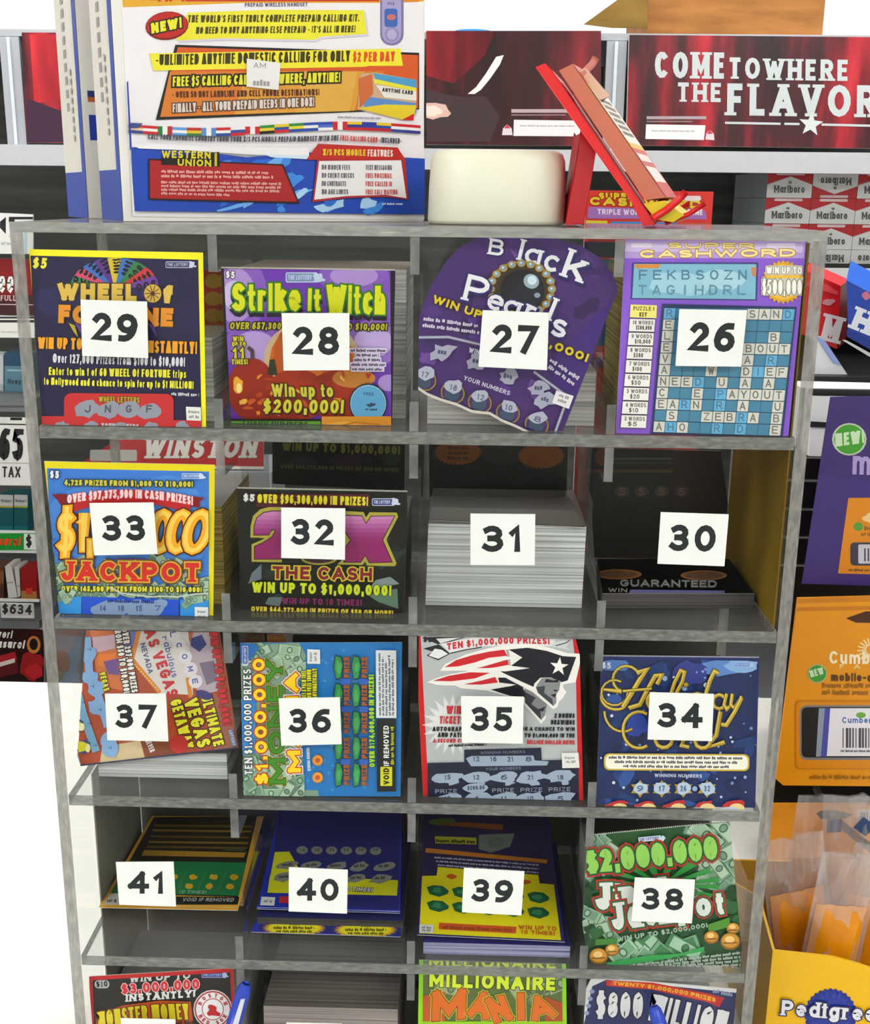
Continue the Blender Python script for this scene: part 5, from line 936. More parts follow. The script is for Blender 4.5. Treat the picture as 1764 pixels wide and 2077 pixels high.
# pens ----------------------------------------------------------------
for nm, fr, tp, bt, L in (('blue plastic pen leaning on the case between the bottom left tickets', K1, (1600, 1500), (1500, 1832), .118), ('blue plastic pen tip in front of the $800 ticket', K4, (562, 1152), (595, 1252), .112)):
    A = at(*gq(fr, [tp])[0], -.0105); B = at(*gq(fr, [bt])[0], -.0150); d = (B - A).normalized(); Lz = (A.z - CT - .0006) / -d.z; B = A + d * Lz
    t = empty('ballpoint_pen', (B.x, B.y, CT), nm, 'pen', 'blue pens'); mb = MB(); f = lambda k: A + (B - A) * k
    mb.tube([f(0), f(.02), f(.06), f(.3)], [.0028, .0044, .0051, .0052], M('1C3EB4', .3, .5), 12); cap = mb.build('cap', t, True)
    mb = MB(); mb.tube([f(.3), f(.35), f(.9), f(1)], [.0046, .0046, .0044, .0012], M('2248BE', .35, .5), 12); mb.build('barrel', t, True)
    mb = MB(); o_ = Vector((.0012, -.0058, 0)); mb.hexa([f(.06) + o_ + Vector((-.0016, 0, 0)), f(.06) + o_ + Vector((.0012, 0, 0)), f(.27) + o_ + Vector((.0022, 0, 0)), f(.27) + o_ + Vector((-.0022, 0, 0)), f(.06) + o_ + Vector((-.0016, .0012, 0)), f(.06) + o_ + Vector((.0012, .0012, 0)), f(.27) + o_ + Vector((.0022, .0012, 0)), f(.27) + o_ + Vector((-.0022, .0012, 0))], M('C9CCD2', .35)); tag(mb.build('clip', cap), 'pale clip')
# ------------------------------------------------------------------ on top of the case: calling-kit boxes
C0 = at(250, 440, .03); C0.z = ZT + .0004
U = Vector((math.cos(R_(30)), math.sin(R_(30)), 0)); NB = Vector((math.sin(R_(30)), -math.cos(R_(30)), 0)); BK = -NB; BH = .23
def on_left(px): return (hit(px, 436, C0, -U) - C0).dot(BK)
d1 = on_left(208); g1 = on_left(180); d2 = on_left(140)
wid = (hit(858, 440, C0, NB) - C0).dot(U)
cream, blue = 'ECEAE6', '1E3FA6'
def box_print(o, fr, full):
    if not full:
        return
def kit_box(c, dep, label, full):
    t = empty('calling_kit_box', c + U * wid / 2 + BK * dep / 2, label, 'box', 'boxes standing on the case'); t.rotation_euler = (0, 0, 0)
    mb = MB(); q = [c + Vector((0, 0, BH)), c + U * wid + Vector((0, 0, BH)), c + U * wid, c]; mb.hexa(q + [p + BK * dep for p in q], M('E8E6E2', .4)); mb.build('carton', t)
    # spine print
    s = Art((c - U * .0002, -U), F1, 3e-5); top = lambda k: c + BK * (dep * k)
    def sp(u0, u1, z0, z1, col):   # rectangle on the spine: u along depth from the front, z in metres
        s.k += 1; e = -U * (s.eps * s.k + .0003); s.face([c + BK * (dep * a_) + Vector((0, 0, z_)) + e for a_, z_ in ((u0, z0), (u1, z0), (u1, z1), (u0, z1))], M(col, .35))
    sp(0, 1, 0, BH, 'E2DED6'); sp(0, .16, 0, BH, blue); sp(0, 1, 0, .030, blue); sp(.2, 1, .03, .05, blue if False else 'E2DED6'); sp(.16, .3, .1, .14, 'DCD8D0')
    for i in range(14): sp(.55, .68, .07 + i * .0085, .0755 + i * .0085, '9A9894')
    for i in range(8): sp(.35, .42, .05 + i * .006, .054 + i * .006, 'B4B0AA')
    s.build('spine_print', t)
    a = Art((c + NB * .0004, NB), F1, 2.5e-5)
    if not full:      # only a sliver of this front shows past the nearer box
        def fr_(u0, u1, z0, z1, col): a.k += 1; e = NB * (a.eps * a.k); a.face([c + NB * .0004 + U * (wid * p_) + Vector((0, 0, z_)) + e for p_, z_ in ((u0, z0), (u1, z0), (u1, z1), (u0, z1))], M(col, .35))
        fr_(0, 1, 0, BH, 'ECEAE6'); fr_(.02, 1, .005, .066, blue); fr_(.01, 1, .066, .074, 'E6E4E0'); fr_(.0, .08, 0, .05, 'E6E4E0'); fr_(.02, .9, .074, .081, 'C8602A'); fr_(.02, .07, .077, .081, '2A3A7A'); fr_(0, 1, .175, BH, 'D8A81E'); a.build('front_print', t); return
    a.base([(490, -70), (1722, -70), (1724, 895), (535, 880)], 'ECEAEE', .0003)
    a.P([(490, -70), (1722, -70), (1722, 6), (1540, 12), (1000, 12), (500, 30)], 'E0A82A'); a.R(760, -60, 1540, 6, 'C4301E'); a.greek(610, 4, 950, 2, 26, 'C8401E', 4); a.P([(1540, -10), (1722, -10), (1700, 8), (1640, 10)], 'D88A2A'); a.T('PREPAID WIRELESS HANDSET', 995, 28, 1250, 26, 16, '4A4468', .2)
    a.RR(1545, -40, 1640, 185, 44, '7A72A8', .0); a.RR(1552, -40, 1630, 176, 38, 'A49CC8'); a.RR(1562, 35, 1615, 110, 12, '3A62B4'); a.E(1590, 70, 18, 12, 'C8706A'); a.E(1592, 140, 28, 30, '8E86B8'); a.E(1592, 140, 20, 22, 'B0A8D0'); a.T('PCS', 1575, 20, 1602, 20, 10, '4A4680', .2)
    for g_, cc in ((8, 'D6CEE2'), (0, 'E8E234')): a.P([(715 + g_, 165 + g_), (762 + g_, 52 + g_), (1100 + g_, 40 + g_), (1478 + g_, 42 + g_), (1490 + g_, 138 + g_), (1300 + g_, 150 + g_), (1280 + g_, 162 + g_), (900 + g_, 156 + g_)], cc)
    a.T("THE WORLD'S FIRST TRULY COMPLETE PREPAID CALLING KIT.", 762, 92, 1458, 88, 30, '4A4414', .26, shear=.1); a.T("NO NEED TO BUY ANYTHING ELSE PREPAID - IT'S ALL IN HERE!", 795, 138, 1442, 132, 28, '4A4414', .26, shear=.1)
    a.E(678, 105, 88, 58, '7A1210', -6); a.E(678, 102, 84, 53, 'BC2018', -6); a.T('NEW!', 615, 138, 738, 112, 42, 'E4E02A', .3, '2A1A10', .14, shear=.15)
    a.P([(712, 182), (1702, 215), (1702, 445), (632, 488)], '16120E'); a.P([(722, 192), (1698, 224), (1698, 440), (650, 476)], 'D2581E')
    a.P([(690, 290), (1560, 290), (1460, 448), (650, 476)], 'D47A28'); a.P([(1000, 290), (1480, 290), (1440, 450), (950, 465)], 'DA9A36'); a.P([(1230, 290), (1450, 290), (1420, 452), (1200, 458)], 'DCA844')
    a.P([(606, 218), (1625, 198), (1636, 268), (1500, 268), (1480, 272), (700, 286), (622, 288)], 'ECE232'); a.T("*UNLIMITED ANYTIME DOMESTIC CALLING FOR ONLY", 632, 266, 1420, 250, 44, '3A3410', .26, shear=.05); a.T('$2 PER DAY', 1432, 252, 1602, 250, 40, 'D8521E', .26, shear=.05)
    a.T('FREE $5 CALLING CARD* - ANYWHERE, ANYTIME!', 700, 352, 1380, 334, 40, 'E2DC2E', .26, '1E180C', .16, shear=.06); a.T('* OVER 50 HOT LANDLINE AND CELL PHONE DESTINATIONS!', 698, 398, 1296, 388, 26, '5A2A10', .24); a.T('FINALLY - ALL YOUR PREPAID NEEDS IN ONE BOX!', 700, 458, 1275, 432, 36, 'D8CCC4', .22, '5A3A2A', .12, shear=.04)
    for pts, cc in (([(1465, 300), (1520, 295), (1690, 325), (1688, 470), (1640, 490), (1450, 445)], 'C8A88A'), ([(1515, 298), (1690, 325), (1690, 360), (1525, 330)], '4A9AC8'), ([(1515, 320), (1690, 358), (1690, 372), (1520, 340)], 'E0DA3A'), ([(1525, 345), (1690, 372), (1690, 410), (1560, 396)], 'E4E2DC'), ([(1470, 390), (1690, 420), (1690, 460), (1480, 440)], '5A8AC8'), ([(1450, 440), (1560, 425), (1690, 428), (1680, 470), (1640, 488)], 'E0C82E'), ([(1455, 320), (1510, 300), (1515, 380), (1460, 440)], 'C86A3A'), ([(1630, 488), (1680, 462), (1678, 490)], 'C8201E')): a.P(pts, cc)
    a.T('ANYTIME CARD', 1550, 372, 1675, 386, 16, '2A2A2A', .24); a.greek(1370, 478, 1545, 484, 6, '8A86A0', 2)
    # strip of flags
    fl = [('B84A2A', 'E8C8A8', '3A4A8A'), ('C8202A', 'ECEAEA', 'C8202A'), ('2A7A3A', 'ECEAEA', 'B82A2A'), ('5A9AD8', 'ECEAEA', '5A9AD8'), ('B8301E', 'D8B82A', '3A7A3A'), ('5A8AC8', 'ECEAEA', '5A8AC8'), ('C8202A', 'ECEAEA', '2A4A9A'), ('ECEAEA', '2A4A9A', 'C8202A'), ('C8202A', 'ECEAEA', 'C8202A'), ('2A8A3A', 'E0C82A', '1A1A1A'), ('E0C82A', '2A4A9A', 'C8202A'), ('2A8A3A', 'E0D03A', '2A4A9A'), ('2A4AA8', 'ECEAEA', '2A4AA8'), ('2A4AA8', '4A6AC8', 'ECEAEA'), ('C8202A', 'ECEAEA', 'C8202A'), ('E0C82A', '2A3A8A', 'C8202A'), ('2A3A9A', '2A3A9A', 'B8202A'), ('E0C82A', '2A4A9A', 'B8202A'), ('C8202A', 'ECEAEA', '2A4A9A'), ('C8202A', 'E8E6E6', '2A3A8A')]
    yy = lambda x: 522 + 14 * math.sin((x - 520) / 1180 * 2 * math.pi) + 5 * (x - 520) / 1180
    for i, cs in enumerate(fl):
        x0, x1 = 520 + i * 59.2, 520 + i * 59.2 + 60
        for j, cc in enumerate(cs):
            if i in (2, 5, 8, 14): a.Q((x0 + j * 20, yy(x0) - 17), (x0 + j * 20 + 20, yy(x0) - 17), (x0 + j * 20 + 20, yy(x1) + 17), (x0 + j * 20, yy(x1) + 17), cc)
            else: a.Q((x0, yy(x0) - 17 + j * 11.5), (x1, yy(x1) - 17 + j * 11.5), (x1, yy(x1) - 5 + j * 11.5), (x0, yy(x0) - 5 + j * 11.5), cc)
        a.k -= 2
    a.P([(520, 500), (578, 502), (560, 520), (520, 522)], '3A4A8A'); a.T('CALL YOUR FAVORITE COUNTRY FROM YOUR X/S PCS MOBILE PREPAID HANDSET WITH THE', 598, 566, 1372, 572, 22, '4A4A5A', .22, shear=.05, bow=-8); a.T('FREE CALLING CARD', 1378, 572, 1530, 580, 22, 'C8504A', .22); a.T('(INCLUDED)', 1536, 580, 1628, 585, 22, '4A4A5A', .2)
    a.P([(530, 600), (620, 595), (800, 615), (1000, 640), (1250, 620), (1722, 645), (1722, 872), (540, 858)], '1E48B4')
    for i in range(34):
        rd = random.Random(700 + i); x = rd.choice((rd.uniform(850, 1250), rd.uniform(900, 1600))); y = rd.uniform(640, 850) if x < 1240 else rd.uniform(815, 860); a.blob(x, y, rd.uniform(20, 80), rd.uniform(10, 34), ('2A6AD0', '3E8AE2', '6AAEEC', 'A8D2F2', '2458C0')[i % 5], i, 9, .5, rd.uniform(-50, 10))
    a.P([(530, 590), (640, 585), (900, 600), (1250, 600), (1250, 640), (1000, 628), (760, 612), (560, 604)], 'ECEAEE'); a.P([(1060, 628), (1250, 632), (1250, 648), (1100, 640)], 'D2E4F4')
    a.P([(598, 645), (1145, 668), (1212, 828), (600, 812)], '2A0E10'); a.P([(604, 652), (1140, 674), (1202, 820), (606, 806)], 'A81E20')
    for i in range(2): a.greek(650, 702 + i * 18, 1085 + i * 20, 708 + i * 18, 11, 'E0A8A0', i + 4)
    for i in range(4): a.greek(650, 745 + i * 15, 1140 - i * 4 - (200 if i == 3 else 0), 752 + i * 15, 10, 'E0A8A0', i + 9)
    a.P([(650, 640), (885, 618), (888, 678), (650, 670)], '14120C'); a.T('WESTERN', 652, 642, 850, 646, 30, 'D8C82A', .24); a.T('UNION', 716, 674, 852, 678, 28, 'D8C82A', .24); a.R(866, 622, 876, 676, 'C8B82A')
    a.P([(1286, 585), (1608, 600), (1642, 652), (1238, 650)], 'B8221E'); a.P([(1286, 585), (1608, 600), (1640, 650), (1652, 812), (1560, 800), (1400, 805), (1262, 822), (1282, 652)], 'A82A2E'); a.P([(1290, 655), (1622, 652), (1644, 806), (1560, 792), (1400, 797), (1270, 812)], 'ECEAEC'); a.P([(1286, 588), (1606, 602), (1638, 650), (1246, 648)], 'BE2620')
    a.T('X/S PCS MOBILE', 1305, 632, 1478, 634, 26, 'D8C02A', .26); a.T('FEATURES', 1486, 636, 1588, 638, 28, 'ECDAD0', .24)
    for i, (l_, r_) in enumerate((('NO HIDDEN FEES', 'TEXT MESSAGING'), ('NO CREDIT CHECKS', 'FREE VOICEMAIL'), ('NO CONTRACTS', 'FREE CALLER ID'), ('NO AGE LIMITS', 'FREE CALL WAITING'))):
        y = 690 + i * 33; a.T(l_, 1300, y, 1300 + 8.2 * len(l_), y + 1, 20, '6A6A72', .22); a.T(r_, 1478, y + 1, 1478 + 7.6 * len(r_), y + 2, 20, 'C85A54' if i else '6A6A72', .22)
    a.greek(1545, 832, 1630, 832, 8, 'C8D4EC', 3); a.P([(508, 655), (528, 672), (542, 866), (520, 872), (510, 700)], 'ECEAE8')
    a.P([(490, 360), (515, 330), (530, 600), (510, 640)], blue)
    fp = a.build('front_print', t); a = Art((c + NB * .0022, NB), F1, 3e-5)
    a.base([(1003, 238), (1140, 256), (1132, 366), (1002, 352)], 'E6E6E4', .0002); a.T('AM', 1030, 276, 1080, 278, 22, '9A9A9A', .16); a.greek(1028, 345, 1100, 348, 22, '9A9A9A', 5); tag(a.build('price_sticker', fp), 'white price sticker')
kit_box(C0, d1, 'white, blue and yellow calling kit box, nearer one with its full front showing', True)
kit_box(C0 + BK * g1, d2 - g1, 'calling kit box mostly hidden behind the nearer box, only spine showing', False)
# ------------------------------------------------------------------ cream tub
c = at(1006, 455, .078); cx_, cy_t, r0 = c.x, .078, (at(1148, 455, .078) - at(866, 455, .078)).length / 2
zt = at(1006, 304, .05).z - ZT; mb = MB(); prof = [(0, 0), (.93, 0), (.97, .01), (.985, .06), (.97, .5), (.945, .86), (.91, .95), (.85, .99), (.7, 1.0), (0, 1.005)]; N = 40; rings = []
sup = lambda t, e=.62: (math.copysign(abs(math.cos(t)) ** e, math.cos(t)), math.copysign(abs(math.sin(t)) ** e, math.sin(t)))
vs = [(cx_ + r0 * k * sup(2 * math.pi * i / N)[0], cy_t + .036 * k * sup(2 * math.pi * i / N)[1], ZT + .0004 + zt * z) for k, z in prof[1:-1] for i in range(N)]; n_ = len(prof) - 2
fs = [(r * N + i, r * N + (i + 1) % N, (r + 1) * N + (i + 1) % N, (r + 1) * N + i) for r in range(n_ - 1) for i in range(N)] + [tuple(range((n_ - 1) * N, n_ * N)), tuple(reversed(range(N)))]
mb.mesh(vs, fs, M('E6E6D2', .35, .5, var=.02)); tub = mb.build('plastic_tub', smooth=True); tag(tub, 'cream white rounded plastic tub upside down on top of the case', 'tub')
ei = tub.modifiers.new('edges', 'EDGE_SPLIT'); ei.split_angle = R_(60)
# ------------------------------------------------------------------ red easel with a small carton
def P2(x, y, Y): p = F2[0] + x / F2[2], F2[1] + y / F2[2]; return at(*p, Y)
RED = M('DC141C', .3, .5); RED2 = M('BC1018', .3, .5)
ey, ew = .028, .07       # depth of its near side, its width away from the viewer
es = empty('countertop_easel', (P2(740, 880, ey).x, ey + .03, ZT), 'red plastic easel leaning on top of the case, seen from the side', 'easel')
dep = Vector((.012, ew, 0))
mb = MB(); pts = [P2(*p, ey) for p in ((448, 268), (478, 256), (505, 275), (912, 880), (908, 889), (868, 889), (820, 800))]; mb.prism(pts, dep, RED); mb.build('back_board', es, bevel=.0008)
mb = MB(); pts = [P2(*p, ey + .012) for p in ((622, 520), (680, 600), (632, 886), (565, 886), (600, 640))]; mb.prism(pts, Vector((0, .045, 0)), RED2); mb.build('rear_leg', es, bevel=.0008)
for k in (0., .052):
    mb = MB(); mb.tube([P2(902, 866, ey) + Vector((0, k, 0)), P2(960, 830, ey) + Vector((0, k, 0)), P2(1005, 792, ey) + Vector((0, k, 0)), P2(1035, 760, ey) + Vector((0, k, 0))], .0022, RED); mb.build('ledge_prong', es, True)
    mb = MB(); mb.tube([P2(960, 884, ey) + Vector((0, k + .006, 0)), P2(1050, 850, ey) + Vector((0, k + .006, 0)), P2(1118, 806, ey) + Vector((0, k + .006, 0))], .0016, RED); mb.build('ledge_prong', es, True)
cb = empty('display_carton', (P2(750, 600, ey).x, ey + .03, P2(750, 880, ey).z), 'slim red and yellow carton resting on the red easel', 'carton')
KR = M('C4705A', .6); q_ = [(522, 288), (575, 262), (945, 790), (862, 800)]; P4 = [P2(*p, ey + .003) + Vector((.0016, 0, .0012)) for p in q_]; d4 = Vector((.016, .055, 0))
mb = MB(); mb.hexa(P4 + [p + d4 for p in P4], [KR, KR, M('C8B08A'), M('C41C20', .35), M('C8A030'), KR]); mb.build('carton_body', cb)
a, b = P4[1], P4[2]; nrm = (b - a).cross(d4).normalized(); nrm = nrm if nrm.x > 0 else -nrm
pr = MB()
def pq(u0, u1, v0, v1, col, k): pr.face([a + (b - a) * u + d4 * v + nrm * (.0003 + k * .00008) for u, v in ((u0, v0), (u1, v0), (u1, v1), (u0, v1))], M(col, .35))
pq(0, 1, 0, 1, 'C8282A', 0); pq(.14, .62, .0, 1, 'E2B81E', 1); pq(.18, .58, .04, .96, 'ECE8E2', 2); pq(.66, .72, .05, .9, 'ECD8D2', 2); pq(.76, .88, .05, .9, 'ECE0DA', 2)
for i in range(6): pq(.24 + i * .05, .27 + i * .05, .15, .85, '5A4A44', 3)
pr.build('front_print', cb)
mb = MB(); g = [P2(*p, ey + .002) for p in ((868, 806), (948, 794), (1028, 852), (985, 880), (915, 868))]; mb.prism(g, Vector((.014, .05, 0)), M('D8C01E', .4)); tag(mb.build('end_flap', cb), 'yellow end flap')
mb = MB(); g = [P2(*p, ey + .01) for p in ((585, 290), (640, 268), (735, 380), (700, 395), (610, 345))]; mb.prism(g, Vector((0, .04, 0)), M('D8B09A', .7)); tf = tag(mb.build('torn_flap', cb), 'torn kraft top flap')
mb = MB(); mb.tube([P2(600, 320, ey + .01), P2(640, 280, ey + .012), P2(665, 255, ey + .02), P2(680, 228, ey + .02)], .0022, M('C87A6E', .6)); tag(mb.build('twist_tie', tf, True), 'pink twist tie')
# ------------------------------------------------------------------ tall red crossword poster behind the case
Yp = .2; tl, tr = at(1196, 386, Yp), at(1432, 396, Yp); xl, xr = at(1186, 455, Yp).x, at(1442, 460, Yp).x
po = empty('poster_stand', ((xl + xr) / 2, Yp + .01, CT), 'tall red poster with yellow crossword title standing behind the case', 'poster')
a = Art((Vector((0, Yp, 0)), Vector((0, -1, 0))), F2, 5e-5)
fr_px = lambda x, y: ((x - F2[0]) * F2[2], (y - F2[1]) * F2[2])
q = [fr_px(1196, 386), fr_px(1432, 396), fr_px(1446, 470), fr_px(1445, 900), fr_px(1175, 900), fr_px(1186, 455)]
def wz(x, z): d = Vector((x, Yp, z)) - CAM; l = ROT.transposed() @ d; return fr_px(CX + FPX * l.x / -l.z, CY - FPX * l.y / -l.z)
b_ = [wz(xl, tl.z), wz(xr, tl.z), wz(xr, CT + .001), wz(xl, CT + .001)]; a.base(b_, 'D8362E', .004)
a.T('SUPER', 690, 788, 830, 790, 26, 'E0C42A', .3, '8A2010', .1); a.T('CASHWORD', 655, 812, 1095, 826, 34, 'E0C42A', .3, '8A2010', .1); a.RR(1030, 775, 1095, 795, 8, 'E6D8DC')
a.Q((650, 818), (1112, 832), (1118, 868), (645, 865), 'A070B8'); a.T('TRIPLE WORD', 685, 848, 870, 852, 22, 'E2D8EA', .24); a.T('GAME', 1040, 850, 1100, 852, 24, 'ECE4EC', .24)
a.Q((640, 872), (725, 874), (725, 905), (640, 905), 'D8CE3A'); a.Q((740, 876), (1000, 880), (1002, 930), (742, 930), '3A86C8'); a.Q((1000, 880), (1200, 886), (1200, 990), (1000, 985), 'C8503A')
y0 = 930; P3 = lambda x, y: fr_px(x, y)
for pts, cc in (([(1180, 490), (1450, 495), (1450, 525), (1180, 520)], '16283C'), ([(1180, 526), (1450, 530), (1450, 702), (1180, 700)], '2E6E9E'), ([(1180, 706), (1450, 708), (1450, 722), (1180, 720)], 'C4202A'), ([(1180, 724), (1450, 726), (1450, 748), (1180, 746)], '6A2A78'), ([(1180, 750), (1450, 752), (1450, 950), (1180, 950)], 'C42820'), ([(1250, 780), (1400, 782), (1400, 850), (1250, 848)], '3A5AB0')): a.P([P3(*p) for p in pts], cc)
for i in range(9): a.L([P3(1180, 545 + i * 18), P3(1450, 549 + i * 18)], 3, '1E4A70')
for i in range(8):
    for j in range(9): a.T('BCDFGHOR'[(i * 5 + j * 3) % 8], *P3(1192 + i * 28, 559 + j * 18), *P3(1200 + i * 28, 559 + j * 18), 18, '1E4A70', .18); a.k -= 1
a.T('TRIPLE WIN', *P3(1195, 742), *P3(1420, 744), 26, '9A6AA8', .22); a.build('printed_board', po)
mb = MB(); mb.box(xl, xr, Yp + .0045, Yp + .06, CT + .0005, CT + .012, M('B82A24')); mb.build('foot', po)
# ------------------------------------------------------------------ cigarette shelving on the back wall
YB = 1.65
def A1(px, py, y): return at(px, py, y)
GREY = M('A9ACB4', .4, .4); GREYD = M('84878C', .45); DARK = ramp_mat('dark_slatwall', [(.3, '3A3D3C'), (.55, '4A4E4C'), (.75, '5A5F5C')], (2, 2, 40), 3)
fx = empty('shelving_unit', (0, 1.8, 0), 'grey metal cigarette shelving along the back wall', 'shelving')
zt, zs, zb = at(1000, 64, 1.55).z, at(1000, 302, 1.55).z, at(1000, 345, 1.53).z
zbase = at(40, 1425, 1.5).z
mb = MB(); mb.box(-1.9, 1.9, 1.99, 2.05, 0, zt - .002, DARK); tag(mb.build('back_board', fx), 'dark slatted back board')
mb = MB(); mb.box(-1.9, 1.9, 1.562, 1.985, zt - .012, zt, GREY); mb.build('canopy_top', fx)
mb = MB(); mb.box(-1.9, 1.9, 1.53, 1.57, zb, zs - .001, M('BFC1C6', .4)); mb.build('front_rail', fx)
xs = [at(24, 150, 1.56).x, at(1248, 150, 1.56).x]
for x in xs:
    mb = MB(); mb.box(x - .018, x + .018, 1.5595, 1.6, zs, zt - .013, GREY); mb.box(x - .004, x + .002, 1.5565, 1.5594, zs, zt - .014, M('D2DCE4', .15, .6)); mb.build('upright', fx)
SH = [at(1700, 536, 1.6).z, at(30, 845, 1.6).z, at(30, 1262, 1.6).z]
mb = MB(); mb.box(-1.9, 1.9, 1.5, 1.988, 0, zbase, M('8A8D90', .5)); tag(mb.build('base_cabinet', fx), 'grey base')
# header signs
WOOD = ramp_mat('red_plank_print', [(.36, '1C060E'), (.48, '440E1A'), (.57, '7E1422'), (.66, 'B01C2C'), (.8, 'D0303E')], (16, 1, 2.4), 6, .3, .4)
WOODD = ramp_mat('dark_red_plank_print', [(.35, '1A060C'), (.5, '3A0A14'), (.62, '641420'), (.75, '8A1E28')], (14, 1, 2.2), 6, .3, .4)
def sign(label, qx, mat, yd=1.546):
    a = Art(plane_y(yd), F2, 6e-5); a.base(qx, mat, .012); return a
a = sign('', [(8, 122), (700, 122), (700, 578), (8, 572)], WOODD)
a.P([(8, 122), (280, 122), (240, 220), (120, 330), (8, 300)], ramp_mat('mid_red_plank_print', [(.3, '3A0A14'), (.5, '6E141E'), (.7, 'A02028')], (16, 1, 2), 6)); a.P([(8, 350), (70, 370), (150, 385), (240, 380), (300, 460), (260, 560), (8, 560)], '3C2A30'); a.blob(40, 440, 90, 40, 'D8B0A4', 3, 12, .5, 8); a.blob(30, 440, 50, 26, 'ECD4C8', 5)
a.P([(172, 372), (205, 345), (245, 290), (285, 225), (315, 218), (300, 255), (262, 310), (225, 355), (200, 372)], 'ECE8E6')
a.R(345, 432, 600, 446, 'B8A0A4'); a.R(345, 452, 560, 458, '8A6A70'); a.Q((355, 474), (640, 478), (640, 540), (353, 538), 'E8E2E4'); a.greek(380, 500, 600, 502, 6, 'A8A0A4', 2); a.P([(308, 535), (312, 508), (328, 492), (346, 508), (350, 535)], 'D8CCD0'); a.P([(316, 508), (328, 492), (342, 508)], 'C23040')
tag(a.build('header_sign'), 'dark red plank sign with white curved mark, left of the grey upright', 'sign', 'header signs over the shelves')
a = sign('', [(812, 138), (2100, 150), (2100, 592), (800, 575)], WOOD)
SV = 'C2CACC'
for t_, x0, x1, y, h in (('COME', 912, 1190, 308, 104), ('TO', 1204, 1328, 311, 84), ('WHERE', 1345, 1678, 316, 84), ('THE', 1000, 1176, 402, 76), ('FLAVOR', 1198, 1790, 456, 126)): a.T(t_, x0, y, x1, y + (x1 - x0) * .014, h, SV, .21, slab=True, gap=.2)
a.T('.', 1800, 462, 1812, 462, 100, SV, .25); a.L([(1190, 486), (1410, 490)], 9, SV); a.L([(1425, 490), (1485, 491)], 9, SV); a.L([(1572, 493), (2080, 505)], 9, SV); a.S(1530, 492, 5, 50, 21, 'D0D6D8', -84)
a.R(880, 460, 1116, 472, 'A89AA0'); a.R(880, 478, 1060, 484, '8A6A70'); a.Q((878, 492), (1113, 496), (1106, 554), (875, 550), 'E8E6E6'); a.greek(900, 520, 1070, 522, 6, 'A8A0A4', 2); a.P([(1112, 552), (1116, 528), (1130, 514), (1146, 530), (1148, 555)], 'D8CCD0'); a.P([(1118, 530), (1130, 514), (1142, 530)], 'C23040')
tag(a.build('header_sign'), 'dark red plank sign with silver lettering above the shelves, right', 'sign', 'header signs over the shelves')
a = Art(plane_y(1.546), F1, 6e-5); a.base([(88, 132), (1000, 135), (1000, 585), (108, 580)], WOOD, .012); a.P([(120, 140), (320, 140), (300, 400), (140, 420)], ramp_mat('bright_red_plank_print', [(.3, '3A0A18'), (.5, '9A1A26'), (.7, 'D03038')], (14, 1, 3), 6)); a.P([(110, 400), (300, 470), (300, 580), (110, 575)], '3A1A38')
tag(a.build('header_sign'), 'red plank sign at the left edge, behind the kit boxes', 'sign', 'header signs over the shelves')
# cardboard box and a blue lid on top of the shelving
KF = ramp_mat('brown_cardboard', [(.3, '8A5A2A'), (.6, 'A87038'), (.8, 'B87E44')], (8, 8, 40), 4, .75)
zc = zt + .0004; c0 = at(1312, 61, 1.62); c1 = at(1668, 61, 1.62); bx = empty('cardboard_box', ((c0.x + c1.x) / 2, 1.75, zt), 'open brown cardboard box on top of the shelving', 'box')
zh = at(1500, -46, 1.62).z
mb = MB(); y0, y1 = 1.62, 1.93
for b in ((c0.x, c1.x, y0, y0 + .005, zc, zh), (c0.x, c1.x, y1 - .005, y1, zc, zh), (c0.x, c0.x + .005, y0 + .005, y1 - .005, zc, zh), (c1.x - .005, c1.x, y0 + .005, y1 - .005, zc, zh), (c0.x + .005, c1.x - .005, y0 + .005, y1 - .005, zc, zc + .005)): mb.box(*b, KF)
mb.build('box_walls', bx)
mb = MB(); mb.prism([at(*p, 1.6) for p in ((1268, -12), (1313, -12), (1313, 57), (1240, 56), (1184, 49))], Vector((0, .004, 0)), ramp_mat('dark_cardboard', [(.3, '6E5420'), (.6, '8A6A30'), (.8, '9A7A40')], (8, 8, 20), 4, .8)); mb.build('side_flap', bx)
b0, b1 = at(912, 54, 1.62), at(1006, 54, 1.62); mb = MB(); N = 24; m_ = (b0.x + b1.x) / 2; rr = (b1.x - b0.x) / 2
vs = [(m_ + rr * k * math.cos(2 * math.pi * i / N), 1.68 + rr * k * math.sin(2 * math.pi * i / N), zt + .0005 + h) for k, h in ((1, 0), (1, .008), (.85, .016)) for i in range(N)]
mb.mesh(vs, [(r * N + i, r * N + (i + 1) % N, (r + 1) * N + (i + 1) % N, (r + 1) * N + i) for r in range(2) for i in range(N)] + [tuple(range(2 * N, 3 * N)), tuple(reversed(range(N)))], M('1E7AC0', .4)); tag(mb.build('plastic_dish'), 'round blue plastic dish upside down on top of the shelving', 'dish')
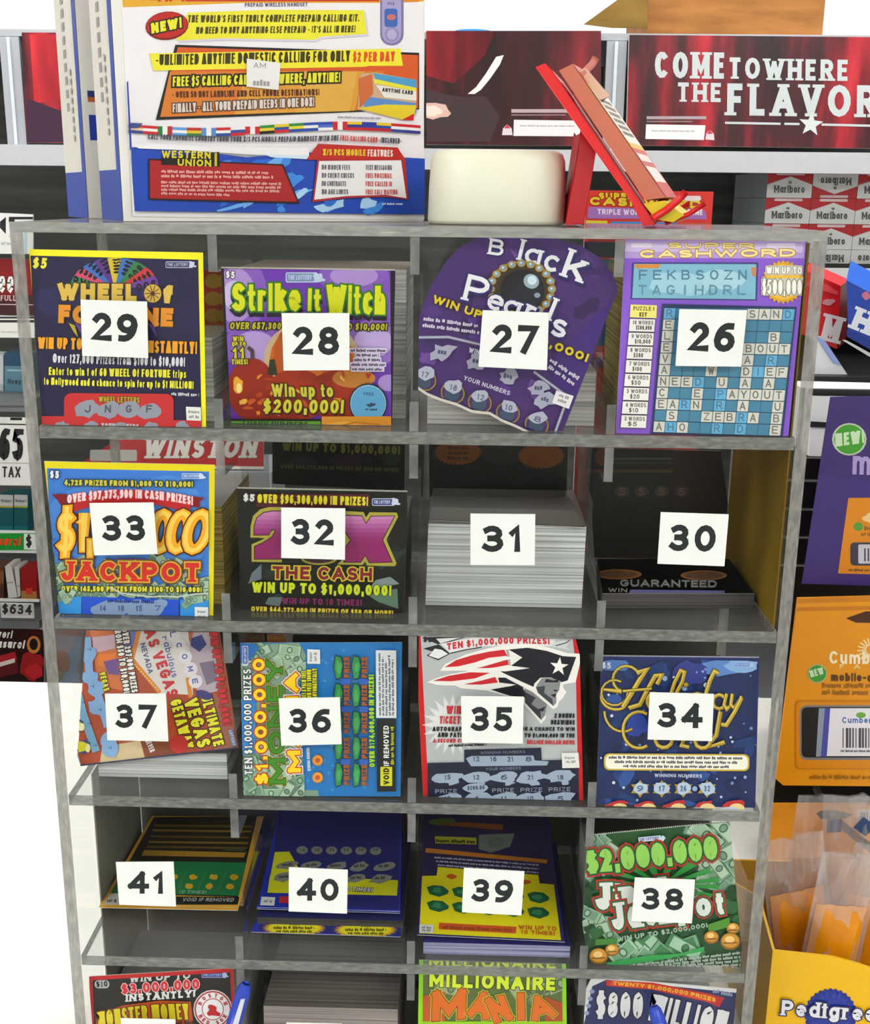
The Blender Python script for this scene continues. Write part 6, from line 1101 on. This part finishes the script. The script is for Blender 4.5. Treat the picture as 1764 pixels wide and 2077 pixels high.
# ------------------------------------------------------------------ cigarette cartons
X0 = at(1553, 410, 1.62).x; cw, chh = .0845, .0468; zr3 = at(1700, 557, 1.62).z
sh = empty('carton_shelf', (X0 + .2, 1.8, zr3 - .03), 'dark wire shelf carrying the red and white cartons', 'shelf')
mb = MB(); mb.box(X0 - .06, 1.7, 1.60, 1.985, zr3 - .012, zr3 - .0005, M('1C1C1E')); mb.build('shelf_board', sh); mb = MB(); mb.box(X0 - .06, 1.7, 1.594, 1.5995, zr3 - .05, zr3 + .022, M('141416')); mb.box(X0 - .06, 1.7, 1.592, 1.5938, zr3 - .045, zr3 + .014, M('D8DADC')); mb.build('price_rail', sh)
RC, WC = 'B41620', 'D6D8D8'
pos = ['first', 'second', 'third', 'fourth']; rowsn = ['top', 'second', 'third', 'bottom']
for r in range(4):
    for c in range(3):
        z0 = zr3 + (3 - r) * (chh + .0006); x0 = X0 + c * (cw + .0008); flip = (r == 0 and c == 1) or r == 3
        t = empty('cigarette_carton', (x0 + cw / 2, 1.76, z0), 'red and white cigarette carton, %s row of its stack, %s column%s' % (rowsn[r], pos[c], ', upside down' if flip else ''), 'carton', 'cigarette cartons stacked on the shelf')
        mb = MB(); mb.box(x0, x0 + cw, 1.62, 1.9, z0, z0 + chh, M(RC, .35), (M('A8B0B4', .35), M(RC, .35), M(RC, .35))); mb.build('carton_body', t)
        def q(u, v): return (u, 1 - v) if flip else (u, v)
        a = MB(); k = 0
        def po_(pts, col):
            global k
            k += 1; a.face([Vector((x0 + cw * u, 1.6198 - k * .0002, z0 + chh * v)) for u, v in [q(*p) for p in pts]], M(col, .35))
        po_([(0, 0), (1, 0), (1, .52), (.5, .84), (0, .52)], WC); po_([(.2, .88), (.8, .88), (.82, .93), (.8, .985), (.2, .985), (.18, .93)], 'D8C2C4'); po_([(0, .52), (.5, .84), (.5, .81), (0, .48)], 'C2C4C6')
        a.build('front_print', t)
        tb = Art((Vector((0, 1.6185, 0)), Vector((0, -1, 0))), (0, 0, 1), 1e-4)
        def tp(u, v): u, v = (1 - u, 1 - v) if flip else (u, v); d = ROT.transposed() @ (Vector((x0 + cw * u, 1.6185, z0 + chh * v)) - CAM); return (CX + FPX * d.x / -d.z, CY - FPX * d.y / -d.z)
        p0, p1, p2 = tp(.16, .2), tp(.84, .2), tp(.16, .5); hh = math.hypot(p2[0] - p0[0], p2[1] - p0[1])
        tb.T('Marlboro', *p0, *p1, hh * .95, '3E4448', .16, slab=True); po2 = tp(.5, .6); tb.blob(*po2, 4, 3, '6A6E72', 2); tb.build('printed_name', t)
# ------------------------------------------------------------------ tilted sample packs, right of the case
def pack_box(label, pts, Yd, c_front, c_side, c_top, dv, name):
    """pts: pixel corners of the front (tl tr br bl); dv: depth vector"""
    P = [at(*p, Yd) for p in pts]; t = empty('cigarette_pack', ((P[2].x + P[3].x) / 2, Yd, min(P[2].z, P[3].z)), label, 'pack', 'large cigarette packs right of the case')
    mb = MB(); mb.hexa(P + [p + dv for p in P], [M(c_front, .35), M(c_side, .35), M(c_top, .35), M(c_side, .35), M(c_side), M(c_side)]); mb.build('pack_body', t); return t  # darker side and lighter top colours put face shading into the pack
Y6 = 1.42
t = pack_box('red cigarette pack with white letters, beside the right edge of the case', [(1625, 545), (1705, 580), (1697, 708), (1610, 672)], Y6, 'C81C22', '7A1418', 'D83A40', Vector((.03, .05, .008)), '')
a = Art(plane_y(Y6 - .0006), K6, 8e-5); a.T('LM', 720, 1265, 958, 1325, 200, 'DCD4D8', .26, slab=True); a.P([(700, 880), (960, 960), (960, 935), (880, 880), (760, 850)], 'D84A50'); a.blob(890, 1010, 60, 30, 'D08890', 3); a.build('front_print', t)
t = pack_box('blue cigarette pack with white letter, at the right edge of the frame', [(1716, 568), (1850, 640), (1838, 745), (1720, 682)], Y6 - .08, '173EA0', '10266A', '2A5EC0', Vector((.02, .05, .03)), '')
a = Art(plane_y(Y6 - .0806), K6, 8e-5); a.T('H', 1050, 1205, 1190, 1262, 170, 'D2D6E2', .3, slab=True); a.P([(1030, 1215), (1400, 1380), (1400, 1480), (1026, 1270)], '122E86'); a.blob(1175, 965, 40, 34, 'B86A84', 3); a.build('front_print', t)
sb = empty('sample_shelf', (at(1720, 760, 1.45).x, 1.6, at(1720, 740, 1.45).z), 'black shelf and white tilted price card below the sample packs', 'shelf')
za = at(1700, 715, Y6).z
mb = MB(); xa = at(1600, 715, 1.4).x; mb.box(xa, 1.3, 1.325, 1.985, za - .05, za - .03, M('0E0E10')); mb.build('shelf_board', sb)
mb = MB(); P = [at(*p, 1.355) for p in ((1650, 685), (1672, 690), (1745, 800), (1640, 800))]; mb.prism(P, Vector((0, .003, 0)), M('DCE0E6', .4)); tag(mb.build('price_card', sb), 'white slanted card'); mb = MB(); P = [at(*p, 1.352) for p in ((1655, 682), (1672, 690), (1706, 742), (1690, 736))]; mb.prism(P, Vector((0, .002, 0)), M('8A9EDA', .4)); mb.build('blue_stripe', sb)
mb = MB(); P = [at(*p, 1.35) for p in ((1708, 690), (1716, 690), (1764, 716), (1790, 735), (1764, 724))]; mb.prism(P, Vector((0, .003, 0)), M('E2E4E6')); mb.build('white_rail', sb)
mb = MB(); mb.box(xa, 1.3, 1.285, 1.32, at(1700, 1180, 1.3).z, za - .051, M('0C0D0D', .6)); tag(mb.build('lower_panel', sb), 'black panel')
# ------------------------------------------------------------------ left: price tags and packs on the shelves
def panel(name, label, cat, fr, q, col, Y, t=.004, back='C8C8C6', group=None):
    a = Art(plane_y(Y), fr, 8e-5); a.base(q, col, t, back); return a
WL = 'E2E2DE'; PGX = 'price tags on the left-hand shelves'
a = panel('', '', '', K5, [(-120, 18), (135, 30), (135, 192), (-120, 190)], WL, 1.52); a.P([(0, 60), (24, 40), (24, 110), (0, 85)], '1A1A20'); a.R(36, 40, 60, 62, '1A1A20'); a.R(60, 40, 135, 50, '1A1A20'); a.R(36, 118, 60, 122, '9AA8B4'); a.greek(5, 152, 60, 154, 10, 'A8B0B4', 3); a.R(70, 60, 130, 180, 'D8D8D4'); a.R(100, 60, 112, 190, 'A8C4D0'); tag(a.build('price_tag'), 'white price tag with black blocks, topmost at left edge', 'price tag', PGX)
RED3 = ramp_mat('dark_red_card', [(.3, '3A080C'), (.5, '8A1218'), (.7, 'B81E22')], (3, 1, 6), 3, .35)
a = panel('', '', '', K5, [(-120, 205), (140, 215), (140, 440), (-120, 438)], RED3, 1.53); a.R(-120, 360, 140, 440, '3A0C10'); a.T('Cheer', -80, 344, 80, 350, 88, 'ECEAE8', .3, '6A0C10', .05); a.T('FC FULL', -40, 382, 66, 384, 22, 'D8A8A8', .2, slab=True); a.L([(-120, 396), (140, 400)], 3, 'D8C8C8'); tag(a.build('brand_card'), 'dark red card with white lettering left of the case', 'card')
a = panel('', '', '', K5, [(-120, 440), (140, 448), (140, 535), (-120, 533)], WL, 1.528); a.R(-120, 448, 140, 456, '26262A'); a.R(-120, 462, 140, 472, '26262A'); a.greek(5, 512, 110, 514, 5, 'B0B0AC', 2); tag(a.build('price_tag'), 'white strip with two black lines below the dark red card', 'price tag', PGX)
def lpack(label, q, cols, Y=1.58, txt=None, fr=K5, dv=.05):
    P = [at(*p_, Y) for p_ in gq(fr, q)]; t = empty('cigarette_pack', ((P[2].x + P[3].x) / 2, Y + dv / 2, min(P[2].z, P[3].z)), label, 'pack', 'cigarette packs on the left-hand shelves')
    mb = MB(); D = Vector((0, dv, 0)); mb.hexa(P + [p_ + D for p_ in P], M(cols[0], .35)); mb.build('pack_body', t)
    a = Art((Vector((0, Y - .0005, 0)), Vector((0, -1, 0))), fr, 8e-5); a.clip = q; H = lambda u, v: tuple(q[0][i] + (q[1][i] - q[0][i]) * u + (q[3][i] - q[0][i]) * v for i in (0, 1))
    for u0, v0, u1, v1, c_ in cols[1]: a.Q(H(u0, v0), H(u1, v0), H(u1, v1), H(u0, v1), c_)
    if txt: a.T(txt[0], *H(txt[1], txt[2]), *H(txt[3], txt[2]), txt[4], txt[5], .2)
    a.build('front_print', t)
lpack('pale white-blue cigarette pack at the left edge above the ledge', [(-90, 600), (14, 606), (14, 772), (-90, 770)], ('C2C8CA', [(0, .7, 1, .8, 'A8B4B8')]), txt=('Menthol', .3, .9, .95, 14, '8A9498'))
lpack('teal blue cigarette pack beside the case, above the ledge', [(18, 596), (130, 600), (130, 776), (18, 772)], ('3E5E70', [(0, 0, 1, .3, '1E4A6A'), (0, .3, 1, 1, '5A8496'), (.1, .38, .9, .42, '9AB8C4')]), txt=('Newport', .12, .72, .9, 22, '2E4A58'))
a = panel('', '', '', K5, [(-120, 780), (140, 784), (140, 838), (-120, 836)], '6E7274', 1.5, .3, '55585A'); a.R(-120, 812, 140, 820, '4A4C4E'); tag(a.build('shelf_ledge'), 'grey metal ledge under the pale packs at left', 'shelf')
a = panel('', '', '', K5, [(-120, 858), (140, 862), (140, 1140), (-120, 1136)], WL, 1.5); a.R(-120, 860, 30, 884, 'D8DAD8'); a.R(42, 850, 90, 872, '101214'); a.L([(-120, 886), (140, 890)], 5, '1E2A24'); a.L([(-120, 1044), (140, 1048)], 3, 'A8A8A4'); a.T('65', -6, 1032, 94, 1036, 128, '1A1A1C', .22); a.T('$6', -110, 1032, -25, 1032, 128, '1A1A1C', .22); a.T('+ TAX', -22, 1104, 84, 1106, 44, '2A2A2C', .15); tag(a.build('price_tag'), 'white price tag reading 65 with TAX below', 'price tag', PGX)
for i, x in enumerate((-1, 58)): lpack(('teal cigarette pack with white cap, %s of the row under the 65 tag' % ('left one', 'right one')[i]), [(x, 1176), (x + 55, 1178), (x + 57, 1328), (x, 1326)], ('1E5A60', [(0, 0, 1, .3, 'C8CCCA'), (0, .3, 1, .35, 'A8A83A'), (0, .35, 1, 1, '17565C'), (0, .85, 1, 1, '1E6E74')]), txt=('Newport', .1, .2, .9, 12, '6A706E'))
a = panel('', '', '', K5, [(-120, 1322), (150, 1326), (150, 1416), (-120, 1412)], '158A2E', 1.5); a.R(-120, 1322, 150, 1334, 'D2D6D2'); a.R(-120, 1404, 150, 1416, 'C8CCC8'); a.Q((98, 1336), (150, 1338), (150, 1402), (98, 1400), 'D8DCD8'); a.T('Pleasure!', -85, 1382, 82, 1385, 36, 'E0481E', .24, shear=.15); a.T('$', 106, 1390, 130, 1390, 48, '2A2C2A', .2); tag(a.build('shelf_strip'), 'green strip with orange lettering at the left edge', 'shelf strip')
lpack('brown cigarette pack under the green strip at left edge', [(-70, 1470), (16, 1476), (14, 1606), (-70, 1600)], ('5A3A2A', [(0, .1, 1, .5, '7A4E34'), (0, .6, 1, .9, '4A2E22')]))
lpack('white cigarette pack between the brown and red packs, leaning', [(20, 1470), (46, 1466), (72, 1596), (34, 1600)], ('D2CECA', [(0, .5, 1, .55, 'A8A4A0')]))
lpack('narrow white cigarette pack next to the red pack', [(58, 1476), (78, 1474), (84, 1590), (74, 1596)], ('C8C4C2', [(0, .6, 1, .64, 'A09C98')]))
lpack('red cigarette pack with gold foot beside the case edge', [(84, 1478), (150, 1482), (150, 1612), (88, 1608)], ('9A1418', [(0, .7, 1, 1, 'A8783A'), (.3, .6, .7, .8, 'C83A30')]))
a = panel('', '', '', K5, [(-120, 1600), (160, 1606), (160, 1616), (-120, 1612)], 'DCDCD8', 1.52); tag(a.build('shelf_strip'), 'thin white strip under the leaning packs', 'shelf strip')
a = panel('', '', '', K5, [(0, 1620), (136, 1624), (140, 1682), (4, 1680)], 'B8B8B4', 1.505); a.T('$634', 8, 1662, 130, 1668, 40, '26262A', .2); a.Q((6, 1670), (140, 1672), (140, 1690), (6, 1688), 'C8C6C4'); tag(a.build('price_tag'), 'grey price tag reading $634', 'price tag', PGX)
a = panel('', '', '', K5, [(-120, 1690), (160, 1694), (160, 1726), (-120, 1722)], '6A6C6E', 1.51, .2, '55585A'); tag(a.build('shelf_ledge'), 'grey metal ledge below the $634 tag', 'shelf')
a = panel('', '', '', K5, [(-120, 1722), (180, 1728), (180, 1972), (-120, 1968)], ramp_mat('black_red_promo', [(.35, '0E0608'), (.55, '2A080C'), (.75, '5A0E14')], (5, 1, 5), 4, .35), 1.515); a.T('Flavor!', -60, 1760, 48, 1764, 32, 'ECE8E4', .26, shear=.15); a.T('Pleasure!', -70, 1800, 98, 1806, 34, 'ECE8E4', .26, shear=.15)
a.P([(-20, 1840), (62, 1818), (70, 1850), (-20, 1880)], 'A81C24'); a.P([(-20, 1880), (70, 1850), (76, 1905), (-20, 1930)], '5A1016'); a.P([(0, 1862), (60, 1845), (62, 1862), (0, 1880)], 'D8CCC8'); a.E(138, 1790, 28, 36, 'C87A3A'); a.E(138, 1788, 17, 24, '14080A'); a.blob(130, 1880, 60, 66, '9A141C', 4); a.blob(140, 1900, 40, 40, 'B81E26', 5); a.P([(-120, 1955), (180, 1962), (180, 1972), (-120, 1968)], 'B8B4B2'); tag(a.build('promotion_card'), 'black and red promotional card at the left, above the white counter', 'card')
# red strip with white letters seen through the case, and slips beside it
a = Art(plane_y(1.45), H1, 6e-5); a.base([(640, 300), (900, 122), (2050, 100), (2050, 330), (640, 318)], 'A81C26', .003, clip=False); a.T('WINSTON', 1105, 266, 1980, 262, 158, 'D2CCC6', .24, '6A5A50', .03, shear=.25, slab=True); a.P([(680, 318), (2050, 330), (2050, 352), (680, 340)], 'D0C8C4'); a.RR(700, 200, 1065, 288, 14, 'A8A4A0'); tag(a.build('brand_strip'), 'red strip with slanted white letters seen through the second row', 'sign')
st_ = empty('sign_post', (at(430, 930, 1.5).x, 1.5, zbase), 'plain support rail behind the red strip', 'rail'); mb = MB(); z9 = at(430, 953, 1.45).z; mb.box(at(300, 930, 1.5).x, at(560, 930, 1.5).x, 1.44, 1.6, zbase + .0005, z9 - .001, M('8A8D90')); mb.build('rail_body', st_)
# ------------------------------------------------------------------ right: wire rack of gift cards
rk = empty('wire_card_rack', (at(1700, 1700, .42).x, .44, CT), 'black wire rack holding the gift cards right of the case', 'rack')
WB = M('101112', .4, .5)
xr0, xr1 = at(1600, 1100, .4).x, at(1600, 1100, .4).x + .34
mb = MB(); mb.box(xr0 + .012, xr1, .418, .425, CT + .001, at(1700, 930, .42).z, M('0A0B0C', .6)); mb.build('back_panel', rk)
z_t = at(1700, 796, .39).z
mb = MB(); mb.tube([Vector((at(1640, 796, .39).x, .39, z_t)), Vector((xr1, .39, z_t))], .0035, WB); mb.build('top_bar', rk, True)
for i, py in enumerate((975, 1033, 1090, 1147)):
    z = at(1640, py, .41).z; mb = MB(); mb.tube([Vector((xr0 - .012, .41, z)), Vector((xr1, .41, z))], .0016, M('7A7C7E', .3, .6, metal=.6)); mb.build('wire', rk, True)
for x in (xr0 + .004, xr0 + .12, xr0 + .25, xr1 - .01):
    mb = MB(); mb.tube([Vector((x, .414, CT + .001)), Vector((x, .414, z_t))], .0022, WB); mb.build('post', rk, True)
wb = empty('white_bin', (at(1700, 860, .6).x, .6, at(1700, 900, .6).z), 'white plastic tray edge behind the purple gift card', 'tray')
mb = MB(); A_ = [at(*p, .6) for p in ((1648, 800), (1900, 806), (1900, 932), (1640, 925))]; mb.prism(A_, Vector((0, .1, 0)), M('E2E6EA', .4)); mb.build('tray_wall', wb)
mb = MB(); A_ = [at(*p, .597) for p in ((1645, 855), (1690, 858), (1690, 868), (1643, 866))]; mb.prism(A_, Vector((0, .002, 0)), M('1A1B1C')); mb.build('slot', wb)
mb = MB(); A_ = [at(1640, 925, .6), at(1900, 932, .6)]; mb.box(A_[0].x + .02, A_[1].x, .61, .69, CT + .0005, min(A_[0].z, A_[1].z) - .0005, M('141516')); tag(mb.build('pedestal', wb), 'dark pedestal')
def card(label, px, Y, col, t=.0012, lean=3, name='gift_card'):
    pl = tilt_plane(at(*px[-1], Y), lean); a = Art(pl, (0, 0, 1), 2.5e-5); a.base(px, col, t, col); return a
G_ = 'gift cards on the wire rack'
a = card('', [(1684, 805), (1920, 800), (1900, 1192), (1626, 1184)], .37, '3E2A78'); a.P([(1684, 805), (1920, 800), (1920, 1000), (1660, 960)], '3A276E')
a.E(1722, 891, 35, 33, 'B8C8B0'); a.E(1722, 891, 31, 30, '3E9A2A'); a.T('NEW!', 1694, 906, 1752, 898, 26, 'C2E0B8', .3, shear=.1); a.T('mobile', 1728, 962, 1890, 968, 50, 'A898D0', .17)
a.P([(1720, 1010), (1900, 1008), (1900, 1168), (1699, 1163)], 'DC8A12'); a.blob(1770, 1050, 24, 16, 'ECC890', 3); a.E(1740, 1068, 10, 9, '5A9A3A'); a.greek(1752, 1075, 1830, 1077, 8, '8A5A1A', 2); a.greek(1745, 1086, 1830, 1088, 6, '8A5A1A', 3)
a.RR(1724, 1100, 1860, 1147, 8, '3A3A44'); a.RR(1740, 1104, 1850, 1143, 3, 'C8C8D8')
for i in range(12): a.R(1752 + i * 7, 1112, 1755 + i * 7, 1138, '3A3A4A')
a.greek(1720, 1158, 1800, 1159, 5, '8A5A1A', 4); tag(a.build('gift_card'), 'purple gift card with green NEW dot and orange panel', 'gift card', G_)
OR = 'E0940E'
a = card('', [(1618, 1214), (1920, 1206), (1900, 1596), (1588, 1593), (1573, 1580)], .33, OR, .004, 2); a.P([(1618, 1214), (1920, 1206), (1920, 1216), (1616, 1224)], 'C87E0C'); a.P([(1612, 1232), (1920, 1226), (1920, 1234), (1611, 1240)], 'C47A0A')
a.P([(1715, 1254), (1755, 1240), (1800, 1240), (1850, 1256), (1800, 1264), (1735, 1263)], '4A2410')
for i in range(9): an = 100 + i * 20; a.L([(1764 + 8 * math.cos(R_(an)), 1318 - 8 * math.sin(R_(an))), (1764 + 26 * math.cos(R_(an)), 1320 - 26 * math.sin(R_(an)))], 3, 'F0D8A0')
a.T('Cumberland', 1681, 1346, 1860, 1348, 26, 'F2E4C0', .2); a.T('FARMS', 1702, 1356, 1840, 1356, 9, 'F0D8A0', .2, gap=1.2)
a.E(1657, 1366, 20, 19, 'A8B88A'); a.E(1657, 1366, 18, 17, '3E9434'); a.T('NEW', 1644, 1374, 1671, 1366, 14, 'C2E0B8', .3)
a.T('mobile-card', 1685, 1381, 1800, 1383, 17, '5A3A10', .24); a.greek(1667, 1394, 1800, 1395, 9, '9A6410', 2); a.greek(1667, 1408, 1800, 1409, 9, '9A6410', 3)
a.RR(1612, 1420, 1900, 1560, 10, 'C67C0C'); a.RR(1615, 1424, 1900, 1557, 8, 'D88A0E'); a.RR(1621, 1430, 1890, 1541, 14, '7A7A80'); a.RR(1625, 1434, 1886, 1536, 10, '17171A'); a.Q((1660, 1436), (1684, 1436), (1678, 1534), (1654, 1534), '8A9AB0'); a.Q((1672, 1436), (1684, 1436), (1677, 1534), (1664, 1534), '4A50A8'); a.Q((1683, 1436), (1860, 1436), (1860, 1533), (1676, 1533), 'E2E4EE')
a.T('Cumberland', 1707, 1466, 1800, 1466, 12, '4A6AB0', .2); a.E(1745, 1450, 10, 6, '6AA84A'); [a.R(1708 + i * 6.5, 1476, 1708 + i * 6.5 + (2 + (i * 7) % 4), 1516, '4A4A52') for i in range(20)]; a.greek(1704, 1524, 1790, 1524, 4, '6A6A74', 4); a.greek(1642, 1578, 1790, 1579, 7, '9A6410', 5)
tag(a.build('gift_card'), 'orange gift card with phone and barcode picture, middle of the rack', 'gift card', G_)
a = card('', [(1562, 1632), (1920, 1632), (1920, 1900), (1540, 1900)], .36, OR, .004, 0); a.P([(1655, 1650), (1665, 1644), (1695, 1643), (1731, 1652), (1715, 1660), (1664, 1661)], '14100C'); a.Q((1737, 1642), (1800, 1640), (1800, 1690), (1735, 1685), 'D0CCC8'); [a.R(1745 + i * 6, 1648, 1748 + i * 6, 1680, '6A6660') for i in range(8)]
tag(a.build('gift_card'), 'orange card with a hanging slot behind the clear bags', 'gift card', G_)
hk = at(1684, 1654, .36); mb = MB(); mb.tube([hk + Vector((0, .05, .002)), hk + Vector((0, -.002, 0)), at(1770, 1724, .24), at(1795, 1740, .22)], .0038, WB); mb.build('hook', rk, True)
# ------------------------------------------------------------------ yellow counter display box of treats
Yf = .06; f0, f1 = at(1558, 1990, Yf).x + .001, at(1558, 1990, Yf).x + .19; ztl = at(1563, 1928, Yf).z; zc2 = CT + .0006
YL = M('E0AE04', .4); YLD = M('D8A408', .45); db = empty('treat_display_box', ((f0 + f1) / 2, Yf + .07, CT), 'yellow cardboard counter box with blue rosette and white lettering', 'display box')
def zpx(px, py): return at(px, py, Yf).z
mb = MB(); top = [Vector((f0, Yf, ztl)), Vector((at(1690, 1941, Yf).x, Yf, zpx(1690, 1941))), Vector((at(1740, 1955, Yf).x, Yf, zpx(1740, 1955))), Vector((at(1790, 1972, Yf).x, Yf, zpx(1790, 1972))), Vector((f1, Yf, zpx(1790, 1990)))]
mb.prism([Vector((f0, Yf, zc2)), Vector((f1, Yf, zc2))] + top[::-1], Vector((0, .002, 0)), YL); mb.build('front_wall', db)
zbk = at(1545, 1862, Yf + .13).z
for x in (f0, f1 - .002):
    mb = MB(); mb.prism([Vector((x, Yf + .0021, zc2)), Vector((x, Yf + .0021, ztl)), Vector((x, Yf + .05, ztl + .012)), Vector((x, Yf + .14, zbk + .03)), Vector((x, Yf + .14, zc2))], Vector((.002, 0, 0)), YLD); mb.build('side_wall', db)
mb = MB(); mb.box(f0 + .0021, f1 - .0021, Yf + .138, Yf + .14, zc2, zbk + .05, YLD); mb.build('back_wall', db)
a = Art((Vector((0, Yf - .0003, 0)), Vector((0, -1, 0))), K4, 5e-5); a.S(1545, 1200, 30, 148, 138, '1A2A86'); a.S(1545, 1200, 30, 130, 112, '24389A'); a.E(1545, 1200, 100, 100, '1E308E')
for i in range(20): a.L([(1545 + 100 * math.cos(i * .314), 1200 + 100 * math.sin(i * .314)), (1545 + 138 * math.cos(i * .314), 1200 + 138 * math.sin(i * .314))], 3, '14206A')
a.T('Pedigree', 1268, 1196, 1790, 1232, 84, 'D0D2DC', .22, '2A2A50', .08, slab=True); a.build('front_print', db)
FILM = clear_mat('crinkled_film', (.93, .91, .92), 1.75, .09, cloud=.14, gray=.7); TREAT = ramp_mat('orange_pouch', [(.3, 'C87A0A'), (.6, 'E0920E'), (.8, 'ECA82A')], (20, 20, 20), 4, .35)
def pouch(label, px, Y, w, h, rz, ry, seed, sq):
    rd = random.Random(seed); c = at(*px, Y); t = empty('treat_pouch', (c.x, c.y, c.z - h / 2), label, 'pouch', 'clear treat pouches in the yellow box')
    nx, nz = 12, 14; Rm = Matrix.Rotation(R_(ry), 3, 'Y') @ Matrix.Rotation(R_(rz), 3, 'Z')
    def shell(k, zlo, zhi, m, nm, crinkle):
        mb = MB(); V = []
        nsd = {}
        for s_ in (-1, 1):
            for j in range(nz + 1):
                for i in range(nx + 1):
                    u, v = i / nx * 2 - 1, zlo + (zhi - zlo) * j / nz; bul = (1 - abs(u) ** 2.5) * (max(0, 1 - abs(2 * ((v - zlo) / (zhi - zlo) - .5)) ** 4) if k < 1 else max(.05, 1 - max(0, v - .1) ** .8))
                    n = crinkle * (math.sin(u * 7 + seed) * math.sin(v * 13 + seed * 2) + .7 * math.sin(u * 15 - v * 9 + seed)) * (1 - abs(u))
                    V.append(c + Rm @ Vector((u * w / 2 * k, s_ * (.013 * bul * k + .0004) + n, (v - .5) * h)))
        F = []; st = (nx + 1) * (nz + 1)
        for s_ in (0, 1):
            for j in range(nz):
                for i in range(nx):
                    a_ = s_ * st + j * (nx + 1) + i; q = (a_, a_ + 1, a_ + nx + 2, a_ + nx + 1); F.append(q if s_ == 0 else q[::-1])
        mb.mesh(V, F, m); return mb.build(nm, t, True)
    shell(1, 0, 1, FILM, 'film', .0045); shell(.86, .04, .66, TREAT, 'orange_contents', .0012)
    if sq:
        mb = MB(); p = c + Rm @ Vector((0, -.006, h * .36)); r = .0085; mb.prism([p + Rm @ Vector((r * math.cos(R_(an)), 0, r * math.sin(R_(an)))) for an in (sq, sq + 90, sq + 180, sq + 270)], Rm @ Vector((0, -.0006, 0)), M('2E4870', .4)); tag(mb.build('square_sticker', t), 'blue square sticker')
zo = lambda px, py, Y: None
pouch('clear pouch with blue square sticker, tallest at the back left of the box', (1662, 1800), .176, .062, .17, 6, 3, 3, 50)
pouch('clear pouch with tilted blue sticker behind the hook', (1742, 1802), .15, .062, .165, -8, -3, 5, 8)
pouch('crumpled clear pouch leaning at the left front corner of the box', (1620, 1858), .112, .05, .14, 8, -10, 8, 0)
pouch('clear pouch at the right edge of the frame, in the yellow box', (1766, 1870), .118, .055, .13, -6, 8, 11, 70)
pouch('clear pouch in the middle of the yellow box, orange contents showing', (1696, 1885), .086, .046, .13, 4, 5, 14, 0)
sc.view_settings.view_transform = 'Standard'; sc.view_settings.look = 'None'; sc.view_settings.exposure = 0.0; sc.view_settings.gamma = 1.0
w = bpy.data.worlds.new('world'); sc.world = w; w.use_nodes = True; w.node_tree.nodes['Background'].inputs[0].default_value = (.9, .92, .95, 1); w.node_tree.nodes['Background'].inputs[1].default_value = .2
cy_ = sc.cycles; cy_.use_denoising = True; cy_.transparent_max_bounces = 40; cy_.max_bounces = 7; cy_.diffuse_bounces = 3; cy_.glossy_bounces = 3; cy_.caustics_reflective = False; cy_.caustics_refractive = False; cy_.use_adaptive_sampling = True; cy_.adaptive_threshold = .015
